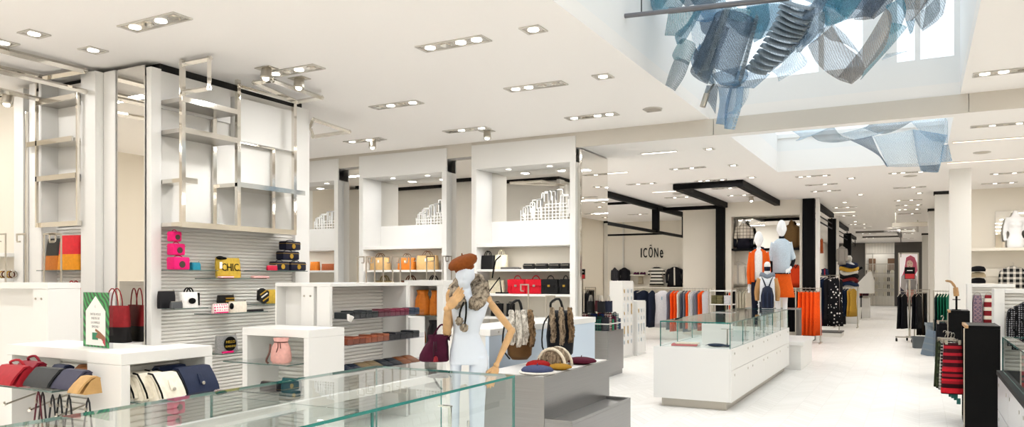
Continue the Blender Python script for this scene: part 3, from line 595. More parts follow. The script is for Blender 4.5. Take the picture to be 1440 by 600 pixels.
# ---- A0: bay facing the entrance, left of the mirror
tL = thing('corner_display', 'white corner wall display with two colour block totes on a glass shelf', 'display', (-8.95, 4.74, 0))
rbox('side_panel', WHITE, tL, 1.37, 1.61, 0, .098, 0, 3.6); rbox('return_panel', WHITE, tL, 1.37, 1.40, .099, .20, 0, 3.6, 0)
rbox('side_panel', WHITE, tL, .45, .68, 0, .20, 0, 3.6)
rbox('back_panel', PAINT, tL, .681, 1.369, .18, .2, 2.06, 3.58, 0)
slats(.681, 1.369, .02, 2.05, .18, .036).build('ribbed_panel', PAINT, tL)
glass_shelf(tL, .69, 1.365, -.06, .15, 1.585); glass_shelf(tL, .69, 1.365, -.06, .15, 1.1)
fr = MB().box(.66, 1.40, -.03, -.005, 2.04, 2.09).build('chrome_frame', CHROME, tL)
MB().box(.66, .685, -.055, -.031, 2.04, 3.64).build('upright', CHROME, fr); MB().box(1.375, 1.40, -.055, -.031, 2.04, 3.45).build('upright', CHROME, fr)
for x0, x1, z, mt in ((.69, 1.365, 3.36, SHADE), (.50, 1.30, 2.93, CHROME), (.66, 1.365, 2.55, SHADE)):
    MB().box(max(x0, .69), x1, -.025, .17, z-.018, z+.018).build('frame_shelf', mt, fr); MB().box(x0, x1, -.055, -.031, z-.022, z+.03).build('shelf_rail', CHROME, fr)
hoop('chrome_frame_arm', 'large flat chrome rectangle hung under the ceiling over the corner display', [on_z(-60, 55, 3.6), on_z(118, 99, 3.6), on_z(60, 109, 3.6), on_z(-120, 70, 3.6)], .024)
hoop('chrome_frame_arm', 'lower chrome rectangle jutting out of the corner display', [on_z(-50, 88, 3.4), on_z(130, 131, 3.4), on_z(70, 143, 3.4), on_z(-100, 103, 3.4)], .02)
tag(MB().box(-8.52, -8.503, 4.71, 4.735, 0, 3.3).build('chrome_post', CHROME), 'slim chrome upright at the outer edge of the corner display', 'post')
tag(rbox('mirror_panel', MIRROR, None, -8.70, -8.52, 4.90, 4.91, 0, 3.6, 0), 'narrow mirror strip beyond the corner display', 'mirror')
tM = thing('side_display', 'white wall display beyond the narrow mirror strip, bracelets on its shelf', 'display', (-10.4, 4.8, 0))
rbox('side_panel', WHITE, tM, 1.5, 1.68, 0, .18, 0, 3.6); rbox('back_panel', WARM, tM, 0, 1.5, .12, .18, 0, 3.6, 0)
rbox('shelf_board', WHITE, tM, 0, 1.5, -.1, .12, 1.46, 1.50); rbox('shelf_board', WHITE, tM, 0, 1.5, -.1, .12, 1.74, 1.78)
# ---- B: handbag wall across the room (y = 10.25)
YB = 10.25
def handbag_bay(x0, x1, label, mirror_from, sky, floor_shelves):
    t = thing('handbag_bay', label, 'display', (x0, YB, 0)); w = x1-x0
    rbox('fascia', WHITE, t, 0, w, 0, .03, 3.22, 3.6); rbox('side_panel', WHITE, t, 0, .09, 0, .68, 0, 3.22); rbox('side_panel', WHITE, t, w-.09, w, 0, .68, 0, 3.22)
    rbox('niche_ceiling', WHITE, t, .09, w-.09, .03, .5, 3.22, 3.25, 0)
    for k in range(2):
        MB().cyl((w*(.3+.4*k), .25, 3.219), (w*(.3+.4*k), .25, 3.216), .04).build('fill_downlight', LAMP, t)  # glowing discs added to brighten the niche
    rbox('niche_apron', WHITE, t, .09, w-.09, 0, .5, 1.99, 2.04)
    mp = MB().box(.09, w-.09, .5, .51, 2.04, 3.22).build('mirror_back', MIRROR, t)
    rbox('frosted_panel', WHITE, mp, .092, w-.092, .488, .499, 2.04, 2.42, 0)
    rd = random.Random(3+int(w*100)); m = MB(); X = w-.2
    tk = .016; n = int((w-.12-mirror_from)/.062); top_ = lambda x: 2.44+.40*sky(max(0, (x-mirror_from)/(X-mirror_from)))
    for k in range(n+1):
        x = mirror_from+k*.062; m.box(x, x+tk, .487, .498, 2.40, 2.40+(top_(x)-2.40)*(.62+.2*(k*7 % 3 == 0)))
    for q in range(9):
        z = 2.45+q*.052; run = None
        for k in range(n+1):
            x = mirror_from+k*.062; ok = z < 2.40+(top_(x)-2.40)*.62
            if ok and run is None: run = x
            if run is not None and (not ok or k == n): m.box(run, x+tk, .488, .4985, z, z+tk*.8); run = None
    for k in range(13):
        a = mirror_from+(X-mirror_from-.1)*((k*.381+.05) % 1); hw = (.10, .13, .16)[k % 3]; t1 = top_(a+hw/2)*(1.01 if k % 2 else 1.0); b0 = t1-(.16, .22, .3)[k % 3]; c_ = min(a+hw, w-.1)
        for bx in ((a, a+tk, b0, t1), (c_-tk, c_, b0, t1), (a, c_, t1-tk, t1)): m.box(bx[0], bx[1], .486, .4975, bx[2], bx[3])
    m.build('frosted_print', WHITE, mp)
    rbox('lower_back', WARM, t, .09, w-.09, .42, .44, 0, 1.99, 0)
    for z in floor_shelves: rbox('shelf_board', WHITE, t, .091, w-.091, .03, .42, z-.035, z, .002)
    return t
b1 = handbag_bay(-10.6, -8.99, 'handbag wall bay half hidden behind the ribbed wall, small brown bags inside', .6, lambda s: .4+.6*s, (1.26, 1.64, .85, .4))
b2 = handbag_bay(-8.52, -6.72, 'handbag wall bay with three tan travel bags in a row', .85, lambda s: .35+.8*s, (1.26, 1.64, .85, .4))
b3 = handbag_bay(-6.25, -4.46, 'handbag wall bay with red satchels beside the mirrored pillar', .62, lambda s: .45+.65*math.exp(-((s-.62)/.33)**2), (1.26, 1.64, .9, .45))
tag(rbox('mirror_panel', MIRROR, None, -8.989, -8.521, 10.4, 10.41, 0, 3.55, 0), 'tall mirror strip between the half hidden bay and the tan travel bags', 'mirror')
tag(rbox('mirror_panel', MIRROR, None, -6.719, -6.251, 10.4, 10.41, 0, 3.55, 0), 'tall mirror strip between the tan travel bags and the red satchels', 'mirror')
for x, lab in ((-8.985, 'slim grey edge post beside the tan travel bags bay'), (-6.715, 'slim grey edge post beside the bay of red satchels'), (-4.455, 'slim grey edge post where the handbag wall meets the mirrored pillar')):
    pass
struct(MB().box(-11.9, -4.5, 10.32, 10.95, 3.601, 3.65).build('trim_handbag_wall', GREYP))
# ================================================================= BAGS, CLOTHES AND FIGURES (builders)
def sring(w, d, z, n=20, p=4., cx=0, cy=0, rip=0, k=7, ph=0.):
    out = []
    for i in range(n):
        a = 2*pi*i/n; c, s = cos(a), sin(a); r = 1+rip*sin(k*a+ph)
        out.append((cx+math.copysign(abs(c)**(2/p), c)*w/2*r, cy+math.copysign(abs(s)**(2/p), s)*d/2*r, z))
    return out
def arch(w, h, z, y=0, n=10, x=0): return [(x-w/2*cos(pi*i/(n-1)), y, z+h*sin(pi*i/(n-1))) for i in range(n)]
def tote(label, loc, rz, w, h, d, mat, low=None, hmat=None, group=None, hh=.12, cat='handbag', name='tote_bag', split=.45, hr=.006, flare=1.06):
    t = thing(name, label, cat, loc, rz, group)
    if low:
        MB().loft([sring(w*flare*.97, d, 0), sring(w*flare, d, .01), sring(w, d*.92, h*split)]).build('lower_body', low, t, smooth='auto')
        MB().loft([sring(w*1.001, d*.921, h*split), sring(w*.99, d*.7, h*.8), sring(w*.98, d*.4, h), sring(w*.95, d*.34, h-.015)]).build('body', mat, t, smooth='auto')
    else:
        MB().loft([sring(w*.97, d*.97, 0), sring(w, d, .012), sring(w*.99, d*.85, h*.6), sring(w*flare, d*.55, h), sring(w*flare*.95, d*.48, h-.012)]).build('body', mat, t, smooth='auto')
    if hh:
        for s in (-1, 1): MB().tube(arch(w*.42, hh, h-.03, s*d*.2), hr, 6).build('handle', hmat or mat, t, smooth=True)
    return t
def satchel(label, loc, rz, w, h, d, mat, group=None, strap=True, hw=None, cat='handbag'):
    t = thing('satchel', label, cat, loc, rz, group)
    MB().loft([sring(w, d, 0, p=8), sring(w*1.01, d, .012, p=8), sring(w*.98, d*.9, h*.75, p=8), sring(w*.9, d*.6, h, p=6)]).build('body', mat, t, smooth='auto')
    MB().prism([(-w*.45, h*.52), (w*.45, h*.52), (w*.47, h*.97), (-w*.47, h*.97)], -d*.5-.008, -d*.42, .004).build('flap', mat, t)
    MB().tube(arch(w*.4, h*.32, h-.02, 0), .008, 6).build('handle', mat, t, smooth=True)
    rbox('clasp', hw or NICKEL, t, -.02, .02, -d*.5-.014, -d*.5-.006, h*.48, h*.62, .003)
    for s in (-1, 1): rbox('tab', mat, t, s*w*.28-.01, s*w*.28+.01, -d*.5-.012, -d*.42, h*.2, h*.6, .002)
    if strap: MB().tube([(w*.48, 0, h*.9), (w*.55, -.01, h*.5), (w*.5, -d*.6, .02), (w*.2, -d*.85, .008), (-w*.2, -d*.8, .008)], .006, 6).build('strap', mat, t, smooth=True)
    return t
def bucket(label, loc, rz, w, h, d, mat, group=None, strap=None, cat='handbag', name='bucket_bag', trim=None, tassel=None):
    t = thing(name, label, cat, loc, rz, group)
    R = [sring(w*.8, d*.85, 0, 28, 2.6), sring(w*.98, d, .02, 28, 2.6), sring(w, d, h*.3, 28, 2.4, rip=.012), sring(w*.9, d*.92, h*.62, 28, 2.2, rip=.03, ph=1), sring(w*.62, d*.7, h*.84, 28, 2., rip=.07, ph=.4), sring(w*.74, d*.78, h, 28, 2., rip=.1), sring(w*.6, d*.6, h*.9, 28, 2., rip=.08)]
    MB().loft(R).build('body', mat, t, smooth=True)
    m = MB().tube([(p[0]*1.03, p[1]*1.03, h*.84) for p in R[4]], .005, 6, closed=True); m.tube([(0, -d*.36, h*.84), (.01, -d*.48, h*.65), (-.005, -d*.52, h*.45)], .004, 6).tube([(.02, -d*.36, h*.84), (.035, -d*.47, h*.6)], .004, 6)
    m.build('drawstring', trim or mat, t, smooth=True)
    if tassel: MB().lathe([(.004, .05), (.012, .04), (.016, 0)], (-.005, -d*.53, h*.36), 8).build('tassel', tassel, t)
    if strap: MB().tube(spl(strap, 14), .009, 6, flat=.5).build('strap', trim or mat, t, smooth=True)
    return t
def pouch(label, loc, rz, w, h, d, mat, group=None, cat='pouch', name='zip_pouch', patch=None, tilt=0., zipmat=None):
    t = thing(name, label, cat, loc, rz, group); M = rot(tilt)
    MB().loft([sring(w*.95, d, 0, p=5), sring(w, d, h*.12, p=5), sring(w, d*.9, h*.7, p=5), sring(w*.97, d*.5, h, p=5)]).xf(M).build('body', mat, t, smooth='auto')
    MB().box(-w*.45, w*.45, -.004, .004, h, h+.006).box(w*.44, w*.47, -.008, .008, h-.004, h+.012).xf(M).build('zip', zipmat or NICKEL, t)
    if patch: MB().cyl((0, -d*.5+.004, h*.5), (0, -d*.5-.004, h*.5), h*.36, n=20).xf(M).build('patch', patch, t)
    return t
def text(parent, name, s, mat, loc, size, M=None, ext=.002, sx=1., al='CENTER'):
    cu = bpy.data.curves.new(name, 'FONT'); cu.body = s; cu.size = size; cu.align_x = al; cu.align_y = 'CENTER'; cu.extrude = ext; cu.resolution_u = 3
    tmp = bpy.data.objects.new(name, cu); C.objects.link(tmp); bpy.context.view_layer.update()
    me = bpy.data.meshes.new_from_object(tmp.evaluated_get(bpy.context.evaluated_depsgraph_get())); bpy.data.objects.remove(tmp)
    me.transform((M or Matrix()) @ Matrix.Translation(loc) @ rot(pi/2) @ Matrix.Diagonal((sx, 1, 1, 1))); me.materials.append(mat)
    o = bpy.data.objects.new(name, me); C.objects.link(o); o.parent = parent; return o
# ---- hanging clothes: seen from the front along -y, top of the hook at z = 0
def hanger_parts(t, w, mat=None, hr=0):
    MB().tube([(.012, 0, -.02), (.018, 0, .0), (.008, 0, .018), (-.012, 0, .014), (-.016, 0, 0)], .003, 5).xf(rot(0, 0, hr)).tube([(.012, 0, -.02), (0, 0, -.05)], .003, 5).tube([(-w*.46, 0, -.11), (-w*.2, 0, -.07), (0, 0, -.05), (w*.2, 0, -.07), (w*.46, 0, -.11)], .007, 6).build('hanger', mat or NICKEL, t, smooth=True)
def garment(name, label, cat, loc, rz, w, L, mat, group=None, d=.10, sleeve=None, smat=None, flare=1.1, waist=.86, rip=.05, open_front=None, hem=None, collar=None, hang=True, strapless=False, rk=6, hr=0):
    """top, dress or coat on a hanger; sleeve = length of the hanging sleeves"""
    t = thing(name, label, cat, loc, rz, group)
    if hang: hanger_parts(t, w, hr=hr)
    z0 = -.055; rings = []; S = [(0, .24, .4), (.02, .5, .6), (.05, .8, .85), (.09, .97, 1.), (.2, .95, 1.05), (.45, waist, 1.), (.75, (waist+flare)/2+.02, 1.1), (1., flare, 1.2)]
    for i, (s, a, b) in enumerate(S):
        rings.append(sring(w*a, d*b, z0-.0-(L*s if s > .06 else s*1.3), 32, 2.5, rip=rip*min(1, s*1.6), k=rk, ph=i*.25))
    rings.append(sring(w*S[-1][1]*.9, d*.9, z0-L+.02, 32, 2.5, rip=rip, k=rk, ph=2))
    MB().loft(rings).build('body', mat, t, smooth=True)
    if sleeve:
        for s in (-1, 1):
            P = [(s*w*.44, 0, z0-.09), (s*w*.54, 0, z0-.16), (s*w*.6, -.01, z0-.09-sleeve*.5), (s*w*.58, -.02, z0-.09-sleeve)]
            MB().tube(spl(P, 8), [.045, .06, .058, .054, .05, .047, .045, .043], 10, flat=.8).build('sleeve', smat or mat, t, smooth=True)
    if open_front: MB().prism([(-w*.05, z0-.02), (w*.05, z0-.02), (w*.07, z0-L*.92), (-w*.03, z0-L*.92)], -d*.66, -d*.5).build('inner_top', open_front, t)
    if hem: MB().loft([sring(w*flare*1.03, d*1.24, z0-L-.002, 32, 2.5), sring(w*flare*1.02, d*1.22, z0-L+.06, 32, 2.5)]).build('hem_band', hem, t, smooth='auto')
    if collar: MB().tube([(-w*.13, -.01, z0+.0), (-w*.1, -d*.45, z0-.03), (0, -d*.55, z0-.09), (w*.1, -d*.45, z0-.03), (w*.13, -.01, z0+.0)], .013, 6, flat=.6).build('collar', collar, t, smooth=True)
    return t
def skirt(name, label, cat, loc, rz, w, L, mat, group=None, d=.07, bands=None, flare=1.15, clip=True, rk=9, rip=.07, tagmat=None):
    """skirt or trousers clipped by the waistband"""
    t = thing(name, label, cat, loc, rz, group)
    m = MB().tube([(.012, 0, -.02), (.018, 0, 0), (.008, 0, .018), (-.012, 0, .014), (-.016, 0, 0)], .003, 5).tube([(.012, 0, -.02), (0, 0, -.05)], .003, 5).tube([(-w*.4, 0, -.06), (w*.4, 0, -.06)], .004, 6)
    for s in (-1, 1): m.box(s*w*.36-.012, s*w*.36+.012, -d*.35, d*.35, -.1, -.056)
    m.build('clip_hanger', NICKEL, t)
    z0 = -.085; MB().loft([sring(w, d*.6, z0, 40, 3), sring(w*1.01, d*.7, z0-.04, 40, 3), sring(w*(1+(flare-1)*.5), d*.95, z0-L*.5, 40, 2.6, rip=rip*.6, k=rk), sring(w*flare, d*1.15, z0-L, 40, 2.6, rip=rip, k=rk, ph=.4), sring(w*flare*.95, d, z0-L+.012, 40, 2.6, rip=rip, k=rk, ph=.4)]).build('body', mat, t, smooth=True)
    if bands:
        for s0, s1, bm_ in bands:
            f0 = 1+(flare-1)*s0; f1 = 1+(flare-1)*s1; MB().loft([sring(w*f0*1.02, d*(.75+.45*s0)*1.04, z0-L*s0, 40, 2.6, rip=rip*s0, k=rk, ph=.4*s0), sring(w*f1*1.02, d*(.75+.45*s1)*1.04, z0-L*s1, 40, 2.6, rip=rip*s1, k=rk, ph=.4*s1)], cap=False).build('stripe_band', bm_, t, smooth=True)
    if tagmat: MB().tube([(w*.2, 0, z0-L+.02), (w*.22, -.01, z0-L-.04)], .0015, 4).box(w*.2, w*.2+.035, -.012, -.006, z0-L-.1, z0-L-.04).build('price_tag', tagmat, t)
    return t
def rail_stand(name, label, x, y0, y1, z, group=None, base=True, mat=None, loc=None):
    """free standing garment rail running along y"""
    t = thing(name, label, 'clothes rail', (x, (y0+y1)/2, 0), 0, group); h = (y1-y0)/2; mat = mat or NICKEL
    MB().tube([(0, -h, z), (0, h, z)], .008, 8).build('rail', mat, t, smooth='auto')
    for s in (-1, 1):
        MB().box(-.018, .018, s*h-.012, s*h+.012, .03, z+.012).build('upright', mat, t)
        if base: MB().box(-.26, .26, s*h-.02, s*h+.02, 0, .03).build('foot', mat, t)
    return t
def fold_top(label, loc, rz, w, d, h, mat, group=None, name='folded_knit', cat='clothing'):
    t = thing(name, label, cat, loc, rz, group); n = 2
    for k in range(n): MB().box(-w/2, w/2, -d/2, d/2, k*h/n, (k+1)*h/n-.002, min(.012, h/n*.4)).build('fold', mat, t, smooth='auto')
    return t
# ---- mannequins: one continuous skin
SKINW = pbr('mannequin_white', '#f1f1f2', .38, spec=.4, coat=.2)
def limb(m, pts, rs, n=12):
    P = spl(pts, max(8, 4*len(pts))); k = len(P); R = []
    for i in range(k):
        s = i/(k-1)*(len(rs)-1); a = min(int(s), len(rs)-2); R.append(rs[a]+(rs[a+1]-rs[a])*(s-a))
    m.tube(P, R, n); m.ell(P[-1], (R[-1],)*3, 10, 6); m.ell(P[0], (R[0],)*3, 10, 6)
def hand(m, M, s=1., curl=.35, side=1):
    """palm and five fingers; local z runs to the finger tips, thumb on +x*side"""
    m.ell((0, 0, .045*s), (.038*s, .016*s, .052*s), 12, 8, M)
    for k, (x, L) in enumerate(((.027, .066), (.009, .076), (-.009, .07), (-.026, .054))):
        p0 = Vector((x*side*s, 0, .08*s)); p1 = p0+Vector((x*side*.08*s, -.012*s*curl*2, L*.45*s)); p2 = p1+Vector((0, -L*.4*s*curl*1.6, L*.42*s*(1-curl*.5))); p3 = p2+Vector((0, -L*.28*s*min(1, curl*2), L*.2*s*(1-curl)))
        m.tube([M @ p for p in (p0, p1, p2, p3)], [.0095*s, .009*s, .008*s, .006*s], 8); m.ell((p3.x, p3.y, p3.z), (.006*s,)*3, 8, 5, M)
    p0 = Vector((.028*side*s, -.004*s, .03*s)); p1 = p0+Vector((.026*side*s, -.012*s, .028*s)); p2 = p1+Vector((.008*side*s, -.012*s, .03*s))
    m.tube([M @ p for p in (p0, p1, p2)], [.012*s, .0105*s, .008*s], 8); m.ell((p2.x, p2.y, p2.z), (.008*s,)*3, 8, 5, M)
def frame_to(p, d, face=(0, -1, 0)):
    """matrix at p whose z axis is d, -y towards face"""
    z = Vector(d).normalized(); y = -Vector(face); y = (y-z*y.dot(z)).normalized(); x = y.cross(z); M = Matrix((x, y, z)).transposed().to_4x4(); M.translation = Vector(p); return M
def face_head(m, c, s=1., turn=0., tilt=0., hw=1.):
    M = at(*c, rot(tilt, 0, turn) @ Matrix.Diagonal((hw, 1, 1, 1)))
    m.ell((0, 0, 0), (.072*s, .092*s, .115*s), 18, 12, M); m.ell((0, -.02*s, -.06*s), (.05*s, .062*s, .06*s), 14, 10, M)
    m.ell((0, -.092*s, -.012*s), (.011*s, .018*s, .026*s), 8, 6, M); m.ell((0, -.079*s, -.058*s), (.02*s, .01*s, .008*s), 8, 6, M)
    for k in (-1, 1): m.ell((k*.072*s, .008*s, -.01*s), (.009*s, .018*s, .03*s), 8, 6, M); m.ell((k*.028*s, -.078*s, .02*s), (.018*s, .012*s, .006*s), 8, 6, M)
def body(t, H, armL, armR, legs=((-.085, 0), (.085, 0)), mat=None, turn=0., hip_shift=0., low=0., vox=.012, head=True, hands=True, hw=1.):
    """standing figure of height H facing -y; arms are lists of local joints (shoulder, elbow, wrist, tip)"""
    s = H/1.78; m = MB()
    R = [(.80, .13, .095), (.86, .165, .11), (.93, .172, .115), (1.0, .15, .10), (1.09, .122, .088), (1.18, .132, .095), (1.28, .15, .11), (1.36, .158, .10), (1.42, .165, .078), (1.46, .12, .06), (1.49, .06, .05)]
    m.loft([sring(2*a*s, 2*b*s, z*s, 24, 2.3, cx=hip_shift*s*max(0, 1-abs(z-.9)/.5)) for z, a, b in R])
    limb(m, [(0, 0, 1.44*s), (0, -.01*s, 1.60*s)], [.052*s, .046*s])
    if head: face_head(m, (0, -.015*s, 1.65*s), s*1.13, turn, hw=hw)
    for sx_, J in ((-1, armR), (1, armL)):
        if not J: continue
        J = [Vector(j)*s for j in J]; limb(m, J[:3], [.05*s, .042*s, .036*s, .03*s, .025*s])
        if hands: hand(m, frame_to(J[2], J[3]-J[2]), s*.95, .3, -sx_)
    if legs:
        for (x, y) in legs:
            k = 1 if x > 0 else -1
            limb(m, [((hip_shift*.8+k*.085)*s, 0, .88*s), ((x*.95+hip_shift*.3)*s, (y*.5-.015)*s, .48*s), (x*s, y*s, .08*s)], [.085*s, .075*s, .052*s, .05*s, .033*s])
            m.ell((x*s, (y-.05)*s, .035*s), (.035*s, .105*s, .032*s), 12, 8)
    return fuse(m.build('body', mat or SKINW, t), vox*max(.8, s))
# ================================================================= GOODS ON THE RIBBED WALL
def onA(px, i, dx=0): return on_x(px, 390, -6.50+dx).y, AS[i]
HOT = leather('#e0186f'); NAVYP = leather('#15162a'); GOLDP = pbr('gold_foil', '#c9a83c', .35, .55, noise=.15, nscale=25, bump=.4, bscale=120); TEALP = leather('#1d7f96')
def standA(px0, px1, i): a = on_x(px0, 390, -6.52).y; b = on_x(px1, 390, -6.52).y; return (a+b)/2, b-a, AS[i]
GOLDB = pbr('gold_print', '#b8912f', .4, .4)
def case(label, y, z, w, h, d, mat, patch, group, x=-6.52):
    t = thing('vanity_case', label, 'case', (x, y, z), pi/2, group)
    rbox('body', mat, t, -w/2, w/2, -d/2, d/2, 0, h, .014); rbox('zip_band', patch if patch is GOLDB else mat, t, -w/2-.002, w/2+.002, -d/2-.002, d/2+.002, h*.72, h*.76, 0)
    MB().cyl((0, -d/2+.002, h*.42), (0, -d/2-.005, h*.42), h*.27, n=16).build('patch', patch, t)
    MB().tube(arch(w*.5, .02, h-.004), .005, 6).build('handle', mat, t); return t
OVAL = pbr('dark_patch', '#3a2a1d', .5)
zA = AS[0]
case('hot pink vanity case at the bottom of the pink stack of three', 5.075, zA, .185, .125, .12, HOT, OVAL, 'pink vanity cases'); case('hot pink vanity case in the middle of the pink stack', 5.05, zA+.126+.018, .135, .115, .11, HOT, OVAL, 'pink vanity cases'); case('small hot pink vanity case topping the pink stack', 5.03, zA+.279, .10, .10, .10, HOT, OVAL, 'pink vanity cases')
y, w, z = standA(268, 280, 0); pouch('teal blue pouch on the shelf with the pink vanity cases', (-6.52, y, z), pi/2, w, .075, .08, TEALP); y, w, z = standA(257, 264, 0); pouch('tiny dark teal purse between the pink cases and the teal pouch', (-6.52, y, z), pi/2, w, .03, .05, leather('#12525c'), name='coin_purse', cat='purse')
y, w, z = standA(305, 339, 1); t = pouch('gold pouch printed CHIC with a black bow', (-6.53, y, z), pi/2, w, .215, .05, GOLDP, tilt=-.08); text(t, 'lettering', 'CHIC.', BLACKW, (.02, -.0265, .11), .115, M=rot(-.08), sx=.85)
MB().ell((-w*.4, -.02, .215), (.05, .02, .02)).ell((-w*.25, -.02, .21), (.04, .02, .015)).build('bow', BLACKW, t, smooth=True); rbox('label_tag', PAINT, t, -w*.46, -w*.36, -.04, -.036, .1, .17, 0)
for lab, a, b, dx in (('red and white striped packet lying before the gold pouch', 303, 321, 0), ('red and white striped packet past the end of the gold pouch', 349, 371, 0)):
    y, w, z = standA(a, b, 1); t = thing('sweet_packet', lab, 'packet', (-6.46, y, z), pi/2); rbox('wrapper', pattern('candy', 'stripe', ('#f3e9e4', '#c92b33'), (40, 40, 60)), t, -w/2, w/2, -.03, .03, 0, .022, .006); rbox('end_seal', PAINT, t, -w/2-.015, -w/2, -.025, .025, .008, .012, 0)
zA = AS[2]
for lab, a, b, k in (('navy vanity case with gold print, lower case nearer the gold pouch', 383, 402, 0), ('navy vanity case with gold print, lower case at the shelf end', 404, 426, 0), ('navy vanity case with gold print in the middle of the stack', 393, 416, 1), ('navy vanity case with gold print on top of the stack', 397, 418, 2)):
    y, w, z = standA(a, b, 2); case(lab, y, z+(0, .131, .252)[k]*.96, w*(1 if k else .97), (.105, .1, .1)[k], .12, NAVYP, GOLDB, 'navy vanity cases')
y, w, z = standA(370, 384, 2); pouch('flat red and white case leaning at the foot of the navy cases', (-6.46, y, z), pi/2, w, .055, .04, leather('#b31a38'))
y, w, z = standA(226, 249, 3); pouch('black cosmetic pouch beside the white bag with black trim', (-6.56, y, z), pi/2, w, .17, .06, leather('#17171a')); y, w, z = standA(234, 250, 3); pouch('small grey pouch in front of the black cosmetic pouch', (-6.46, y, z), pi/2, w, .065, .05, leather('#4e5052'))
y, w, z = standA(251, 279, 3); t = tote('white bag with black trim and handles', (-6.52, y, z), pi/2, w*.85, .16, .1, leather('#eceae6'), None, BLACKW, hh=.07, hr=.008); rbox('side_trim', BLACKW, t, w*.36, w*.41, -.05, .05, .02, .15, .004)
MB().ell((0, -.055, .07), (.045, .004, .03)).build('mask_motif', BLACKW, t)
DOTS = pattern('sweet_dots', 'dots', ('#f2ddd8', '#d34f7a'), (34, 34, 34)); y, w, z = standA(297, 318, 4); t = pouch('pouch with coloured dots and pink base', (-6.50, y, z), pi/2, w, .10, .07, DOTS); rbox('base_trim', HOT, t, -w*.4, w*.4, -.037, .03, .001, .014, .002)
y, w, z = standA(319, 343, 4); t = pouch('cream pouch with a black bow beside the dotted pouch', (-6.49, y, z), pi/2, w, .115, .06, leather('#e6dccb')); MB().ell((-w*.45, -.03, .07), (.025, .02, .035)).build('bow', BLACKW, t, smooth=True)
y, w, z = standA(313, 336, 4); t = pouch('black clutch with gold print standing behind the dotted pouch', (-6.60, y, z), pi/2, w, .185, .05, leather('#141313')); [rbox('gold_print', GOLDB, t, -w*.1, w*.42, -.031, -.024, .185*a, .185*(a+.07), 0) for a in (.62, .78)]
y, w, z = standA(344, 366, 4); pouch('slim black case lying at the shelf end', (-6.48, y, z), pi/2, w, .022, .05, leather('#15161c'), name='pen_case', cat='case')
y, w, z = standA(355, 377, 5); t = thing('clutch', 'black six sided clutch with gold print leaning on a gold box', 'clutch', (-6.48, y, z+.09), pi/2)
MB().prism([(.088*cos(radians(a)), .088*sin(radians(a))) for a in (5, 70, 110, 185, 250, 290)], -.025, .025, .006).xf(rot(0, -.5)).build('body', leather('#131313'), t); [MB().box(-.05, .05, -.030, -.024, k, k+.014).xf(rot(0, -.5)).build('gold_print', GOLDB if k else PAINT, t) for k in (-.045, 0, .035)]
y, w, z = standA(378, 398, 5); pouch('crinkled gold pouch behind the black six sided clutch', (-6.55, y, z), pi/2, w, .155, .05, GOLDP)
y, w, z = standA(304, 333, 6); t = pouch('grey glitter pouch with a black round patch lettered HELLO SUNSHINE', (-6.52, y, z), pi/2, w, .185, .06, pbr('grey_glitter', '#8d8d8c', .4, .3, noise=.3, nscale=120), tilt=-.05)
MB().cyl((.02, -.028, .095), (.02, -.036, .095), .078, n=24).build('patch', BLACKW, t); text(t, 'lettering', 'HELLO', GOLDP, (.02, -.038, .115), .04); text(t, 'lettering', 'SUNSHINE', GOLDP, (.02, -.038, .068), .03)
rbox('pink_base', HOT, t, -w*.35, w*.2, -.05, -.036, .0, .02, .004)
y, w, z = standA(346, 358, 6); pouch('small brown coin purse at the end of the lowest glass shelf', (-6.5, y, z), pi/2, w, .03, .05, leather('#4b3b38'), name='coin_purse', cat='purse')
# corner display totes
RUST = leather('#b8691f'); OCH = leather('#dc8f1e')
tote('black over tan colour block tote on the corner glass shelf', (-8.10, 4.80, 1.587), -.1, .30, .335, .13, leather('#232220'), RUST, hh=0, flare=1.12); tote('red over orange colour block tote on the corner glass shelf', (-7.78, 4.77, 1.587), .1, .30, .36, .13, leather('#c8242c'), OCH, hh=0, flare=1.12)
tote('red tote on the low glass shelf behind the white gondola', (-7.78, 4.79, 1.102), 0, .26, .30, .12, leather('#b3232a'), leather('#1a1718'), hh=.1)
# red tote and table placed before the mirror in place of reflected ones
tote('dark red and black tote with tall handles by the full height mirror', (-7.0, 4.72, .87), .2, .34, .36, .14, leather('#8c1f24'), leather('#161415'), hh=.2, split=.42)
t = thing('low_stool_table', 'small white table under the dark red tote by the mirror', 'table', (-7.0, 4.72, 0)); rbox('table_top', WHITE, t, -.25, .25, -.17, .17, .84, .868); [rbox('leg', BLACK, t, a*.22-.012, a*.22+.012, b*.14-.012, b*.14+.012, 0, .84, 0) for a in (-1, 1) for b in (-1, 1)]
# ================================================================= HANDBAG WALL GOODS
def shelfB(px0, px1, py, y=10.42): a = on_y(px0, py, y); b = on_y(px1, py, y); return (a.x+b.x)/2, b.x-a.x
TAN = leather('#bd9a66'); ORG = leather('#b9691c'); BLKL = leather('#161617'); CRM = leather('#e5dcc2'); REDL = leather('#c81428'); DBR = leather('#5b3420')
for lab, a, b, mt, h in (('tan travel bag at the mirror end of the shelf', 520, 547, TAN, .31), ('smaller orange brown travel bag between two tan ones', 559, 583, ORG, .29), ('large tan travel bag at the pillar side of the shelf', 585, 615, TAN, .34)):
    x, w = shelfB(a, b, 370); t = tote(lab, (x, 10.45, 1.642), 0, w*.95, h*.7, .16, mt, None, leather('#6d4a26'), 'travel bags', hh=.1, name='travel_bag', flare=.96); MB().box(w*.02, w*.1, -.095, -.09, h*.4, h*.55).build('price_tag', PAINT, t)
for lab, a, b, mt in (('olive handbag under the first tan travel bag', 528, 551, leather('#7c6a45')), ('brown handbag under the orange travel bag', 563, 590, DBR), ('black handbag under the large tan travel bag', 598, 619, leather('#2c1c1c'))):
    x, w = shelfB(a, b, 388); tote(lab, (x, 10.45, 1.262), 0, w, .2, .15, mt, hh=.11, hr=.012)
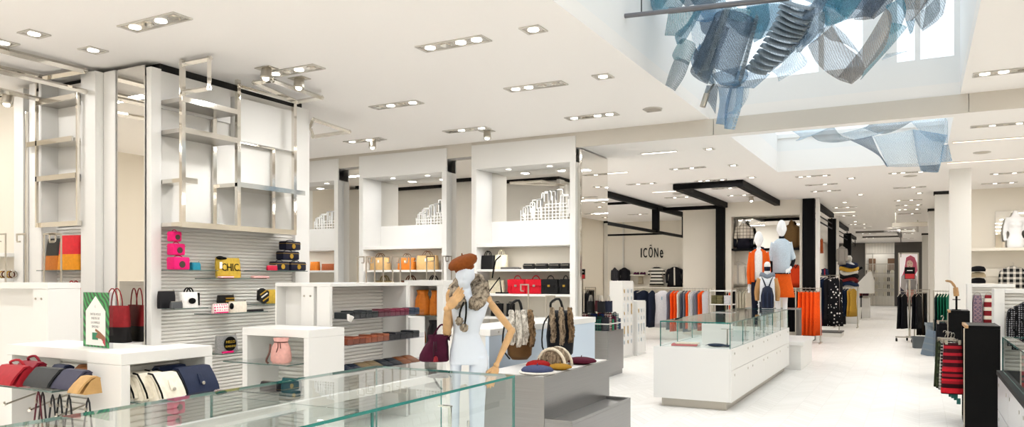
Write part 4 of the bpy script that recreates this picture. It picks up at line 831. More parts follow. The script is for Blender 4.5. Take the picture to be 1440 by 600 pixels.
x, w = shelfB(676, 695, 370); tote('small black square tote at the start of the top shelf', (x, 10.44, 1.642), 0, w, .22, .12, BLKL, hh=.1, hr=.008, flare=1); x, w = shelfB(695, 712, 370); t = tote('cream square tote with a long black strap', (x, 10.46, 1.642), 0, w, .225, .12, CRM, hh=.11, hr=.008, flare=1)
MB().tube([(w*.1, -.07, .21), (w*.05, -.2, .14), (-w*.1, -.215, .0), (-w*.2, -.215, -.14)], .011, 6).build('strap', BLACKW, t, smooth=True)
x, w = shelfB(707, 730, 377); t = thing('clutch', 'flat grey clutch lying beside the cream square tote', 'clutch', (x, 10.42, 1.642)); rbox('body', leather('#6d6a68'), t, -w/2, w/2, -.08, .08, 0, .025, .005); rbox('flap', leather('#6d6a68'), t, -w*.48, w*.48, -.083, .02, .025, .032, .002)
for k, (a, b) in enumerate(((735, 751), (752, 770), (771, 788), (788, 802))):
    x, w = shelfB(a, b, 374); t = thing('belt_bag', '%s black belt bag from the grey clutch on the top handbag shelf' % ORD[k], 'bag', (x, 10.45, 1.642), 0, 'black belt bags'); MB().loft([sring(w*.9, .1, 0, p=3), sring(w, .14, .03, p=3), sring(w, .13, .06, p=3), sring(w*.9, .06, .085, p=3)]).build('body', BLKL, t, smooth=True); MB().box(-w*.4, w*.4, -.074, -.066, .055, .062).build('zip', NICKEL, t)
x, w = shelfB(685, 708, 410); t = pouch('cream shoulder bag with black strap lying on the second shelf', (x, 10.45, 1.262), 0, w, .21, .1, CRM, name='shoulder_bag', cat='handbag'); MB().tube([(-w*.45, -.05, .2), (-w*.2, -.12, .03), (w*.4, -.1, .25), (w*.55, -.12, .02), (w*.2, -.12, .01), (w*1.0, -.14, .01)], .012, 6).build('strap', BLACKW, t, smooth=True)
for k, (a, b, mt, lab) in enumerate(((715, 741, REDL, 'red satchel nearer the cream shoulder bag'), (739, 766, REDL, 'red satchel standing against the black satchels'), (762, 787, BLKL, 'black satchel with a brass clasp beside the red ones'), (786, 803, BLKL, 'black satchel at the pillar end of the shelf'))):
    x, w = shelfB(a, b, 405); satchel(lab, (x, 10.42+.03*(k % 2), 1.262), 0, w*.95, .225, .13, mt, hw=GOLDB if k > 1 else NICKEL, strap=k < 3)
for k, (a, b) in enumerate(((690, 706), (712, 722))):
    x, w = shelfB(a, b, 428); tote(('black box bag on the third shelf behind the mannequin arm', 'small black bag on the third shelf behind the hook')[k], (x, 10.45, .902), 0, w, .2, .12, BLKL, hh=.06)
for k, (a, b, mt) in enumerate(((436, 447, ORG), (452, 472, leather('#8e4a26')))):
    x, w = shelfB(a, b, 378); tote(('small orange bag with green tag in the half hidden bay', 'flat brown bag in the half hidden bay')[k], (x, 10.45, 1.642), 0, w, (.16, .12)[k], .12, mt, hh=0)
for k in range(6):
    px = 3+k*3.4; p = on_y(px, 390, 4.76); t = thing('bracelet', '%s beaded bracelet from the entrance on the side display shelf' % ORD[k], 'jewellery', (p.x, 4.76, 1.501), .3, 'bracelets on the side display shelf')
    MB().tube([(0, .035*cos(a), .042+.035*sin(a)) for a in [2*pi*i/18 for i in range(18)]], .007, 8, closed=True).build('band', (GOLDB, DBR, NICKEL)[k % 3], t, smooth=True); MB().ell((0, 0, .08), (.008, .008, .008), 8, 6).build('bead', CHROME, t, smooth=True)
# ================================================================= FLOOR UNITS, FRONT AND LEFT
def unit(name, label, loc, rz, w, d, h, top=.07, side=.06, shelves=(), back=.04, group=None, pitch=.04, shelf_out=.0, base=.1):
    """white box unit open towards local -y with a ribbed back"""
    t = thing(name, label, 'display unit', loc, rz, group)
    rbox('top_panel', WHITE, t, 0, w, 0, d, h-top, h); rbox('side_panel', WHITE, t, 0, side, .0, d, 0, h-top-.001); rbox('side_panel', WHITE, t, w-side, w, 0, d, 0, h-top-.001)
    slats(side+.001, w-side-.001, base, h-top-.002, d-.06, pitch).build('ribbed_panel', PAINT, t); rbox('back_panel', WHITE, t, side+.001, w-side-.001, d-.045, d-.002, 0, h-top-.001, 0); rbox('base_board', WHITE, t, side+.001, w-side-.001, .02, d-.07, 0, base, .002)
    for z in shelves: glass_shelf(t, side+.002-shelf_out, w-side-.002+.0, -shelf_out*.8, d-.08, z)
    return t
g1r = unit('shelf_unit', 'low white shelf unit holding white and navy clutch bags', (-4.18, 2.86, 0), pi/2, .66, .33, 1.05, shelves=())
zs = on_x(240, 559, -4.1).z; glass_shelf(g1r, .061, .66, -.14, -.004, zs); glass_shelf(g1r, .062, .598, -.0035, .25, zs)
g1l = unit('shelf_unit', 'low white shelf unit with red, charcoal and tan flap bags on glass', (-5.50, 2.92, 0), 0, .98, .40, 1.05, shelves=())
zl = on_y(130, 556, 2.66).z; pane('glass_shelf', g1l, -.22, .98, -.27, -.004, zl-.01, zl); pane('glass_shelf', g1l, .062, .918, -.0035, .32, zl-.01, zl)
def flap_bag(label, loc, rz, w, h, mat, flapmat=None, group=None, edge=None, snap=True, strap=None, k=1.):
    """soft clutch leaning back, flap folded over the front, w wide"""
    t = thing('flap_bag', label, 'handbag', loc, rz, group); d = .11*k
    def side(prof, x): return [(x, y*k, z*h) for y, z in prof]
    body_ = [(-.06, 0), (-.075, .08), (-.05, .4), (-.02, .75), (.02, .9), (.045, .85), (.06, 0)]
    MB().loft([side(body_, -w/2), side(body_, w/2)]).build('body', mat, t, smooth='auto')
    fl = [(.05, .86), (.02, .99), (-.02, .97), (-.07, .62), (-.105, .3), (-.115, .12), (-.10, .11), (-.085, .3), (-.055, .6), (-.01, .88), (.02, .91), (.045, .82)]
    nx = 9; MB().loft([side([(y, z if i not in (0, nx-1) else z*.985+.004) for y, z in fl], -w*.52+w*1.04*i/(nx-1)) for i in range(nx)]).build('flap', flapmat or mat, t, smooth='auto')
    if edge:
        for x in (-w*.52, w*.52): MB().tube(side(fl[1:6], x), .006, 6).build('piping', edge, t, smooth=True)
    if snap: MB().prism([(-.018, .0), (.018, .0), (.014, .42*h), (-.014, .42*h)], -.006, 0, .002).xf(at(0, -.1*k, .36*h, rot(-.55))).build('tab', mat, t); MB().ell((0, -.108*k, .42*h), (.012, .006, .012)).build('snap', NICKEL, t, smooth=True)
    if strap: MB().tube(spl([(-w*.3, .03, h*.85), (-w*.25, .0, h*1.1), (0, .02, h*1.22), (w*.12, .04, h*.9)], 10), .008, 6).build('strap', strap, t, smooth=True)
    return t
IV = leather('#e9e2d2'); NV = leather('#1b2540'); EDGE = BLACKW
for k, (y, dx) in enumerate(((3.0, .085), (3.03, .0), (3.07, -.085))):
    flap_bag('ivory flap clutch with black edges, %s of three from the unit corner' % ORD[k], (-4.19-dx*1.0, y+.015, zs+.001), pi/2, .165, .165, IV, edge=EDGE, group='ivory clutches', snap=k == 2)
flap_bag('navy flap clutch behind its twin', (-4.28, 3.27, zs+.001), pi/2, .19, .185, NV); flap_bag('navy flap clutch in front with silver snap', (-4.13, 3.32, zs+.001), pi/2, .23, .18, NV)
t = thing('price_holder', 'clear price holder on the glass edge under the ivory clutches', 'sign', (-4.046, 3.1, zs-.02), pi/2); rbox('card', pbr('lilac_card', '#d9d6e6', .4), t, -.09, .09, -.012, -.008, 0, .035, 0); rbox('clip', ACRYL, t, -.09, .09, -.006, .0, 0, .03, 0)
RDL = leather('#a3202c'); BUR = leather('#86182c'); CHA = leather('#333536'); NGR = leather('#3c3c4f'); TNB = leather('#b9935e'); BRN = leather('#8a5a33')
for lab, a, b, py, mt, yy, hh, st in (('bright red flap bag at the open end of the glass shelf', 4, 40, 533, RDL, 2.70, .17, RDL), ('burgundy flap bag between the bright red and charcoal bags', 30, 60, 535, BUR, 2.84, .18, BUR), ('charcoal flap bag in the middle of the glass shelf', 54, 88, 540, CHA, 2.74, .165, None),
                                     ('navy flap bag half behind the charcoal one', 78, 98, 538, NV, 2.9, .16, None), ('slate violet flap bag on the glass shelf', 93, 122, 545, NGR, 2.76, .165, None), ('tan flap bag touching the white side panel', 117, 133, 549, TNB, 2.70, .14, None), ('brown flap bag behind the slate violet one', 112, 133, 541, BRN, 2.98, .155, None)):
    p = on_y(a, 545, yy); q = on_y(b, 545, yy); flap_bag(lab, ((p.x+q.x)/2, yy, zl+.001), random.uniform(-.12, .12), (q.x-p.x)*.9, hh*.74, mt, snap=False, strap=st, k=.85)
# prongs and the straps on them
def prong(label, p0, p1):
    t = thing('prong_hook', label, 'hook', p0); v = Vector(p1)-Vector(p0); MB().tube([(0, 0, 0), v, v+Vector((0, 0, .02))], .006, 6).build('rod', NICKEL, t, smooth='auto'); MB().cyl(v*.98, v*1.02, .009, n=8).build('tip', CHROME, t)
ys = 2.93
for k, (pb, pf) in enumerate((((68, 546), (6, 552.5)), ((100, 552), (42, 559)), ((140, 560), (80, 565)))):
    a = on_y(*pb, 3.2); b = on_y(*pf, 2.66); b.z = a.z; prong('chrome prong carrying straps under the flap bags, %s from the outer end' % ORD[k], a, b)
for k, (px, py, mt) in enumerate(((54, 551, '#5c2330'), (60, 552, '#2b2326'), (74, 556, '#26262a'), (84, 556, '#1f2024'), (97, 557, '#222226'), (124, 561, '#2a2a30'))):
    p = on_y(px, py, 2.72+.05*k % .1); t = thing('bag_strap', '%s looped leather strap from the outer end, hanging on the prongs' % ORD[k], 'strap', (p.x, p.y, p.z), 0, 'straps on the prongs')
    MB().tube([(-.085, 0, -.40), (-.012, 0, -.02), (0, 0, .004), (.012, 0, -.02), (.07, 0, -.38)], .0075, 6, flat=.6).build('loop', leather(mt), t, smooth=True); MB().box(-.006, .006, -.008, .008, -.07, -.05).xf(at(-.02, 0, 0)).build('buckle', NICKEL, t)
# green leaflet sign on the low unit
p0 = on_y(117, 478, 3.06); p1 = on_y(160, 478, 3.06); zt = on_y(138, 410.5, 3.06).z
t = thing('poster_stand', 'green leaf print sign with white house shape and a hand holding a card', 'sign', ((p0.x+p1.x)/2, 3.06, 1.051), -.1); w = p1.x-p0.x; h = zt-1.051
LEAF = NT('leaf_print'); b_ = LEAF.add('BsdfPrincipled', Roughness=.3); tc_ = LEAF.add('TexCoord'); wv = LEAF.add('TexWave', Scale=9., Distortion=6., Detail=2.); mp_ = LEAF.add('Mapping'); mp_.inputs['Rotation'].default_value = (0, radians(40), 0); LEAF.link(tc_.outputs['Object'], mp_.inputs[0]); LEAF.link(mp_.outputs[0], wv.inputs[0]); rp = LEAF.add('ValToRGB'); rp.color_ramp.elements[0].color = lin('#0d2b1f'); rp.color_ramp.elements[1].color = lin('#2f9a4f'); LEAF.link(wv.outputs['Fac'], rp.inputs[0]); LEAF.link(rp.outputs[0], b_.inputs['Base Color']); LEAFM = LEAF.surf(b_)
rbox('acrylic_block', ACRYL, t, -w/2, w/2, -.012, .012, 0, h, 0); rbox('print', LEAFM, t, -w/2+.002, w/2-.002, -.016, -.0125, 0.002, h-.002, 0)
MB().prism([(-w*.38, h*.04), (w*.38, h*.04), (w*.38, h*.66), (0, h*.93), (-w*.38, h*.66)], -.018, -.0165).build('white_panel', PAINT, t)
GTX = pbr('grey_ink', '#8f8f8f', .6)
for k, s_ in enumerate(('FAITES-VOUS', 'PARTIE DE', 'LA FAMILLE', 'SIMONS ?')): text(t, 'lettering', s_, GTX, (0, -.0185, h*(.60-.075*k)), h*.062, ext=.0003)
text(t, 'lettering', '/.', GTX, (0, -.0185, h*.74), h*.07, ext=.0003)
GCARD = pbr('green_card', '#137a56', .4); rbox('printed_card', GCARD, t, -w*.12, w*.1, -.0195, -.0185, h*.14, h*.27, 0)
MB().prism([(w*.38, h*.06), (w*.38, h*.2), (w*.2, h*.28), (w*.02, h*.34), (-.0, h*.30), (w*.1, h*.27), (w*.06, h*.23), (w*.02, h*.19), (w*.12, h*.17), (w*.24, h*.16)], -.0205, -.0195).build('printed_hand', pbr('printed_skin', '#8a5a3e', .6), t); MB().prism([(w*.3, h*.1), (w*.385, h*.04), (w*.385, h*.14), (w*.33, h*.17)], -.0212, -.0206).build('printed_cuff', pbr('red_cuff', '#b2273a', .6), t)
# big white gondola at the entrance side
def gondola_end(t, w, h, d, postx, py=0.):
    rbox('top_panel', WHITE, t, 0, w, 0, d, h-.05, h); rbox('side_panel', WHITE, t, 0, .05, 0, d, 0, h-.051); rbox('side_panel', WHITE, t, w-.05, w, 0, d, 0, h-.051)
    rbox('recessed_panel', WHITE, t, .051, w-.051, .14, .17, 0, h-.051, 0); po = rbox('post_panel', WHITE, t, postx, postx+.16, .01, .139, 0, h-.051)
    for x in (postx+.04, postx+.12): MB().cyl((x, .012, h-.13), (x, .004, h-.13), .009, n=10).build('screw', NICKEL, po)
pL = on_y(-150, 397, 3.55); pR = on_y(67, 397, 3.55)
g2 = thing('display_gondola', 'tall white gondola at the entrance with a post and two screws on its end', 'display unit', (pL.x, 3.55, 0)); gondola_end(g2, pR.x-pL.x, 1.465, .27, pR.x-pL.x-.22); rbox('core', WHITE, g2, .051, pR.x-pL.x-.051, .171, .27, 0, 1.414, 0)
def hook(label, p, ztop, dx, group, drop=.05, dy=0):
    t = thing('hook_stand', label, 'hook', p, 0, group); z = ztop-p[2]
    MB().box(-.012, .012, -.004, .004, 0.0, .006).box(-.007, .007, -.004, .004, .006, z).build('upright', NICKEL, t)
    m = MB().box(min(0, dx)-.006, max(0, dx)+.006, -.004, .004, z, z+.014).box(dx-.006, dx+.006, -.004, .004, z-drop, z-.0).box(min(dx, dx*.6), max(dx, dx*.6), -.004, .004, z-drop-.012, z-drop); m.build('arm', NICKEL, t)
for k, (px, dx) in enumerate(((8, -.12), (36, -.13), (62, .16), (86, -.16))):
    p = on_y(px, 394, 3.7); hook('%s nickel hook upright on the entrance gondola, counted from the entrance' % ORD[k], (p.x, 3.7, 1.466), on_y(px, 330, 3.7).z, dx, 'hooks on the entrance gondola')
# pouch unit with the pink bag
g3 = unit('shelf_unit', 'low white shelf unit with a pink drawstring pouch on glass', (-5.47, 4.94, 0), 0, .81, .46, 1.05, side=.06)
z3 = on_y(400, 511, 4.86).z; pane('glass_shelf', g3, -.06, .72, -.17, .38, z3-.01, z3); z3b = z3-.27; pane('glass_shelf', g3, .062, .74, -.1, .38, z3b-.01, z3b)
PINK = leather('#d9a49b'); p = on_y(393, 511, 4.86); bucket('pink drawstring pouch with brown strap', (p.x, 4.88, z3+.001), .2, .185, .22, .13, PINK, trim=leather('#5a3a33'), strap=[(-.06, -.07, .17), (-.05, -.1, .1), (-.075, -.11, .03), (-.06, -.1, .005)])
for lab, a, b, c_, hh in (('teal and dark patterned pouch on the lowest glass under the pink pouch', 396, 419, '#22555c', .13), ('dark pouch with red trim under the pink pouch', 366, 392, '#2a2226', .08)):
    p = on_y(a, 540, 4.95); q = on_y(b, 540, 4.95); pouch(lab, ((p.x+q.x)/2, 4.97, z3b+.001), 0, q.x-p.x, hh, .09, leather(c_))
# tall gondola with wallets in clear trays
G4X, G4A, G4B = -4.9, 5.47, 6.72
g4 = thing('display_gondola', 'tall white gondola with wallets in three clear trays', 'display unit', (G4X, G4A, 0), pi/2); L = G4B-G4A
rbox('top_panel', WHITE, g4, 0, L, 0, .7, 1.42, 1.455); rbox('side_panel', WHITE, g4, 0, .04, 0, .16, 0, 1.419); rbox('side_panel', WHITE, g4, L-.04, L, 0, .34, 0, 1.419)
slats(.041, L-.041, .05, 1.41, .33, .036).build('ribbed_panel', PAINT, g4); rbox('core', WHITE, g4, .12, L, .345, .7, 0, 1.419, 0)
po = rbox('end_post', WHITE, g4, .001, .12, .2, .36, 0, 1.419); rbox('end_panel', WHITE, g4, .10, .119, .165, .199, 0, 1.419, 0); rbox('end_panel', WHITE, g4, .0, .12, .68, .7, 0, 1.419, 0)
for q in (.24, .32): MB().cyl((.002, q, 1.33), (-.006, q, 1.33), .009, n=10).build('screw', NICKEL, po)
trays = [on_x(520, 446, -4.78).z, on_x(520, 481, -4.78).z, on_x(520, 518, -4.78).z]
WL = [[('#23282b', 3.2), ('#5e2533', 1.4), ('#71203a', 2.2), ('#27344a', 1.3)], [('#8d4a34', 1.6), ('#a2583b', 1.1), ('#9b5a40', 1.2), ('#23252b', 1.7), ('#1f2228', 1.5)], [('#1f2a3d', 1.7), ('#8d7a58', 2.2), ('#232a33', 2.2), ('#8a512b', 2.2)]]
names = ('top', 'middle', 'lowest')
for k, zt_ in enumerate(trays):
    tr = MB(); tr.box(.05, L+.06, -.17, .10, zt_-.006, zt_); [tr.box(.05+j*(L/4), .044+(j+1)*(L/4), -.176, -.1705, zt_-.005, zt_+.05) for j in range(4)]
    tr.build('clear_tray', ACRYL, g4)
    y = G4A+.07; tot = sum(w for _, w in WL[k]); X0 = -4.872
    for j, (c_, w_) in enumerate(WL[k]):
        wd = w_/tot*(L-.08); n = max(2, round(w_*1.6)) if k < 2 else 2
        for q in range(n):
            t = thing('wallet' if k < 2 else 'glove', '%s leather %s, %s of its colour from the corner, %s clear tray' % ({'#23282b': 'charcoal', '#5e2533': 'plum', '#71203a': 'burgundy', '#27344a': 'navy', '#8d4a34': 'chestnut', '#a2583b': 'rust', '#9b5a40': 'brick brown', '#23252b': 'black', '#1f2228': 'jet black', '#1f2a3d': 'navy', '#8d7a58': 'olive tan', '#232a33': 'dark slate', '#8a512b': 'cognac'}[c_], 'wallet' if k < 2 else 'glove', ORD[q], names[k]), 'wallet' if k < 2 else 'glove', (X0+.02, y+wd*(q+.5)/n, zt_+.001), pi/2, 'accessories in the %s clear tray' % names[k])
            ww = wd/n*.94; lm = leather(c_)
            if k < 2:
                rbox('body', lm, t, -ww/2, ww/2, -.11, .06, 0, .06+.012*(q % 2), .006); rbox('flap', lm, t, -ww*.48, ww*.48, -.115, -.05, .05, .058, .003)
            else: MB().loft([sring(ww, .07, 0, cy=-.1), sring(ww*1.05, .1, .02, cy=-.06), sring(ww, .09, .045, cy=0), sring(ww*.8, .06, .06, cy=.02)]).build('body', lm, t, smooth=True); rbox('cuff', lm, t, -ww*.45, ww*.45, .04, .1, .01, .05, .01)
        y += wd
t = thing('soft_tags', 'bunch of white paper tags at the end of the top clear tray', 'tag', (-4.725, G4A+.06, trays[0]+.05), .3); [MB().box(-.012, .012, -.002, .002, -.06, .0).xf(at(.02*k, .012*k, -.012*k, rot(0, .3*k))).build('paper_tag', PAINT, t) for k in range(3)]
for k, (px, dx) in enumerate(((503, .0),)):
    pass
rbox('low_block', WHITE, None, -5.2, -4.92, 6.78, 7.06, 0, on_x(580, 446, -4.92).z).name = 'display_block'; tag(bpy.data.objects['display_block'], 'plain white display block between the wallet gondola and the rust bags', 'display block')
# unit with rust bucket bags
g5 = unit('shelf_unit', 'white shelf unit with rust bucket bags on glass shelves', (-5.90, 8.0, 0), 0, .60, .5, 1.475, side=.09, pitch=.05)
z5 = [on_y(595, y_, 8.05).z for y_ in (443, 484, 522)]
for z in z5: glass_shelf(g5, .092, .508, .0, .41, z)
RB = leather('#b5661d')
def g5x(a, b): p = on_y(a, 440, 8.1); q = on_y(b, 440, 8.1); return (p.x+q.x)/2, q.x-p.x
x, w = g5x(576.5, 599.5); bucket('rust bucket bag with drawstring next to the tall side panel', (max(x, -5.69), 8.12, z5[0]+.001), 0, .215, .325, .17, RB); x, w = g5x(599, 620); bucket('rust bucket bag nearer the mannequin', (-5.495, 8.14, z5[0]+.001), .3, .175, .32, .16, RB)
x, w = g5x(592, 619); bucket('black backpack on the middle glass under the rust bags', (-5.515, 8.14, z5[1]+.001), 0, .21, .31, .17, leather('#151517')); bucket('small rust bag beside the black backpack', (-5.73, 8.14, z5[1]+.001), 0, .12, .22, .13, RB)
# hooks on the gondola tops
for k, (px, dx) in enumerate(((503, .085), (515, -.0), (527, -.09), (539, .09), (552, .09), (563, .09))):
    p = on_x(px, 394, -5.2); y_ = min(max(p.y, 5.6), 6.6); x_ = on_y(px, 394, y_).x; hook('%s slim nickel hook on the wallet gondola top, from the ribbed wall side' % ORD[k], (x_, y_, 1.456), on_y(px, 362, y_).z, dx or .09, 'slim hooks on the wallet gondola')
for k, (px, dx) in enumerate(((577, .09), (600, .12), (611, -.12), (623, .09), (638, -.09))):
    y_ = 8.25; p = on_y(px, 394, y_); x_ = min(p.x, -5.33); hook('%s slim nickel hook on top of the rust bag unit, from the wallet side' % ORD[k], (x_ , y_, 1.476), on_y(px, 361, y_).z, dx, 'slim hooks on the rust bag unit')
# low white gondola carrying the fur bags
p = on_x(688, 463, -3.32); q = on_x(792, 452, -3.32); z6 = p.z
g6 = thing('display_gondola', 'low white gondola behind the steel plinth with fur trimmed bags on hooks', 'display unit', (-3.32, p.y, 0), pi/2); L6 = 8.2-p.y
rbox('side_panel', pbr('sky_tinted_white_panel', '#c9d8e8', .35), g6, 0, L6, 0, .04, 0, z6-.06, .004); rbox('top_panel', WHITE, g6, 0, L6, -.01, .5, z6-.059, z6); rbox('core', WHITE, g6, .03, L6-.03, .041, .47, 0, z6-.06, 0); [MB().cyl((x, -.011, z6-.03), (x, -.014, z6-.03), .008, n=8).build('screw', NICKEL, g6) for x in (.15, 1.2)]  # white side panel; the blue skylight reflection is put into its colour
FURG = furmat('fur_grey_white', '#8b8377', '#e6e1d6'); FURB = furmat('fur_brown', '#33281e', '#8f7558'); FURT = furmat('fur_taupe', '#4a3d31', '#a8957d')
def fur(m, pts, r, seed=0):
    rd = random.Random(seed); P = spl(pts, 26); n = 16; rings = []
    for i, p in enumerate(P):
        rr = r*(.62+.38*sin(pi*min(1, max(0, i/25)))**.5); rings.append([Vector(p)+Vector((cos(2*pi*k/n), .8*sin(2*pi*k/n), rd.uniform(-.35, .35)))*rr*rd.uniform(.72, 1.22) for k in range(n)])
    return m.loft(rings)
def fur_bag(label, p, rz, w, h, bodym, fm, n, seed, fw=1.):
    t = thing('fur_bag', label, 'handbag', p, rz)
    MB().loft([sring(w*.6, .1, -h, 24, 2.2, rip=.02), sring(w*.9, .17, -h*.9, 24, 2.4, rip=.03), sring(w, .19, -h*.55, 24, 2.4, rip=.03), sring(w*.85, .15, -h*.1, 24, 2.4), sring(w*.5, .08, 0, 24, 2.)]).build('body', bodym, t, smooth=True)
    for k in range(n):
        x = (k-(n-1)/2)*w/n*.95; m = MB(); fur(m, [(x, -.06, .03), (x, -.12, -h*.2), (x+.01, -.13, -h*.45), (x, -.11, -h*(.66+.05*(k % 2)))], w/n*.52*fw, seed+k); m.build('fur_panel', fm if k != n-1 or n < 3 else FURB, t, smooth=True)
    MB().tube(spl([(-w*.3, 0, -.02), (-w*.35, -.02, .07), (-w*.05, -.02, .11), (w*.1, 0, 0)], 10), .012, 6).tube(spl([(-w*.42, -.03, -.05), (-w*.62, -.05, -h*.3), (-w*.66, -.05, -h*.75), (-w*.4, -.04, -h*.98)], 10), .014, 6, flat=.4).build('strap', BLKL, t, smooth=True)
    return t
p = on_x(731, 440, -3.05); fur_bag('brown suede bag with thick grey white fur strips', p, radians(35), .23, .40, leather('#5c3f1f'), FURG, 4, 1); tb_ = p
p2 = on_x(788, 436, -3.05); fur_bag('black backpack with brown fur strips', p2, radians(30), .27, .46, leather('#14151a'), FURT, 3, 9, .62)
for lab, px, py, dx in (('tall hook holding the grey white fur bag', 743, 401, -.085), ('hook beside the black fur backpack', 768, 417, .1)):
    y_ = on_x(px, 440, -3.42).y; hook(lab, (-3.42, y_, z6+.001), on_x(px, py, -3.42).z, dx, None)
# steel stepped plinth
pl = thing('steel_plinth', 'stepped brushed steel plinth with hats and berets on its white top', 'plinth', (-2.53, 5.22, 0))
rbox('upper_block', STEEL, pl, -.58, 0, 0, 1.38, 0, .742, .002); rbox('white_inlay', WHITE, pl, -.56, -.02, .02, 1.36, .7425, .748, 0); rbox('lower_block', STEEL, pl, .002, .235, .0, 1.30, 0, .40, .002); rbox('lower_rim', STEEL, pl, .225, .235, 0, 1.30, .4005, .425, .001); rbox('lower_rim', STEEL, pl, .002, .224, 0, .01, .4005, .425, .001); rbox('lower_rim', STEEL, pl, .002, .224, 1.29, 1.30, .4005, .425, .001)
ZP = .749
def beret(label, p, r, h, mat, M=None, cat='beret', name='beret', brim=None):
    t = thing(name, label, cat, p)
    m = MB().loft([sring(2*r*a, 2*r*a*.95, z*h, 28, 2., rip=rp, k=5, ph=z) for a, z, rp in ((.55, 0, 0), (.62, .14, 0), (.95, .3, .02), (1., .5, .03), (.85, .82, .03), (.5, 1., .02), (.08, 1.03, 0))]); m.tube([(0, 0, h*1.02), (.004, 0, h*1.02+.018)], .004, 6)
    if M: m.xf(M)
    m.build('crown', mat, t, smooth=True)
    if brim: MB().loft([sring(2*r*a, 2*r*a*.95, z, 28, 2.) for a, z in ((.9, .002), (1.12, .006), (1.14, .016), (.9, .02))]).build('brim', brim, t, smooth=True)
    return t
def onP(px, py): v = on_z(px, py, ZP); return (min(max(v.x, -3.0), -2.6), min(max(v.y, 5.32), 6.5), ZP)
beret('slate blue beret over a white hat at the plinth corner', (-2.66, 5.36, ZP), .13, .06, cloth('#454c6c'), brim=cloth('#e3dfd8')); beret('red wool hat lying behind the slate blue beret', (-2.78, 5.62, ZP), .105, .07, cloth('#8f1717'), name='wool_hat', cat='hat')
beret('mustard beret between the red hat and the plinth edge', (-2.61, 5.68, ZP), .1, .045, cloth('#9a7326')); beret('burgundy beret furthest along the plinth', (-2.62, 6.15, ZP), .135, .055, cloth('#4e1527'))
t = thing('knit_bonnet', 'grey beige fur bonnet with cream knit bands standing behind the red hat', 'hat', (-2.76, 5.90, ZP)); m = MB(); m.ell((0, 0, .07), (.13, .11, .085), 20, 12)
for v in m.bm.verts: v.co *= random.uniform(.93, 1.06); v.co.z = max(v.co.z, .0)
m.build('fur_crown', FURT, t, smooth=True); [MB().tube(arch(.26, .15, .0, y_, 12), .014, 8).build('knit_band', cloth('#ddd3bf'), t, smooth=True) for y_ in (-.07, .07)]
# ================================================================= FRONT GLASS CASE
CX0, CX1, CY0, CY1 = -2.745, -1.84, -1.6, 3.45
fc = thing('glass_case', 'long glass topped display case nearest the camera', 'display case', (CX0, CY0, 0)); W_, L_ = CX1-CX0, CY1-CY0; zc0, zc1 = .64, 1.0
rbox('base_cabinet', WHITE, fc, 0, W_, 0, L_, .08, zc0); rbox('plinth', NICKEL, fc, .06, W_-.06, .06, L_-.06, 0, .079, 0)
pane('glass_top', fc, 0, W_, 0, L_, zc1-.012, zc1); js = [0, 1.35, 2.6, 3.9, L_]
for a, b in zip(js, js[1:]):
    pane('glass_side', fc, W_-.01, W_, a+.001, b-.001, zc0+.001, zc1-.0125); pane('glass_side', fc, 0, .01, a+.001, b-.001, zc0+.001, zc1-.0125)
pane('glass_end', fc, .011, W_-.011, L_-.01, L_, zc0+.001, zc1-.0125); pane('glass_divider', fc, .011, W_-.011, js[3]-.005, js[3]+.005, zc0+.001, zc1-.0125); pane('glass_divider', fc, .011, W_-.011, js[2]-.005, js[2]+.005, zc0+.001, zc1-.0125)
rbox('middle_rail', WHITE, fc, .45, .475, .02, L_-.02, zc1-.05, zc1-.0125, .002); pane('middle_glass', fc, .458, .466, .02, L_-.02, zc0+.001, zc1-.051)
for x, y, lab in ((-1.98, 3.05, 'slim chrome riser near the end of the front glass case'), (-2.02, 2.42, 'slim chrome riser by the middle joint of the front glass case'), (-2.12, 2.15, 'second slim chrome riser by the middle joint of the front glass case')):
    t = thing('display_riser', lab, 'stand', (x, y, zc0+.001)); rbox('foot', CHROME, t, -.04, .04, -.03, .03, 0, .006, 0); rbox('upright', CHROME, t, -.008, .008, -.004, .004, .006, .24, 0); rbox('arm', CHROME, t, -.06, .008, -.01, .01, .241, .249, 0)
# ================================================================= CENTRE ISLAND
ix0, ix1, iy0, iy1 = -2.76, -1.86, 8.65, 12.95
isl = thing('glass_case', 'long white island case with drawers and glass top in the aisle', 'display case', (ix0, iy0, 0)); W_, L_ = ix1-ix0, iy1-iy0
rbox('plinth', NICKEL, isl, .08, W_-.07, .06, L_-.06, 0, .10, .002); rbox('base_cabinet', WHITE, isl, 0, W_-.02, 0, L_, .101, .70, .003)
nd = 4
rbox('end_post', WHITE, isl, W_-.019, W_, 0, .02, .101, .70, .001)
for k in range(nd):
    y0_ = .023+k*(L_-.026)/nd; y1_ = .02+(k+1)*(L_-.026)/nd
    for z0_, z1_ in ((.101, .455), (.46, .70)):
        d_ = rbox('drawer', WHITE, isl, W_-.019, W_, y0_, y1_-.003, z0_, z1_, .0015)
        MB().cyl((W_, y0_+.15, z1_-.06), (W_+.004, y0_+.15, z1_-.06), .014, n=12).build('lock', NICKEL, d_)
        MB().cyl((W_, y1_-.15, z1_-.06), (W_+.004, y1_-.15, z1_-.06), .014, n=12).build('lock', NICKEL, d_)
zg0, zg1 = .701, 1.0; gx0, gx1, gy0, gy1 = .07, W_-.015, .02, L_-.05
pane('glass_top', isl, gx0, gx1, gy0, gy1, zg1-.012, zg1); pane('glass_end', isl, gx0, gx1, gy0, gy0+.01, zg0, zg1-.0125); pane('glass_end', isl, gx0, gx1, gy1-.01, gy1, zg0, zg1-.0125)
js = [gy0+.011+(gy1-gy0-.022)*k/6 for k in range(7)]
for a, b in zip(js, js[1:]):
    pane('glass_side', isl, gx1-.01, gx1, a+.001, b-.001, zg0, zg1-.0125); pane('glass_side', isl, gx0, gx0+.01, a+.001, b-.001, zg0, zg1-.0125)
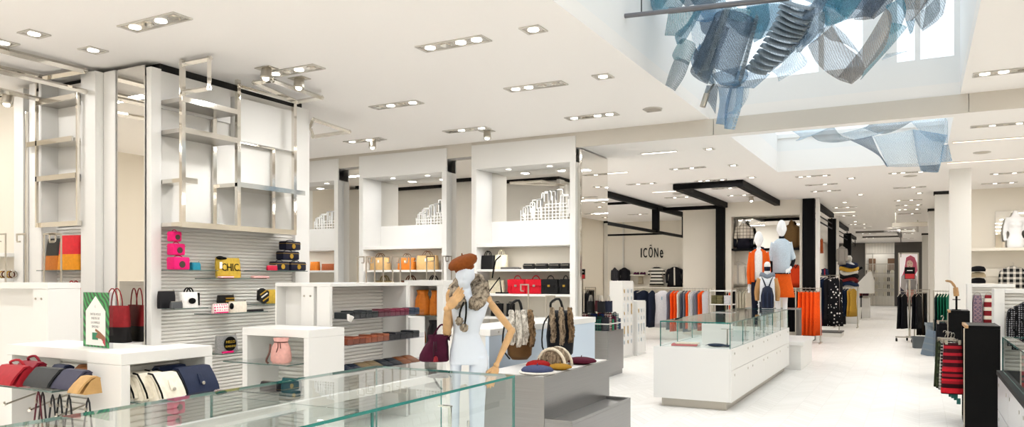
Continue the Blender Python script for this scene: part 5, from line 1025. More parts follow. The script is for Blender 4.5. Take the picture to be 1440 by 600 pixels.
for k in (1, 2, 3, 4, 5): pane('glass_divider', isl, gx0+.011, gx1-.011, js[k]-.004, js[k]+.004, zg0, zg1-.0125)
rbox('white_insert', WHITE, isl, .44, W_-.1, .5, .54, zg0, zg1-.05, .002); rbox('white_insert', WHITE, isl, .15, .3, 1.9, 2.2, zg0, zg0+.12, .002)
t = thing('folded_scarf', 'red and cream folded scarf inside the island case', 'scarf', (ix0+.3, iy0+.25, zg0+.001), .2); rbox('fold', cloth('#c8787a'), t, -.15, .15, -.1, .1, 0, .02, .008); rbox('fold', cloth('#e3d8c6'), t, -.1, .17, -.08, .1, .021, .035, .006)
t = thing('folded_glove', 'navy leather glove lying inside the island case', 'glove', (ix0+.66, iy0+.25, zg0+.001), .1); MB().loft([sring(.02, .08, .015, cx=-.1), sring(.08, .1, .02, cx=-.04)]).ell((.02, 0, .02), (.11, .06, .02)).build('palm', leather('#1c2a40'), t, smooth=True); [MB().tube([(.08, q*.022, .02), (.16, q*.026, .014)], .009, 8).build('finger', leather('#1c2a40'), t, smooth=True) for q in (-1.5, -.5, .5, 1.5)]
rd = random.Random(4)
for k in range(7):
    x = ix0+.78-(k % 2)*.3; y = iy0+.35+k*.52; t = thing('display_riser', '%s chrome riser from the near end of the island case' % ORD[k], 'stand', (x, y, zg0+.001), 0, 'risers in the island case'); rbox('foot', CHROME, t, -.04, .04, -.03, .03, 0, .006, 0); rbox('upright', CHROME, t, -.007, .007, -.007, .007, .006, .2, 0); rbox('arm', CHROME, t, -.07, .07, -.02, .02, .2005, .207, 0)
# ================================================================= BAG PEDESTAL BY THE MIRROR PILLAR
bp = thing('steel_pedestal', 'square brushed steel pedestal heaped with small bags by the mirrored pillar', 'pedestal', (-4.385, 10.74, 0)); rbox('plinth', STEEL, bp, .0, .235, .0, .66, 0, .07, .001); rbox('block', STEEL, bp, 0, .25, -.01, .67, .075, .70, .002); pane('glass_guard', bp, .0, .25, -.018, -.0105, .72, .82); rbox('guard_rail', PAINT, bp, 0, .262, -.03, -.0185, .8, .815, .001); rbox('guard_rail', PAINT, bp, .251, .262, -.018, .67, .8, .815, .001)
cols = ['#1b2138', '#20222a', '#0f3a2f', '#6b1430', '#15306e', '#1f7a55', '#2a2a2e', '#4b1430', '#1b1b22', '#14505a', '#8a1f26', '#2b3350']
k = 0
for r_ in range(6):
    for c_ in range(2):
        mt = leather(cols[k]) if k % 3 else pattern('tartan_%d' % k, 'plaid', (cols[k], '#b9b3aa' if k % 2 else '#28694f'), (26, 26, 26))
        tote('%s small bag from the front, %s row on the steel pedestal' % (ORD[r_], ('mirror side', 'aisle side')[c_]), (-4.325+.125*c_, 10.80+.10*r_, .7005), .0, .115, .17+.04*((r_+c_) % 3), .08, mt, None, BLKL, 'small bags on the pedestal', hh=.05, hr=.005, flare=1); k += 1
for c_ in range(3):
    tote('%s bag of the upper layer hung over the steel pedestal' % ORD[c_], (-4.31+.06*(c_ % 2), 10.9+.16*c_, .975), .2*c_, .12, .17, .08, leather(('#17181c', '#22283c', '#5c1626')[c_]), None, pbr('pale_strap', '#cfc9c0', .5), 'upper bags on the pedestal', hh=.12, hr=.005, flare=1)
# ================================================================= ACCESSORY STANDS
SILV = pbr('pale_silver_jewel', '#a9b2b8', .4)
def acc(label, x, y, w, h, rows, seed):
    t = thing('accessory_stand', label, 'display stand', (x, y, 0), pi/2); rbox('panel', WHITE, t, 0, w, 0, .25, .03, h); rbox('base', WHITE, t, -.01, w+.01, -.015, .26, 0, .029); rbox('frame_edge', WHITE, t, 0, .02, -.012, -.001, .05, h-.02, 0); rbox('frame_edge', WHITE, t, w-.02, w, -.012, -.001, .05, h-.02, 0)
    rd = random.Random(seed)
    for r_ in range(rows):
        for c_ in range(3):
            z = h-.14-r_*(h-.35)/rows; xx = .1+(w-.2)*c_/2; kind = r_ % 3; q = thing('jewellery_card', '%s card from the pillar side, %s row from the top, %s' % (ORD[c_], ORD[r_], 'tall accessory stand' if h > 1.2 else 'short accessory stand'), 'jewellery', (x+.0015, y+xx, z), pi/2, 'jewellery cards on the accessory stands')
            rbox('card', pbr('jewel_card_%d' % (rd.randrange(3)), ('#dfe6ea', '#c7d2d8', '#e9e2d2')[rd.randrange(3)], .4), q, -.03, .03, .0, .004, -.09, 0, 0); col = (GOLDB, PAINT, SILV, SILV)[rd.randrange(4)]
            MB().tube([(-.016, -.004, -.02), (-.014, -.006, -.07-.08*(kind == 2)), (0, -.007, -.09-.1*(kind == 2)), (.014, -.006, -.07-.08*(kind == 2)), (.016, -.004, -.02)], .004, 5).ell((0, -.008, -.05), (.012, .004, .016), 8, 5).build('jewel', col, q, smooth=True)
    return t
acc('tall white accessory stand with earring cards beside the steel pedestal', -4.88, 13.40, .60, 1.45, 8, 1); acc('short white accessory stand with necklaces towards the lettered wall', -4.82, 14.05, .52, 1.06, 5, 2)
# hidden helpers for the mannequin section
# ================================================================= FRONT MANNEQUIN (bust form with jointed wooden arms)
MB_T = 4.91; MX, MY = -2.56, 4.17; mrz = radians(31.3)
mq = thing('mannequin', 'white bust mannequin in rust beret and fur collar with jointed wooden arms', 'mannequin', (MX, MY, 0), mrz)
K = MB_T/FPX
def L(px, py, y=0.): return Vector(((px-665)*K, y, EYE+(HOR-py)*K))
m = MB()
TR = [(407, 660, 16, 15), (415, 660.5, 19, 17), (420, 664, 44, 20), (426, 665.5, 56, 23), (434, 665, 50, 26), (446, 664, 45, 27), (457, 662, 39, 24), (468, 661, 36, 21), (480, 662.5, 43, 24), (492, 664, 51.5, 26), (504, 664.5, 54, 28), (510, 664.5, 54, 28)]
m.loft([[Vector((q[0], q[1]*1., q[2])) for q in sring(w*K, 2*d*K*.86, EYE+(HOR-py)*K, 28, 2.2, cx=(cx-665)*K)] for py, cx, w, d in TR])
# two thighs leaving an arch between them
for cx, w, px2, w2 in ((646.5, 16, 645, 13), (678.5, 27, 676, 22)):
    m.loft([[Vector(q) for q in sring(a*K, a*K*1.35+.03, EYE+(HOR-py)*K, 24, 2.2, cx=(c-665)*K)] for py, c, a in ((500, cx, w*1.0), (512, cx, w), (530, (cx+px2)/2, (w+w2)/2+1), (570, px2, w2), (606, px2, w2*.9))])
limb(m, [L(660, 419, .0), L(660, 404, -.01)], [.052, .038, .036])
M_ = at(*L(659.5, 386, -.012), rot(0, radians(4), radians(-8)))
m.ell((0, 0, .012), (.058, .078, .088), 20, 14, M_); m.ell((0, -.015, -.045), (.041, .052, .055), 16, 10, M_); m.ell((0, -.072, -.008), (.009, .016, .03), 8, 6, M_); m.ell((0, -.064, -.05), (.016, .008, .006), 8, 6, M_)
for k in (-1, 1): m.ell((k*.056, .005, -.005), (.008, .016, .026), 8, 6, M_)
bd = fuse(m.build('body', pbr('bust_white', '#d3dce8', .45, spec=.35), mq), .006, 5)
WD = pbr('jointed_wood', '#c79f6f', .45, noise=.14, nscale=18)
def seg(nm, a, b, r0, r1, par, cap=True):
    m = MB(); m.tube([a, a.lerp(b, .15), a.lerp(b, .5), a.lerp(b, .85), b], [r0*.8, r0, (r0+r1)*.52, r1, r1*.8], 14); return m.build(nm, WD, par, smooth='auto')
# arm hanging at the mannequin's left
sh, el, wr = L(691, 421, .01), L(725, 465, .03), L(703, 512, -.02)
ua = seg('upper_arm', sh, el, .024, .023, mq); MB().ell(sh, (.03, .03, .03)).build('shoulder_joint', WD, ua, smooth=True); MB().ell(el, (.0255, .0255, .0255)).build('elbow_joint', WD, ua, smooth=True)
fa = seg('forearm', el, wr, .025, .016, mq); MB().ell(wr, (.02, .02, .02)).build('wrist_joint', WD, fa, smooth=True)
m = MB(); hand(m, frame_to(wr+Vector((0, 0, -.008)), L(693, 535, -.03)-wr, (.5, -1, 0)), .95, .22, 1); fuse(m.build('hand', WD, mq), .0035, 2)
rbox('arm_socket', NICKEL, mq, L(690, 0).x-.012, L(690, 0).x-.004, -.03, .05, L(0, 425).z, L(0, 413).z, 0)
# arm bent up to the collar
sh, el, wr = L(643, 423, .02), L(634.5, 466, -.02), L(635, 433, -.135)
ua = seg('upper_arm', sh, el, .027, .026, mq); MB().ell(el, (.029, .029, .029)).build('elbow_joint', WD, ua, smooth=True)
fa = seg('forearm', el, wr, .029, .019, mq); MB().ell(wr, (.021, .021, .021)).build('wrist_joint', WD, fa, smooth=True)
m = MB(); hand(m, frame_to(wr+Vector((.004, 0, .008)), L(655, 411, -.15)-wr, (-.35, -.9, .25)), 1.0, .16, -1); fuse(m.build('hand', WD, mq), .0035, 2)
m = MB().cyl((0, 0, .02), (0, 0, L(0, 590).z), .014, n=12).cyl((0, 0, 0), (0, 0, .015), .17, n=28); m.build('stand', CHROME, mq, smooth='auto')
BER = cloth('#7a4119')
b0 = L(658.5, 377, .0); bt = thing('beret', 'rust brown wool beret on the bust mannequin', 'beret', mq.matrix_world @ b0 if False else Matrix.Rotation(mrz, 4, 'Z') @ b0 + Vector((MX, MY, 0)), mrz)
Mb = rot(radians(10), radians(-19), 0)
m = MB().loft([[Mb @ Vector(q) for q in sring(a*.19, b*.20, z, 32, 2., cx=cx, rip=rp, k=6, ph=z*40)] for a, b, z, cx, rp in ((.66, .84, -.012, 0, 0), (.68, .86, .0, 0, 0), (.69, .86, .012, 0, .01), (.92, 1.0, .016, 0, .03), (1.02, 1.08, .032, .0, .03), (.97, 1.02, .055, .006, .035), (.72, .76, .074, .01, .04), (.3, .3, .082, .012, .02), (.04, .04, .083, .012, 0))])
m.build('crown', BER, bt, smooth=True); MB().tube([Mb @ Vector((.012, 0, .082)), Mb @ Vector((.016, 0, .098))], .004, 6).build('stalk', BER, bt, smooth=True)
# fur collar with tie and pompoms
FURC = furmat('fur_collar', '#4d4237', '#b9ab97')
fcw = thing('fur_collar', 'grey brown fur collar with two pompom cords on the bust mannequin', 'scarf', (MX, MY, 0), mrz)
m = MB(); rd = random.Random(5)
P = spl([L(655, 424, -.10), L(645, 420, -.085), L(643, 408, -.03), L(650, 397, .06), L(662, 394, .085), L(674, 398, .05), L(681, 410, -.03), L(679, 421, -.085), L(671, 424, -.11)], 48); rings = []
for i, p in enumerate(P):
    s = i/47; r = .038+.014*sin(pi*min(1, max(0, (s-.45)/.55)))
    if i in (0, 47): r *= .4
    rings.append([p+Vector((cos(2*pi*k/18)*r*rd.uniform(.8, 1.2), sin(2*pi*k/18)*r*.8*rd.uniform(.85, 1.15), (cos(2*pi*k/18)*.4+sin(2*pi*k/18)*1.1)*r*rd.uniform(.8, 1.2))) for k in range(18)])
m.loft(rings).build('fur_body', FURC, fcw, smooth=True)
for a, b, c_ in ((L(658, 423, -.145), L(653, 436, -.15), L(652, 449, -.145)), (L(661, 423, -.145), L(661, 440, -.15), L(658.5, 458, -.145))):
    cd_ = MB().tube(spl([a, b, c_], 8), .006, 6).build('cord', BLACKW, fcw, smooth=True); m = MB().ell(c_, (.024, .022, .026), 14, 10)
    for v in m.bm.verts: v.co += (v.co-c_)*rd.uniform(-.15, .25)
    m.build('pompom', FURC, cd_, smooth=True)
# burgundy bag on the bent arm
P0 = L(617.5, 507, -.0); w0 = Matrix.Rotation(mrz, 4, 'Z') @ P0 + Vector((MX, MY, 0))
def rel(px, py, y=0.): return L(px, py, y)-P0
hb = thing('bucket_bag', 'burgundy suede bucket bag hanging from the bent wooden arm', 'handbag', w0, mrz); BG = cloth('#43142a')
def br(py, cx, w, d, rip, ph): return sring(w*K, d, (507-py)*K, 32, 2.3, cx=(cx-617.5)*K, rip=rip, k=8, ph=ph)
MB().loft([br(507, 617, 36, .10, 0, 0), br(505, 616, 42, .14, 0, 0), br(497, 616.5, 40, .16, .02, 0), br(487, 619, 34, .15, .04, .5), br(478, 622, 25, .12, .08, 1), br(474, 623, 27, .12, .1, 1.2), br(470, 624, 30, .12, .12, 1.4), br(476, 623, 20, .08, .08, 1.4)]).build('body', BG, hb, smooth=True)
MB().tube(spl([rel(614, 474, -.02), rel(620, 463, -.03), rel(627, 455, -.05), rel(634.5, 459.5, -.055), rel(637, 468, -.02), rel(637, 477, .02)], 18), .011, 8, flat=.5).build('strap', BG, hb, smooth=True)
MB().tube([rel(617, 478, -.075), rel(616.5, 490, -.092), rel(617, 500, -.09)], .004, 6).tube([rel(620, 478, -.075), rel(620, 492, -.09)], .004, 6).build('drawstring', leather('#2f0d1c'), hb, smooth=True)
MB().lathe([(.004, .035), (.012, .028), (.017, 0)], rel(619.5, 505, -.095), 10).build('tassel', leather('#7a1420'), hb)
# ================================================================= THREE MANNEQUINS BEHIND THE ISLAND
plt = thing('display_platform', 'white platform behind the island carrying three mannequins', 'platform', (-2.28, 13.85, 0)); rbox('deck', WHITE, plt, -.62, .62, -.78, .72, .4, .46); rbox('skirt_board', WHITE, plt, -.58, .58, -.74, .68, 0, .399)
ORA = cloth('#dd5a17'); NVC = cloth('#171a2b'); SKYT = cloth('#c2d0dc'); BLT = cloth('#15161a'); WHT = cloth('#ecebe8')
def shell(t, name, rings, mat, cap=False, thick=.006): return MB().loft(rings, cap=cap).build(name, mat, t, smooth=True, mods=(SOL(thick),))
def sleeve(t, name, pts, rs, mat): return MB().tube(spl(pts, 12), [rs[0]+(rs[-1]-rs[0])*i/11 for i in range(12)], 14).build(name, mat, t, smooth=True)
def facing(x, y, extra=0.): return math.atan2(x-0, 0-y)*0+math.atan2(-x, y)*1+extra
# 1: orange jacket
p = on_y(1067, 440, 13.72); h1 = on_y(1066, 325, 13.72).z-.46; s1 = h1/1.78
o1 = thing('mannequin', 'white mannequin in orange zip jacket, white top and navy trousers', 'mannequin', (p.x, 13.72, .461), radians(8))
aL = [(.17, 0, 1.40), (.225, .02, 1.12), (.21, -.05, .88), (.205, -.08, .78)]; aR = [(-.17, 0, 1.40), (-.235, .02, 1.12), (-.23, -.03, .87), (-.23, -.06, .77)]
body(o1, h1, aL, aR, ((-.09, .02), (.08, -.06)), turn=.15, hw=1.3)
def rg(w, d, z, cx=0, cy=0, rip=0, k=6, ph=0): return sring(w*s1, d*s1, z*s1, 28, 2.4, cx=cx*s1, cy=cy*s1, rip=rip, k=k, ph=ph)
shell(o1, 'white_top', [rg(.37, .26, .98), rg(.36, .25, 1.1), rg(.37, .27, 1.28), rg(.36, .2, 1.41), rg(.2, .14, 1.46)], WHT)
jk = MB(); nS = 26
rows = []
for z, w, d in ((.93, .41, .31), (1.05, .40, .30), (1.2, .40, .30), (1.34, .42, .29), (1.43, .38, .22), (1.475, .2, .15)):
    rows.append([(w/2*s1*sin(a), -d/2*s1*cos(a)*(1 if cos(a) > 0 else 1), z*s1) for a in [radians(28)+(radians(332)-radians(28))*i/(nS-1) for i in range(nS)]])
jk.grid(rows).build('jacket', ORA, o1, smooth=True, mods=(SOL(.012),))
for k in (-1, 1): sleeve(o1, 'jacket_sleeve', [Vector((k*.17, 0, 1.42))*s1, Vector((k*.232, .02, 1.12))*s1, Vector((k*.222, -.05, .90))*s1], [.072*s1, .05*s1], ORA)
MB().tube([Vector(q)*s1 for q in ((-.1, -.07, 1.44), (-.11, .04, 1.5), (0, .08, 1.52), (.11, .04, 1.5), (.1, -.07, 1.44))], .022*s1, 8, flat=.6).build('collar', NVC, o1, smooth=True)
for k in (-1, 1): MB().loft([rg(.19, .25, .96, k*.085), rg(.185, .22, .8, k*.095), rg(.15, .17, .5, k*.093, -.02*k), rg(.12, .13, .12, k*.09, .02-.04*(k > 0))]).build('trouser_leg', NVC, o1, smooth=True)
# 2: pale blue sweater, orange skirt
p = on_y(1099, 440, 14.2); h2 = on_y(1098, 309, 14.2).z-.46; s1 = h2/1.78
o2 = thing('mannequin', 'white mannequin in pale blue short sleeved sweater and flared orange skirt', 'mannequin', (p.x, 14.2, .461), radians(14))
aL = [(.17, 0, 1.40), (.27, .03, 1.15), (.16, -.12, 1.02), (.10, -.16, 1.0)]; aR = [(-.17, 0, 1.40), (-.23, .03, 1.13), (-.235, -.03, .88), (-.24, -.06, .78)]
body(o2, h2, aL, aR, ((-.07, .03), (.075, -.07)), turn=-.1, mat=SKINW, hw=1.3)
shell(o2, 'sweater', [rg(.40, .29, .97, rip=.01), rg(.385, .28, 1.1, rip=.01), rg(.40, .30, 1.26), rg(.43, .26, 1.38), rg(.30, .19, 1.455), rg(.15, .15, 1.49)], SKYT)
for k, e, w_ in ((-1, (-.232, .03, 1.13), (-.236, -.02, .93)), (1, (.272, .03, 1.15), (.2, -.08, 1.06))):
    sleeve(o2, 'sweater_sleeve', [Vector((k*.16, 0, 1.42))*s1, Vector((k*.2, .01, 1.3))*s1, (Vector(e)+Vector((-k*.01, 0, .03)))*s1], [.075*s1, .062*s1], SKYT)
    sleeve(o2, 'under_sleeve', [Vector(e)*s1+Vector((0, 0, .03)), Vector(e).lerp(Vector(w_), .5)*s1, Vector(w_)*s1], [.044*s1, .036*s1], BLT)
shell(o2, 'roll_neck', [rg(.115, .13, 1.475), rg(.115, .13, 1.53)], BLT); shell(o2, 'waistband', [rg(.37, .27, .99), rg(.38, .275, .945)], BLT)
shell(o2, 'skirt', [rg(.375, .27, .96), rg(.43, .33, .85, rip=.02, k=9), rg(.54, .42, .68, rip=.035, k=9), rg(.58, .46, .60, rip=.04, k=9)], ORA)
o1.scale = o2.scale = (.66, .8, 1)
# 3: child mannequin seen from behind with a backpack
p = on_y(1079, 440, 13.34); h3 = on_y(1078, 375.5, 13.34).z-.46; s1 = h3/1.78*1.08
o3 = thing('mannequin', 'small mannequin from behind with navy backpack, white cap and grey scarf', 'mannequin', (p.x, 13.34, .461), pi+radians(10))
aL = [(.18, 0, 1.38), (.26, .0, 1.12), (.25, -.06, .9), (.245, -.1, .8)]; aR = [(-.18, 0, 1.38), (-.26, .0, 1.12), (-.25, -.06, .9), (-.245, -.1, .8)]
body(o3, h3, aL, aR, ((-.09, .0), (.09, 0)), vox=.014, hw=1.15)
TANC = cloth('#b98c5c')
shell(o3, 'shirt', [rg(.42, .3, .86), rg(.41, .29, 1.1), rg(.43, .3, 1.3), rg(.42, .22, 1.42), rg(.22, .16, 1.47)], pattern('breton', 'stripe', ('#e9e9ec', '#dfe2ea'), (1, 1, 30)))
for k in (-1, 1): sleeve(o3, 'coat_sleeve', [Vector((k*.19, 0, 1.38))*s1, Vector((k*.272, 0, 1.12))*s1, Vector((k*.262, -.06, .9))*s1], [.085*s1, .07*s1], TANC)
MB().loft([rg(.15, .19, 1.56, 0, -.01), rg(.175, .215, 1.60, 0, -.01), rg(.175, .215, 1.66, 0, -.01)]).build('hat_band', NVC, o3, smooth=True); MB().loft([rg(.182, .222, 1.655, 0, -.01), rg(.17, .2, 1.72, 0, -.01), rg(.1, .12, 1.765, 0, -.01), rg(.02, .02, 1.775)]).build('hat_crown', WHT, o3, smooth=True)
MB().tube([Vector((.17*cos(a), .12*sin(a)-.01, 1.46+.03*sin(3*a)))*s1 for a in [2*pi*i/16 for i in range(16)]], .05*s1, 10, closed=True).build('scarf', cloth('#7f8894'), o3, smooth=True)
bpk = MB().loft([rg(.3, .16, .72, 0, .24), rg(.36, .2, .76, 0, .24), rg(.35, .2, 1.0, 0, .24), rg(.26, .16, 1.17, 0, .22), rg(.1, .08, 1.22, 0, .2)]).build('backpack', leather('#191f33'), o3, smooth=True)
for k in (-1, 1): MB().tube([Vector(q)*s1 for q in ((k*.04, .19, 1.2), (k*.1, .15, 1.34), (k*.15, .05, 1.44))], .028*s1, 8, flat=.4).build('backpack_strap', leather('#191f33'), bpk, smooth=True)
for k in (-.11, 0, .11): MB().box(k*s1-.012, k*s1+.012, .33*s1, .36*s1, .74*s1, 1.08*s1, .004).build('backpack_panel', leather('#232c47'), bpk)

o3.scale = (.8, .85, 1)
def dsp(gap, dist, ang): return abs(gap)*dist/FPX/.88*sin(radians(ang))*.5
# ================================================================= LETTERED WALL
def slatwall(name, x0, x1, z0, z1, y, pitch=.15):
    m = MB(); n = round((z1-z0)/pitch)
    for i in range(n): m.box(x0, x1, y-.02, y, z0+i*pitch+.008, z0+(i+1)*pitch-.004)
    m.box(x0, x1, y-.006, y, z0, z1); return struct(m.build(name, WARM))
slatwall('trim_slatwall', -8.75, -6.22, 1.05, 2.1, 24.79)
wl = on_y(901, 364, 24.76); wr = on_y(932.5, 364, 24.76); sz = on_y(915, 349, 24.76).z-on_y(915, 365, 24.76).z
sg = thing('letter_sign', 'thin black five letter name sign high on the far wall', 'sign', ((wl.x+wr.x)/2, 24.775, wl.z)); Wd = wr.x-wl.x
xs = (-.5, -.40, -.14, .12, .37)
for ch, x, sc, sw in (('I', -.48, 1.2, .7), ('C', -.31, 1.2, .46), ('Ō', -.06, 1.2, .46), ('N', .19, 1.2, .46), ('e', .42, 1.5, .46)):
    text(sg, 'letter', ch, BLACKW, (x*Wd/sw, 0, sz*.5+(.02 if ch == 'e' else .0)), sz*sc, ext=.012, sx=1).scale = (sw, 1, 1)
for px in (878,):
    struct(MB().box(-9.0, -8.96, 24.74, 24.8, 0, 3.43).build('trim_far_corner', GREYP))
def hungF(fn, px0, px1, pyt, pyb, y, label, mat, rz=0, **kw):
    """a piece hanging at depth y, its shoulders between two picture columns"""
    a = on_y(px0, pyt, y); b = on_y(px1, pyt, y); zb = on_y((px0+px1)/2, pyb, y).z; w = b.x-a.x; name = kw.pop('name', 'hung_garment'); cat = kw.pop('cat', 'clothing')
    off = .085 if fn is skirt else .055
    return fn(name, label, cat, ((a.x+b.x)/2, y, a.z+off), rz, w*kw.pop('ws', .86), a.z-zb, mat, **kw)
BW = pattern('bw_stripe', 'stripe', ('#e9e4da', '#1b1a1a'), (1, 1, 9)); BLZ = cloth('#1f1e22'); OFFW = cloth('#e6e0d4'); PURP = cloth('#5a2347')
hungF(garment, 913, 934, 375, 402, 24.6, 'black and white striped tee hung on the far slatwall', BW, sleeve=.2, name='striped_tee'); hungF(garment, 938, 960, 375, 403, 24.6, 'black blazer with white top hung on the far slatwall', BLZ, sleeve=.45, open_front=OFFW, name='blazer')
hungF(garment, 871, 885, 376, 402, 24.5, 'black jacket on the wall near the far corner', BLZ, sleeve=.4, name='jacket'); hungF(garment, 861, 868, 376, 400, 24.5, 'dark grey jacket half behind the mirrored pillar', cloth('#3a393d'), sleeve=.35, name='jacket')
def ledge(label, px0, px1, py, y, d=.3):
    a = on_y(px0, py, y); b = on_y(px1, py, y); return tag(rbox('display_ledge', WARM, None, a.x, b.x, y-d, 24.78, a.z-.03, a.z, .002), label, 'shelf'), a.z
_, zl1 = ledge('small beige ledge with purple shoes beside the striped tee', 890, 910, 386, 24.6)
def shoe(label, px, py, y, mat):
    p = on_y(px, py, y); t = thing('flat_shoe', label, 'shoe', (p.x, y, zl1+.001)); MB().loft([sring(.06, .2, 0, 16, 2.3), sring(.075, .25, .02, 16, 2.3), sring(.06, .2, .06, 16, 2.3), sring(.035, .1, .085, 16, 2.3, cy=.05)]).build('upper', mat, t, smooth=True); rbox('sole', BLACKW, t, -.03, .03, -.1, .1, -.0, .006, 0)
for k, px in enumerate((893, 897, 902, 906)): shoe('%s purple flat shoe from the corner on the beige ledge' % ORD[k], px, 385, 24.45, PURP)
_, zl1 = ledge('narrow ledge with a pair of purple shoes by the black post', 974, 990, 386, 24.6)
for k, px in enumerate((979, 985)): shoe('%s purple shoe on the narrow ledge by the black post' % ORD[k], px, 385, 24.45, PURP)
ledge('long low beige ledge under the striped tee and blazer', 888, 965, 403, 24.55, .35)
hungF(garment, 897, 905, 388, 399, 24.74, 'beige cloth bag hanging under the purple shoes', cloth('#c9bda6'), hang=False, name='cloth_bag')
# rail of tops in front of the lettered wall
RY = 18.0
def rail_x(label, px0, px1, py, y, group=None, legs=True, curve=False):
    a = on_y(px0, py, y); b = on_y(px1, py, y); t = thing('garment_rail', label, 'clothes rail', ((a.x+b.x)/2, y, 0), 0, group); h = (b.x-a.x)/2
    MB().tube([(-h, 0, a.z), (h, 0, a.z)], .008, 8).build('rail', NICKEL, t, smooth='auto')
    for s in (-1, 1):
        if legs: MB().box(s*h-.014, s*h+.014, -.014, .014, .025, a.z+.014).build('upright', NICKEL, t); MB().box(s*h-.02, s*h+.02, -.25, .25, 0, .024).build('foot', NICKEL, t)
    return t, a.z
tr, zr = rail_x('nickel rail of pale and orange tops in front of the lettered wall', 884, 1001, 405, RY)
SL = cloth('#6f7383'); DN = cloth('#1c2233'); GW = cloth('#cfccd0'); OR2 = cloth('#ee5316'); GN = cloth('#4b4e5a')
row = [(896, 'navy', DN, 40), (905, 'navy', DN, 42), (917, 'dark navy', DN, 80), (932, 'pale grey draped sleeveless', GW, 0), (943, 'slate blue', SL, 75), (948, 'orange', OR2, 76), (953, 'orange', OR2, 76), (957.5, 'white', OFFW, 76), (962, 'grey', GN, 76), (966, 'slate blue', SL, 76), (969.8, 'orange', OR2, 76), (973.5, 'white', OFFW, 76), (977, 'pale grey', GW, 70), (983, 'slate blue', SL, 70), (988, 'orange', OR2, 68), (993, 'pale grey', GW, 75)]
cnt = {}
for px, cn, mt, ang in row:
    p = on_y(px, 405, RY); cnt[cn] = cnt.get(cn, 0)+1
    big = (px == 932); L_ = .98 if px != 969.8 else .9
    t = garment('hung_garment', '%s %s top from the accessory stands, rail below the lettered wall' % (ORD[cnt[cn]-1], cn), 'clothing', (p.x, RY, zr+.002), radians(ang), .40 if big else .40, L_-.04*(int(px) % 3), mt, 'tops on the rail by the lettered wall', d=.06 if big else dsp(4.6, 18, 72), flare=.98, rip=.05, hr=pi/2 if big else 0)
    if big:
        tg = MB().box(-.008, .008, -.075, -.07, -.28, -.2).build('price_tag', TEALP, t)
t = garment('hung_garment', 'black top with orange edge above the short accessory stand', 'clothing', on_y(884, 409, 17.4), 0, .3, .4, DN, d=.1)
# small two tier table with olive and white piles
a = on_y(1000, 425, 16.4); b = on_y(1032, 425, 16.4); tb = thing('tiered_table', 'nickel tiered table with olive and white folded piles by the island', 'table', ((a.x+b.x)/2, 16.4, 0)); h = (b.x-a.x)/2
zt1, zt2 = on_y(1016, 408, 16.4).z, on_y(1016, 427, 16.4).z
for z in (zt1, zt2): rbox('shelf', WHITE, tb, -h, h, -.2, .2, z-.02, z, .002)
for sx_ in (-1, 1):
    for sy_ in (-1, 1): MB().box(sx_*h-.012, sx_*h+.012, sy_*.2-.012, sy_*.2+.012, 0, zt1+.02).build('leg', NICKEL, tb)
OLV = cloth('#6b6546'); PALE_ = cloth('#d8d6d8')
for k, (px, mt, cn) in enumerate(((1006, OLV, 'olive'), (1014, OLV, 'olive'), (1024, PALE_, 'pale grey'))):
    x = on_y(px, 420, 16.4).x
    for q in range(3): fold_top('%s folded %s top from below, %s pile on the tiered table' % (ORD[q], cn, ('outer', 'inner', 'last')[k]), (x, 16.4, zt2+.001+.062*q), 0, .12, .3, .06, mt, 'folded tops on the tiered table')
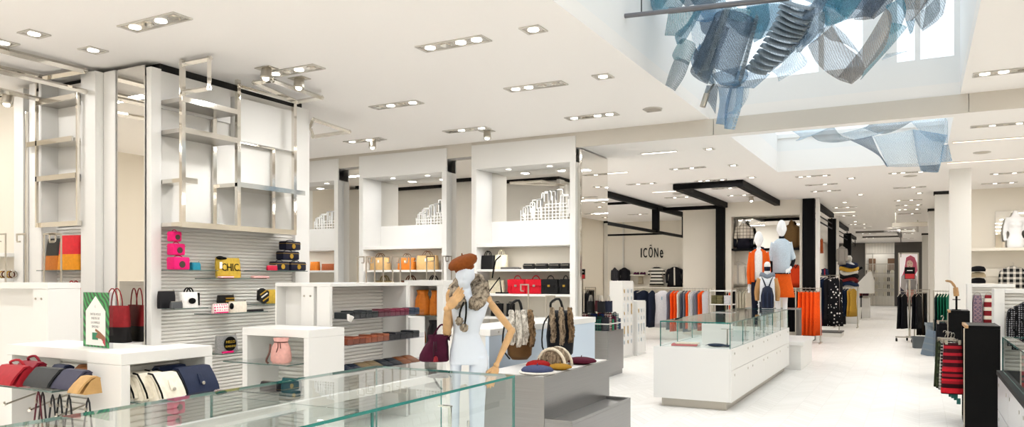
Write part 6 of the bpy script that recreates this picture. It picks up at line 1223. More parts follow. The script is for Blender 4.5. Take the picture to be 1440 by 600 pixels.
# ================================================================= FIRST PORTAL BAY
BX0, BX1, BY = -4.36, -2.52, 20.1
struct(MB().box(BX0-.1, BX1+.0, BY, BY+.1, 0, 3.43).build('wall_bay', WARM)); slatwall('trim_slatwall', BX0, BX1, .3, 2.16, BY-.001)
struct(MB().box(BX0, BX1, 19.62, 19.68, 3.06, 3.43).box(BX0, BX0+.14, 19.62, BY-.02, 0, 3.06).box(BX1-.06, BX1, 19.62, BY-.02, 0, 3.06).build('trim_bay', WARM))
tag(rbox('mirror_panel', MIRROR, None, BX0+.15, BX1-.07, BY-.03, BY-.02, 2.26, 3.05, 0), 'mirror behind the plaid shirt and brown coat above the black shelf', 'mirror')
tag(rbox('display_shelf', BLACK, None, BX0+.145, BX1-.065, 19.62, BY-.031, 2.2, 2.25, .002), 'black high shelf carrying the plaid shirt form and brown coat', 'shelf')
def form(label, px, pyt, pyb, y, z, mats, sleevem, skirtm=None, head=True, coat=False):
    p = on_y(px, pyt, y); H = p.z-z; t = thing('dress_form', label, 'dress form', (p.x, y, z+.001)); s = H/.86
    def r_(w, d, zz): return sring(w*s, d*s, zz*s, 24, 2.4)
    m = MB().loft([r_(.3, .2, .0), r_(.32, .22, .1), r_(.25, .18, .28), r_(.32, .22, .5), r_(.36, .19, .64), r_(.12, .11, .7), r_(.1, .1, .76)])
    if head: m.ell((0, 0, .80*s), (.065*s, .07*s, .06*s), 14, 10)
    m.build('body', SKINW, t, smooth=True)
    if coat: MB().loft([r_(.44, .3, .0), r_(.40, .27, .3), r_(.42, .27, .55), r_(.40, .22, .66), r_(.16, .14, .72), r_(.13, .12, .8), r_(.02, .02, .86)]).build('coat', mats, t, smooth=True)
    else: MB().loft([r_(.34, .24, .3), r_(.35, .24, .5), r_(.39, .22, .63), r_(.17, .15, .7), r_(.15, .14, .735)]).build('shirt', mats, t, smooth=True)
    if skirtm: MB().loft([r_(.42, .3, -.0), r_(.38, .27, .15), r_(.31, .23, .32)]).build('skirt', skirtm, t, smooth=True)
    for k in (-1, 1):
        MB().tube(spl([Vector((k*.17, 0, .62))*s, Vector((k*.22, 0, .45))*s, Vector((k*.235, -.02, .28))*s], 8), .06*s, 12).build('sleeve', mats, t, smooth=True)
        MB().tube(spl([Vector((k*.235, -.02, .3))*s, Vector((k*.235, -.03, .2))*s, Vector((k*.23, -.05, .06))*s], 6), .045*s, 12).build('cuff' if sleevem is not SKINW else 'forearm', sleevem, t, smooth=True)
PLC = pattern('window_check', 'check', ('#d9d0c2', '#6d6258'), (12, 12, 12))
form('dress form in cream checked shirt and navy skirt on the black shelf', 1046, 308, 351, 19.85, 2.251, PLC, cloth('#191a22'), cloth('#1d1c26')); form('dress form in a long brown coat on the black shelf', 1113, 309, 351, 19.85, 2.251, cloth('#6e5433'), cloth('#6e5433'), head=False, coat=True)
hungF(garment, 1025, 1051, 368, 403, 19.95, 'pale grey hooded cardigan hung under the black shelf', cloth('#cbc3b6'), sleeve=.5, open_front=cloth('#a9a29a'), name='cardigan'); hungF(garment, 1107, 1131, 372, 404, 19.95, 'bright orange cardigan with dark edge under the black shelf', cloth('#d8431c'), sleeve=.5, collar=cloth('#3a1a1c'), name='cardigan')
a = on_y(1014, 405, 19.75); b = on_y(1135, 405, 19.75)
t = thing('garment_rail', 'long nickel wall rail with cream and black garments under the cardigans', 'clothes rail', ((a.x+b.x)/2, 19.75, a.z)); h = (b.x-a.x)/2; MB().tube([(-h, 0, 0), (h, 0, 0)], .008, 8).build('rail', NICKEL, t, smooth='auto'); [MB().tube([(x, 0, 0), (x, .32, 0)], .01, 6).build('bracket', NICKEL, t) for x in (-h*.9, 0, h*.9)]
CRMC = cloth('#ddd6c4'); BK = cloth('#17171c')
cnt = {}
for px, cn, mt in ((1023, 'olive', OLV), (1026, 'black', BK), (1029, 'orange', OR2), (1033, 'black', BK), (1040, 'cream', CRMC), (1044, 'cream', CRMC), (1048, 'cream', CRMC), (1052, 'cream', CRMC), (1106, 'cream', CRMC), (1111, 'black', BK), (1114, 'black', BK), (1117, 'black', BK), (1120, 'black', BK)):
    p = on_y(px, 405, 19.75); cnt[cn] = cnt.get(cn, 0)+1
    garment('hung_garment', '%s %s garment from the lettered wall, wall rail behind the mannequins' % (ORD[cnt[cn]-1], cn), 'clothing', (p.x, 19.75, a.z+.002), radians(80), .4, 1.0, mt, 'garments on the wall rail', d=dsp(3, 19.7, 80), flare=.95)
# rack of orange skirts
tr, zr = rail_x('nickel rack of orange pleated skirts by the first black portal', 1119, 1154, 405, 18.7)
for k, px in enumerate((1127, 1133, 1139, 1145, 1150)):
    p = on_y(px, 405, 18.7); skirt('pleated_skirt', '%s orange pleated skirt from the island, on the rack by the first black portal' % ORD[k], 'clothing', (p.x, 18.7-.012*k, zr+.002), radians(62), .24, 1.0, OR2, 'orange skirts on the rack', flare=1.25, d=.062, rip=.05)
# dark steel side table behind the island
a = on_z(1125, 491, 0); t = thing('side_table', 'dark steel table with one flat leg at the far end of the island', 'table', (a.x, a.y, 0)); z_ = on_y(1125, 433, a.y).z; rbox('table_top', STEEL, t, -1.1, .0, -.15, .25, z_-.03, z_, .002); rbox('leg', DGREY, t, -.06, -.0, -.15, .25, 0, z_-.031, .002); rbox('leg', DGREY, t, -1.1, -1.04, -.15, .25, 0, z_-.031, .002)
# long dresses on a low platform
pa = on_z(1147, 474, 0); pb = on_z(1181, 473, 0); t = thing('low_platform', 'low white platform with dark top under the long dresses', 'platform', ((pa.x+pb.x)/2, 21.2, 0)); h = abs(pb.x-pa.x)/2+.05; rbox('side_board', PAINT, t, -h, h, -.3, .5, 0, .1, .002); rbox('top_board', DGREY, t, -h-.01, h+.01, -.31, .51, .101, .125, .002)
a = on_y(1151, 387, 21.2); b = on_y(1180, 387, 21.2); t = thing('garment_rail', 'nickel rail holding long navy and polka dot dresses', 'clothes rail', ((a.x+b.x)/2, 21.2, .126)); h = (b.x-a.x)/2; zr = a.z; MB().tube([(-h, 0, zr-.126), (h, 0, zr-.126)], .008, 8).build('rail', NICKEL, t, smooth='auto'); [MB().box(s*h-.012, s*h+.012, -.012, .012, 0, zr-.11).build('upright', NICKEL, t) for s in (-1, 1)]
POLK = pattern('polka_white', 'spots', ('#131318', '#e9e7e3'), (13, 13, 13)); NAVYD = cloth('#17253f')
for px, cn, mt, ang, w in ((1155, 'navy', NAVYD, 22, .42), (1161, 'navy', NAVYD, 25, .42), (1167, 'black', BK, 25, .42), (1175, 'black and white polka dot', POLK, 5, .40)):
    p = on_y(px, 387, 21.2); garment('long_dress', ('%s long dress on the platform rail' % cn)+(' nearer the black portal' if px == 1156 else ' beside the black one' if px == 1161 else ' closest to the aisle' if px == 1175 else ' next to the polka dots'), 'dress', (p.x, 21.2-.01*(px-1156)/5, zr+.002), radians(ang+25), w, 1.26, mt, d=.05, flare=1.0, hr=radians(62))
hungF(garment, 1154, 1166, 377, 388, 22.2, 'navy top with red panel hung behind the long navy dresses', NAVYD, name='hung_garment', open_front=cloth('#a5252e')); hungF(garment, 1153, 1158, 335, 356, 25.4, 'rust coat hanging high behind the first black portal', cloth('#8a3f1c'), name='coat')
# further racks
tr, zr = rail_x('nickel rack with black, navy and mustard clothes further down the aisle', 1174, 1206, 403, 25.2)
for px, cn, mt, L_ in ((1180, 'black', BK, 1.1), (1184, 'black', BK, 1.1), (1188, 'navy', NAVYD, .85), (1192, 'navy', NAVYD, .8), (1196, 'mustard', cloth('#c39a3f'), .85), (1200, 'mustard', cloth('#c39a3f'), .85)):
    p = on_y(px, 403, 25.2); garment('hung_garment', '%s garment on the further rack, %s' % (cn, 'outer one' if px in (1180, 1188, 1200) else 'inner one'), 'clothing', (p.x, 25.2, zr+.002), radians(65), .4, L_, mt, 'garments on the further rack', d=dsp(4, 25, 65))
t = thing('shopping_bag', 'lime green bag standing under the mustard garments', 'bag', on_z(1194, 452, 0)); MB().loft([sring(.22, .14, .0), sring(.25, .15, .35)]).build('body', cloth('#c4cf3c'), t, smooth='auto'); MB().tube(arch(.12, .1, .34), .008, 6).build('handle', BLACKW, t)
# scarf bust, piles and bins in the blur behind
p = on_y(1194, 358, 27.6); t = thing('dress_form', 'pale bust wrapped in navy, mustard and white scarves', 'dress form', (p.x, 27.6, .0)); rbox('plinth', WHITE, t, -.3, .3, -.25, .25, 0, 1.2, .003); zz = 1.2; m = MB().loft([sring(.3, .22, zz), sring(.36, .24, zz+.5), sring(.38, .2, zz+.75), sring(.14, .12, zz+.84), sring(.12, .12, zz+.9)]); m.build('body', SKINW, t, smooth=True)
for k, (c_, z_) in enumerate((('#1d2846', .72), ('#d8a93d', .60), ('#e7e4de', .48), ('#17181e', .36), ('#7b2a2c', .24), ('#20304f', .1))): MB().tube([((.22+.02*(k % 2))*cos(a), .17*sin(a), zz+z_+.04*sin(2*a+k)) for a in [2*pi*i/18 for i in range(18)]], .07, 8, closed=True).build('scarf', cloth(c_), t, smooth=True)
MB().loft([sring(.16, .18, zz+.86), sring(.19, .2, zz+.98), sring(.1, .12, zz+1.06)]).build('knit_hat', cloth('#e6e3da'), t, smooth=True)
p = on_z(1209, 446, 0); t = thing('sale_table', 'white bin table of folded patterned knits down the aisle', 'table', p); rbox('bin', WHITE, t, -.35, .35, -.4, .4, .0, .75, .01)
rd = random.Random(8)
for k in range(3):
    for q in range(4): fold_top('%s layer, %s pile of patterned knits on the white bin table' % (ORD[q], ORD[k]), (p.x-.22+.22*k, p.y-.2, .751+.09*q), 0, .2, .34, .085, cloth(('#7d3238', '#d9d2c8', '#36384c', '#a9514e', '#c9c2b8', '#4b2a34')[(k*2+q) % 6]), 'patterned knits on the bin table')
t = thing('storage_bin', 'white bin with dark red contents on the floor by the aisle', 'bin', on_z(1203, 449, 0)); MB().loft([sring(.36, .36, 0, p=2.4), sring(.42, .42, .45, p=2.4), sring(.38, .38, .43, p=2.4), sring(.34, .34, .1, p=2.4)]).build('shell', PAINT, t, smooth='auto'); MB().ell((0, 0, .38), (.18, .18, .08)).build('contents', cloth('#8a3a40'), t, smooth=True)
t = thing('light_cone', 'white tilted cone reflector standing beside the scarf bust', 'reflector', on_y(1211, 412, 31)); MB().loft([sring(.9, .5, 0, p=3), sring(.5, .3, .45, p=3, cx=.2), sring(.1, .1, .8, p=3, cx=.3)]).build('shade', PAINT, t, smooth='auto'); MB().box(.2, .5, -.1, .1, .78, .86).xf(rot(0, -.5)).build('head', BLACK, t); MB().cyl((0, 0, -on_y(1211, 412, 31).z), (0, 0, 0), .02).build('stand', BLACK, t)
for y_, px, lab in ((23.0, 1176, 'grey jacket hung high at the second black portal'), ):
    hungF(garment, 1178, 1190, 346, 372, 26.3, lab, cloth('#9b9690'), name='jacket', sleeve=.4)
# shelving behind the portals along the wall
for y0, lab in ((24.6, 'first'), (31.8, 'second')):
    t = thing('shelf_unit', '%s pale wall shelf unit behind the black portals' % lab, 'shelf', (-4.45, y0, 0), pi/2); rbox('back_board', WARM, t, 0, 2.2, 0, .04, 0, 2.9, 0); [rbox('shelf_board', BLACK if z > 2 else WARM, t, 0, 2.2, -.4, -.001, z, z+.04, 0) for z in (1.0, 1.55, 2.15)]
    for k in range(4): fold_top('%s grey folded stack on the %s pale wall shelf unit' % (ORD[k], lab), (-4.25, y0+.3+.5*k, 1.041), pi/2, .36, .3, .16, cloth(('#8c8a88', '#43434c', '#b9b3aa', '#2b2f45')[k]), 'folded stacks on the pale wall shelves')
# ================================================================= AISLE END: GATE, POSTER
gt = thing('security_gate', 'closed metal roll gate of slim vertical bars at the aisle end', 'gate', (-2.6, 45.4, 0)); WG = 1.42
for z in (0.02, .9, 1.75, 2.25, 2.8, 3.38): MB().box(0, WG, -.02, .02, z, z+.04).build('rail', NICKEL, gt)
for i in range(22):
    x = .02+i*(WG-.04)/21; MB().box(x-.012, x+.012, -.012, .012, .0, 2.25).build('bar', NICKEL, gt)
MB().box(.35, .39, -.04, .04, 0, 3.4).box(0, .03, -.04, .04, 0, 3.4).build('post', NICKEL, gt)
m = MB(); [m.box(.05+i*.075, .09+i*.075, -.01, .01, 2.85, 3.38) for i in range(18)]; m.build('upper_grille', NICKEL, gt)
for k in range(2):
    t = thing('shop_shelf', '%s shelf bay glimpsed through the security gate' % ('nearer' if k else 'inner'), 'shelf', (-2.75+.95*k, 46.75, 0)); [rbox('shelf_board', WARM, t, 0, .8, -.3, .1, z, z+.03, 0) for z in (.5, .9, 1.3, 1.7)]; rbox('picture', pbr('brown_picture', '#7a5a42', .6), t, .25, .6, .08, .12, 1.9, 2.6, 0)
    for z in (.53, .93, 1.33, 1.73):
        for j in range(4): tote('small %s goods behind the gate, %s on the %s shelf, %s bay' % (('dark', 'pale')[(j+k) % 2], ORD[j], ORD[int((z-.5)/.4)], ('inner', 'nearer')[k]), (-2.75+.95*k+.12+.18*j, 46.6, z+.001), 0, .13, .22, .12, BLKL if (j+k) % 2 == 0 else CRM, None, None, 'goods behind the gate', hh=0, cat='goods', name='shop_goods')
ps = thing('light_poster', 'tall framed poster of a pink haired woman in a grey sweater', 'poster', (-.52, 45.44, 0)); rbox('frame', NICKEL, ps, -.48, .5, -.03, 0, .12, 2.86, .004); rbox('print', pbr('poster_paper_glow', '#efe6e4', .5, emit='#efe6e4', es=.35), ps, -.41, .43, -.035, -.0301, .2, 2.78, 0)  # print given a faint glow of its own
def flat(nm, poly, y, col): return MB().prism(poly, y-.002, y).build(nm, pbr('print_'+col.strip('#'), col, .6), ps)
def blob(cx, cz, rx, rz, n=20): return [(cx+rx*cos(2*pi*i/n), cz+rz*sin(2*pi*i/n)) for i in range(n)]
flat('printed_coat', [(-.38, .2), (.43, .2), (.43, 1.2), (.2, 1.5), (-.2, 1.5), (-.38, 1.0)], -.0365, '#2e2b3e'); flat('printed_sweater', [(-.36, 1.0), (-.1, .75), (.3, .8), (.42, 1.2), (.40, 1.6), (.2, 1.85), (-.15, 1.85), (-.33, 1.6)], -.039, '#b9b2b0'); flat('printed_skirt', [(-.12, .2), (.2, .2), (.22, .8), (-.12, .8)], -.0415, '#c99a90')
flat('printed_hair', [(-.1, 2.6), (.1, 2.72), (.3, 2.6), (.4, 2.3), (.43, 1.9), (.3, 1.65), (.2, 1.8), (-.1, 1.75), (-.3, 1.62), (-.2, 1.9), (-.14, 2.3)], -.044, '#d4637f'); flat('printed_face', blob(.07, 2.25, .15, .24), -.0465, '#ecc9ba'); flat('printed_fringe', [(-.1, 2.42), (.02, 2.56), (.24, 2.5), (.26, 2.3), (.1, 2.46)], -.049, '#cf5a78')
flat('printed_lips', blob(.06, 2.12, .045, .018, 10), -.049, '#b8404c'); [flat('printed_eye', blob(.07+q*.065, 2.29, .028, .012, 10), -.049, '#3a2a2c') for q in (-1, 1)]
# figure by the poster, dark legs and patterned skirt
p = on_z(1285, 435, 0); fg = thing('mannequin', 'distant figure in grey top, pink patterned skirt and black boots before the poster', 'mannequin', (p.x-.1, p.y, 0)); body(fg, 1.7, [(.17, 0, 1.40), (.22, .02, 1.12), (.2, -.05, .88), (.2, -.08, .78)], [(-.17, 0, 1.40), (-.225, .02, 1.12), (-.21, -.03, .87), (-.21, -.06, .77)], vox=.02)
MB().loft([sring(.40, .3, .95), sring(.36, .27, 1.1), sring(.40, .28, 1.28), sring(.40, .22, 1.38), sring(.16, .14, 1.43)]).build('top', cloth('#9a9696'), fg, smooth=True); MB().loft([sring(.42, .34, .55), sring(.4, .31, .8), sring(.35, .27, 1.0)]).build('skirt', pattern('pink_print', 'dots', ('#c99a90', '#8f5a52'), (20, 20, 20)), fg, smooth=True)
[MB().loft([sring(.12, .27, .0, cx=k*.085, cy=-.05), sring(.12, .25, .06, cx=k*.085, cy=-.04), sring(.12, .14, .14, cx=k*.085), sring(.13, .14, .45, cx=k*.085)]).build('boot', BLACKW, fg, smooth=True) for k in (-1, 1)]
# rolling rack with sign
p = on_z(1279, 480, 0); rk = thing('rolling_rack', 'nickel rolling rack with a red and black sign in the aisle', 'clothes rack', p, .2); z_ = on_y(1284, 410, p.y).z; zs_ = on_y(1284, 392, p.y).z
MB().box(-.02, .02, -.015, .015, .1, zs_).build('post', NICKEL, rk); MB().tube([(-.02, 0, z_), (.1, 0, z_), (.26, 0, z_-.01)], .008, 6).tube([(-.02, 0, z_), (-.24, 0, z_)], .008, 6).build('arm', NICKEL, rk)
MB().box(-.3, .2, -.02, .02, .09, .12).box(-.02, .02, -.3, .3, .09, .12).build('base', NICKEL, rk)
for x, y_ in ((-.28, 0), (.18, 0), (0, -.28), (0, .28)):
    c_ = MB().cyl((x-.015, y_, .04), (x+.015, y_, .04), .04, n=14).build('caster', BLACK, rk); MB().box(x-.008, x+.008, y_-.008, y_+.008, .04, .09).build('fork', NICKEL, c_)
sp = rbox('sign_panel', BLACKW, rk, -.11, .11, -.03, -.018, zs_+.0, zs_+.28, .002); rbox('red_print', pbr('sign_red', '#c0262c', .5), sp, -.1, .1, -.033, -.0302, zs_+.01, zs_+.12, 0); rbox('white_line', PAINT, sp, -.06, .06, -.033, -.0302, zs_+.19, zs_+.21, 0)
for k, x in enumerate((-.2, -.11, .11, .19)):
    q = Matrix.Rotation(.2, 4, 'Z') @ Vector((x, -.0, 0))+p; garment('hung_garment', '%s black top from the poster side on the rolling rack' % ORD[k], 'clothing', (q.x, q.y, z_+.002), radians(72), .38, .82, BK, 'black tops on the rolling rack', d=.055, flare=1.1)
# ================================================================= RIGHT SIDE
# slat wall bay with two white busts
SBY = 19.25; slatwall('trim_slatwall', .82, 3.58, .2, 2.05, SBY-.001, .19)
tag(rbox('display_shelf', WARM, None, .82, 3.58, 18.82, SBY-.025, 2.08, 2.14, .002), 'long pale shelf carrying the white bust in the side bay', 'shelf')
tag(rbox('mirror_panel', MIRROR, None, on_y(1400, 320, 19.2).x, 2.6, SBY-.03, SBY-.022, 2.142, on_y(1400, 297, 19.2).z, 0), 'low mirror behind the white bust on the pale shelf', 'mirror')
def bust(label, px, pyt, y, z):
    p = on_y(px, pyt, y); H = p.z-z; s = H/.9; t = thing('mannequin_bust', label, 'mannequin', (p.x, y, z+.001)); m = MB()
    m.loft([sring(w*s, d*s, zz*s, 24, 2.3) for zz, w, d in ((0, .33, .2), (.08, .36, .22), (.18, .34, .21), (.32, .25, .17), (.45, .29, .2), (.58, .34, .22), (.7, .36, .18), (.78, .16, .12), (.86, .11, .11), (.9, .105, .105))])
    for k in (-1, 1):
        m.ell((k*.075*s, -.09*s, .56*s), (.075*s, .06*s, .07*s), 12, 8); limb(m, [Vector((k*.16, 0, .7))*s, Vector((k*.215, .02, .45))*s, Vector((k*.22, -.01, .2))*s], [.055*s, .045*s, .038*s]); limb(m, [Vector((k*.085, 0, .1))*s, Vector((k*.09, 0, .02))*s], [.08*s, .075*s])
    fuse(m.build('body', SKINW, t), .016, 5)
bust('nude white mannequin bust on the pale shelf in the side bay', 1428, 296, 18.98, 2.141)
CHK = pattern('black_check', 'plaid', ('#1b1b1c', '#d6d0c6'), (9, 9, 9))
hungF(garment, 1407, 1442, 374, 408, 19.05, 'black and white checked shirt hung on the side slatwall', CHK, sleeve=.5, name='checked_shirt')
p = on_y(1368, 398, 18.9); q = on_y(1383, 398, 18.9); sh = tag(rbox('display_ledge', WARM, None, p.x-.1, q.x+.2, 18.7, SBY-.01, p.z-.03, p.z, .002), 'pale ledge under the stacked caps in the side bay', 'shelf')
for k, (c_, lab) in enumerate((('#1b1b1f', 'dark cap at the bottom of the cap stack'), ('#b5a58a', 'beige cap in the middle of the cap stack'), ('#15161a', 'black cap on top of the cap stack'))):
    t = thing('cap', lab, 'hat', ((p.x+q.x)/2, 18.9, p.z+.001+.125*k)); MB().loft([sring(.27, .26, 0, p=2.4), sring(.28, .27, .05, p=2.4), sring(.22, .22, .10, p=2.2), sring(.06, .06, .118, p=2)]).build('crown', cloth(c_), t, smooth=True); MB().loft([sring(.24, .2, .004, cy=-.12, p=2.2), sring(.24, .2, .016, cy=-.12, p=2.2)]).build('peak', cloth(c_), t, smooth=True)
# white ribbed stands with scarves and a dotted dress
def stand(label, px0, px1, pyt, y, w2, d=.35):
    a = on_y(px0, pyt, y); b = on_y(px1, pyt, y); t = thing('ribbed_stand', label, 'display stand', (a.x, y, 0)); h = a.z; sw = b.x-a.x
    rbox('side_panel', WHITE, t, 0, sw, 0, d, 0, h); rbox('top_panel', WHITE, t, sw+.001, w2, .0, d, h-.05, h); slats(sw+.001, w2, .0, h-.051, .07, .045, .018).build('ribbed_panel', PAINT, t); return t, a.x+sw, h
s1_, xr1, h1_ = stand('white ribbed stand with paisley and striped scarves behind the black boxes', 1360, 1367, 399, 13.6, .62); s2_, xr2, h2_ = stand('white ribbed stand with the black dotted dress nearest the frame edge', 1398, 1413, 406, 10.6, .75)
PAIS = pattern('paisley', 'swirl', ('#3c3f5c', '#a3868a'), (16, 16, 16)); RDS = pattern('red_tartan', 'stripe', ('#7a1d24', '#d9cfc0'), (1, 1, 7.5))
def scarfhang(label, px0, px1, pyt, pyb, y, mat):
    a = on_y(px0, pyt, y); b = on_y(px1, pyt, y); zb = on_y(px0, pyb, y).z; t = thing('hung_scarf', label, 'scarf', ((a.x+b.x)/2, y, a.z)); w = b.x-a.x
    MB().tube([(w*.3*cos(x), 0, -.03+w*.3*sin(x)) for x in [2*pi*i/14 for i in range(14)]], .006, 6, closed=True).build('ring', NICKEL, t, smooth=True); L_ = a.z-zb
    MB().loft([sring(w*.7, .05, -.03, 28, 3, rip=.05, k=5), sring(w*.92, .06, -L_*.3, 28, 3, rip=.05, k=5), sring(w, .06, -L_*.7, 28, 3, rip=.06, k=5), sring(w*.98, .055, -L_, 28, 3, rip=.06, k=5)]).build('cloth', mat, t, smooth=True)
scarfhang('paisley scarf in blue and rose hung on the white ribbed stand', 1367, 1382, 412, 456, 13.625, PAIS); scarfhang('dark red scarf with cream stripes hung on the white ribbed stand', 1383, 1398, 412, 456, 13.625, RDS)
DOTD = pattern('fine_dots', 'dots', ('#0f0f12', '#8c8c90'), (42, 42, 42)); t = hungF(garment, 1424, 1462, 424, 492, 10.45, 'black blouse with fine dots on the nearest ribbed stand', DOTD, sleeve=.42, name='dotted_blouse', ws=.95)
MB().tube(spl([(-.05, -.1, -.25), (.03, -.13, -.42), (-.02, -.12, -.5), (.08, -.11, -.55)], 10), .03, 8, flat=.5).build('waist_tie', BLACKW, t, smooth=True)
# black open boxes
def blackbox(label, xf, y, w, d, h):
    t = thing('black_stand', label, 'display stand', (xf, y, 0)); tk = .03
    rbox('front_panel', BLACKW, t, 0, w, 0, tk, 0, h-.03); rbox('back_panel', BLACKW, t, 0, w, d-tk, d, 0, h-.03); rbox('side_panel', BLACKW, t, w-tk, w, tk+.001, d-tk-.001, 0, h-.03); rbox('top_panel', BLACKW, t, .031, w, 0, d, h-.029, h); rbox('wood_edge', WOODD, t, 0, .03, .0, d, h-.029, h, .002); rbox('edge_strip', NICKEL, t, -.012, -.001, 0, tk, 0, h-.031, .001); rbox('bottom', BLACKW, t, 0, w-tk-.001, tk+.001, d-tk-.001, 0, .04); MB().tube([(.02, .1, h-.1), (.02, d-.1, h-.1)], .01, 6).build('rail', NICKEL, t)
    return t
blackbox('near black lacquer stand with checked skirts hanging in its open side', .40, 8.80, .30, .62, 1.03); blackbox('further black lacquer stand carrying a wooden hand', .37, 12.7, .27, .55, 1.03)
TRD = pattern('red_plaid', 'stripe', ('#3c1017', '#a8202c'), (14, 14, 14)); TGR = pattern('green_plaid', 'stripe', ('#23281b', '#3f4630'), (14, 14, 14)); HND = pattern('houndstooth', 'plaid', ('#1b1b1c', '#cfcac2'), (30, 30, 30)); REDB = cloth('#c01f2b'); TAGM = pbr('teal_tag', '#1f6a63', .5); DKG = cloth('#2c331f')
for k, (yy, lab, mt, bd, L_) in enumerate(((8.93, 'dark red skirt with bright red bands in the near black stand', TRD, [(.5, .56, REDB), (.70, .74, REDB), (.88, .98, REDB)], .52), (9.07, 'black and white houndstooth skirt in the near black stand', HND, None, .5), (9.2, 'green and black plaid skirt in the near black stand', TGR, [(.55, .65, DKG), (.8, .9, DKG)], .5), (9.3, 'dark olive skirt innermost in the near black stand', DKG, None, .5))):
    skirt('hung_skirt', lab, 'clothing', (.30-.02*k, yy, .925), radians(6), .165, L_, mt, None, d=.055, bands=bd, flare=1.25, tagmat=TAGM, rip=.05)
for k, yy in enumerate((12.85, 12.95, 13.08)): skirt('hung_skirt', '%s grey and black skirt from the front of the further black stand' % ORD[k], 'clothing', (.30, yy, .925), radians(8), .16, .6, cloth(('#1a1a1e', '#8d8d90', '#202126')[k]), 'skirts in the further black stand', d=.05)
# wooden hand on its stand
hp = on_y(1345, 436, 12.9); ht = thing('wooden_hand', 'wooden jointed hand on a black pole on the further black stand', 'hand model', (hp.x, 12.9, 1.031)); zb_ = on_y(1345, 416, 12.9).z-1.031; zt_ = on_y(1345, 401, 12.9).z-1.031
MB().cyl((0, 0, 0), (0, 0, .012), .06, n=20).cyl((0, 0, .012), (0, 0, zb_), .014, n=10).box(-.05, .05, -.008, .008, zb_*.72, zb_*.78).build('pole', BLACK, ht, smooth='auto'); MB().tube([(0, 0, zb_), (-.005, 0, zb_+.05), (-.012, 0, zt_-.03)], [.036, .037, .032], 14).build('wrist_block', WOODD, ht, smooth='auto')
m = MB(); hand(m, frame_to((-.012, 0, zt_-.03), (-.35, 0, .55), (-1, -.3, -.3)), 1.05, .5, 1); fuse(m.build('hand', WOODD, ht), .004, 2)
# steel drawer island with glass top
dr = thing('glass_case', 'steel drawer case with glass top cut by the frame edge', 'display case', (.60, 5.2, 0)); LD = 2.6
rbox('core', NICKEL, dr, .02, .85, 0, LD, .08, .66, 0); rbox('plinth', BLACK, dr, .06, .8, .05, LD-.05, 0, .079, 0); rbox('counter_top', BLACK, dr, -.01, .86, -.01, LD+.01, .661, .70, .002)
for k in range(3):
    for z0_, z1_ in ((.085, .36), (.365, .655)):
        d_ = rbox('drawer', pbr('drawer_silver', '#c3c3c5', .3, .35), dr, .0, .019, k*LD/3+.004, (k+1)*LD/3-.004, z0_, z1_, .001)
        for yy in (.12, LD/3-.12): MB().cyl((0, k*LD/3+yy, z1_-.07), (-.004, k*LD/3+yy, z1_-.07), .014, n=12).build('lock', NICKEL, d_)
pane('glass_side', dr, .03, .04, .02, LD-.02, .701, .985); pane('glass_end', dr, .041, .8, LD-.03, LD-.02, .701, .985); pane('glass_top', dr, .03, .8, .02, LD-.02, .9855, .995)
# rails beside the columns
def siderail(label, x, y0, y1, z): return rail_stand('garment_rail', label, x, y0, y1, z)
p = on_y(1325, 410, 17.0); tr, zr = rail_x('nickel rail of emerald tops beside the white column', 1313, 1340, 409, 17.0)
EMR = cloth('#0f5a44')
for k, px in enumerate((1318, 1322, 1326, 1330, 1334)):
    q = on_y(px, 409, 17.0); garment('hung_garment', '%s emerald green top from the aisle on the rail by the white column' % ORD[k], 'clothing', (q.x, 17.0, zr+.002), radians(75), .4, .9, EMR if k else cloth('#14262a'), 'emerald tops by the white column', d=dsp(4, 17, 75))
tr, zr = rail_x('nickel rail of dark trousers between the white columns', 1286, 1307, 407, 21.5)
for k, px in enumerate((1291, 1295, 1299, 1302)):
    q = on_y(px, 407, 21.5); skirt('hung_trousers', '%s pair of dark trousers from the aisle on the rail between the white columns' % ORD[k], 'clothing', (q.x, 21.5, zr+.002), radians(82), .26, 1.05, cloth(('#2a2522', '#171719', '#3a322a', '#1d1d20')[k]), 'dark trousers between the columns', flare=1.0, d=.045)
# grey bins and crate
def bin_(label, p, rz, w, d, h, mat, wheels=False, tilt=0):
    t = thing('storage_bin', label, 'bin', p, rz); z0 = .07 if wheels else 0
    m = MB().loft([sring(w*.86, d*.86, z0, 20, 6), sring(w*.96, d*.96, z0+h*.9, 20, 6), sring(w*1.03, d*1.03, z0+h*.9, 20, 6), sring(w*1.03, d*1.03, z0+h, 20, 6), sring(w*.93, d*.93, z0+h, 20, 6), sring(w*.85, d*.85, z0+.03, 20, 6)]); m.build('shell', mat, t, smooth='auto')
    if wheels:
        for a in (-1, 1):
            for b in (-1, 1): MB().cyl((a*w*.36-.012, b*d*.36, .035), (a*w*.36+.012, b*d*.36, .035), .034, n=12).build('caster', BLACK, t); 
    return t
GB = pbr('grey_plastic', '#7b8790', .5); t = bin_('grey wheeled bin with a white label by the further black stand', on_z(1318, 495, 0), .1, .42, .5, .52, GB, True); rbox('label', PAINT, t, .0, .12, -.262, -.252, .3, .42, 0)
bin_('dark grey crate on the floor at the aisle side of the wheeled bin', on_z(1297, 489, 0), .1, .42, .36, .24, pbr('dark_plastic', '#4c5256', .5))
t = thing('folding_crate', 'blue grey folded crate leaning on the wheeled bin', 'crate', on_z(1304, 500, 0)); rbox('panel', pbr('bluegrey_plastic', '#6f7f8e', .5), t, -.12, .12, -.03, .03, 0, .5, .008, rot(0, .22)); [rbox('rib', GB, t, -.12, .12, -.04, -.031, z, z+.03, .004, rot(0, .22)) for z in (.1, .22, .34)]
rbox('clear_stand', ACRYL, None, .23, .45, 16.4, 16.6, 0, .72, .004); tag(bpy.data.objects['clear_stand'], 'clear acrylic block stand before the emerald tops', 'stand')
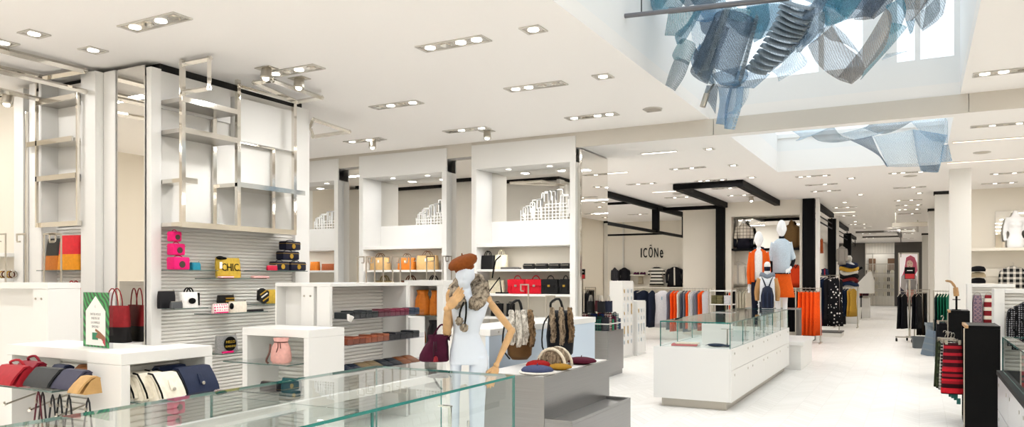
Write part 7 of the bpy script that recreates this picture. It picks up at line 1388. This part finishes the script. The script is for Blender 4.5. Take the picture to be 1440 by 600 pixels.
# ================================================================= CAMERA, LIGHT, COLOUR
cd = bpy.data.cameras.new('camera'); co = bpy.data.objects.new('camera', cd); C.objects.link(co)
cd.sensor_width = 36; cd.lens = FPX/1440*36; cd.shift_y = (HOR-300)/1440; cd.clip_start = .05; cd.clip_end = 200
co.location = (0, 0, EYE); co.rotation_euler = (pi/2, 0, YAW); bpy.context.scene.camera = co
w = bpy.data.worlds.new('world'); bpy.context.scene.world = w; w.use_nodes = True
bg = w.node_tree.nodes['Background']; bg.inputs[0].default_value = (.86, .93, 1, 1); bg.inputs[1].default_value = 1.5
def area(name, loc, sx, sy, power, col=(1, .988, .968), portal=False, rot_=(0, 0, 0), spread=None):
    l = bpy.data.lights.new(name, 'AREA'); l.shape = 'RECTANGLE'; l.size = sx; l.size_y = sy; l.energy = power*.38; l.color = col
    if portal: l.cycles.is_portal = True
    if spread: l.spread = spread
    o = bpy.data.objects.new(name, l); C.objects.link(o); o.location = loc; o.rotation_euler = rot_; return o
area('skylight_portal', ((SX0+SX1)/2, (SY0+SY1)/2, 6.5), SX1-SX0, SY1-SY0, 1, portal=True)
area('skylight_window_portal', ((SX0+SX1)/2, SY1-.02, 5.3), SX1-SX0, 2.3, 1, portal=True, rot_=(-pi/2, 0, 0))
area('skylight_rear_portal', ((TX0+TX1)/2, (TY0+TY1)/2, 4.0), TX1-TX0, TY1-TY0, 1, portal=True)
# grid of area lights carrying the recessed lamps' light; fill added behind the camera
for x in (-10.2, -8.2, -5.4, -3.6, 1.6, 2.9):
    for y in (-4, -1.2, 1.6, 4.0, 6.2, 8.6):
        if y > 4.5 and x < -6.6 and y < 7: continue
        area('fill_downlight', (x, y, 3.6), .7, .14, 46)
for x in (-1.9, -.2):
    for y in (-4, -1.2): area('fill_downlight', (x, y, 3.6), .7, .14, 46)
for x in (-10, -7.6, -5.2, -3.4, 1.6, 2.8):
    for y in (12.2, 14.8, 17.4): area('fill_downlight', (x, y, 3.38), .7, .14, 40)
for y in (20.6, 24, 28, 32.5, 37.5, 42.5):
    for x in (-3.2, -.8): area('fill_downlight', (x, y, 3.38), .7, .14, 52)
for x in (-1.9, -.2): area('fill_downlight', (x, 17, 3.38), .7, .14, 40)
for x in (-10, -8, -6.4): area('fill_downlight', (x, 21.5, 3.38), .7, .14, 46)
area('fill_downlight', (-2, 46.3, 3.35), .7, .14, 30)
area('fill_downlight', (2., 21.5, 3.35), .7, .14, 30)
# the adjustable ceiling spots wash the ribbed wall
for px, py, ty in ((375, 96, 5.6), (421, 110, 6.3)):
    p = on_z(px, py, 3.5); l = area('spot_light', p, .1, .1, 7, spread=radians(75)); d = Vector((-6.6, ty, 1.7))-p; l.rotation_euler = d.to_track_quat('-Z', 'Y').to_euler()
for px, py, tx in ((524, 198, -7.6), (685, 184, -5.4)):
    p = on_z(px, py, 3.5); l = area('spot_light', p, .1, .1, 12, spread=radians(70)); d = Vector((tx, 10.3, 1.7))-p; l.rotation_euler = d.to_track_quat('-Z', 'Y').to_euler()
# added area lights that brighten the handbag niches and the shelves below
for x0, x1 in ((-10.5, -9.1), (-8.4, -6.8), (-6.15, -4.55)):
    for k in (.3, .7): area('niche_fill_light', (x0+(x1-x0)*k, 10.5, 3.21), .09, .09, 11)
    area('shelf_fill_light', ((x0+x1)/2, 10.3, 1.98), x1-x0-.3, .03, 7)
s = bpy.context.scene
s.view_settings.view_transform = 'Standard'; s.view_settings.look = 'None'; s.view_settings.gamma = 1; s.view_settings.use_curve_mapping = False
s.view_settings.exposure = .24
cy = s.cycles; cy.use_denoising = True; cy.max_bounces = 9; cy.diffuse_bounces = 5; cy.glossy_bounces = 5; cy.transmission_bounces = 6; cy.transparent_max_bounces = 28
cy.sample_clamp_indirect = 6; cy.caustics_reflective = False; cy.caustics_refractive = False; cy.blur_glossy = .5
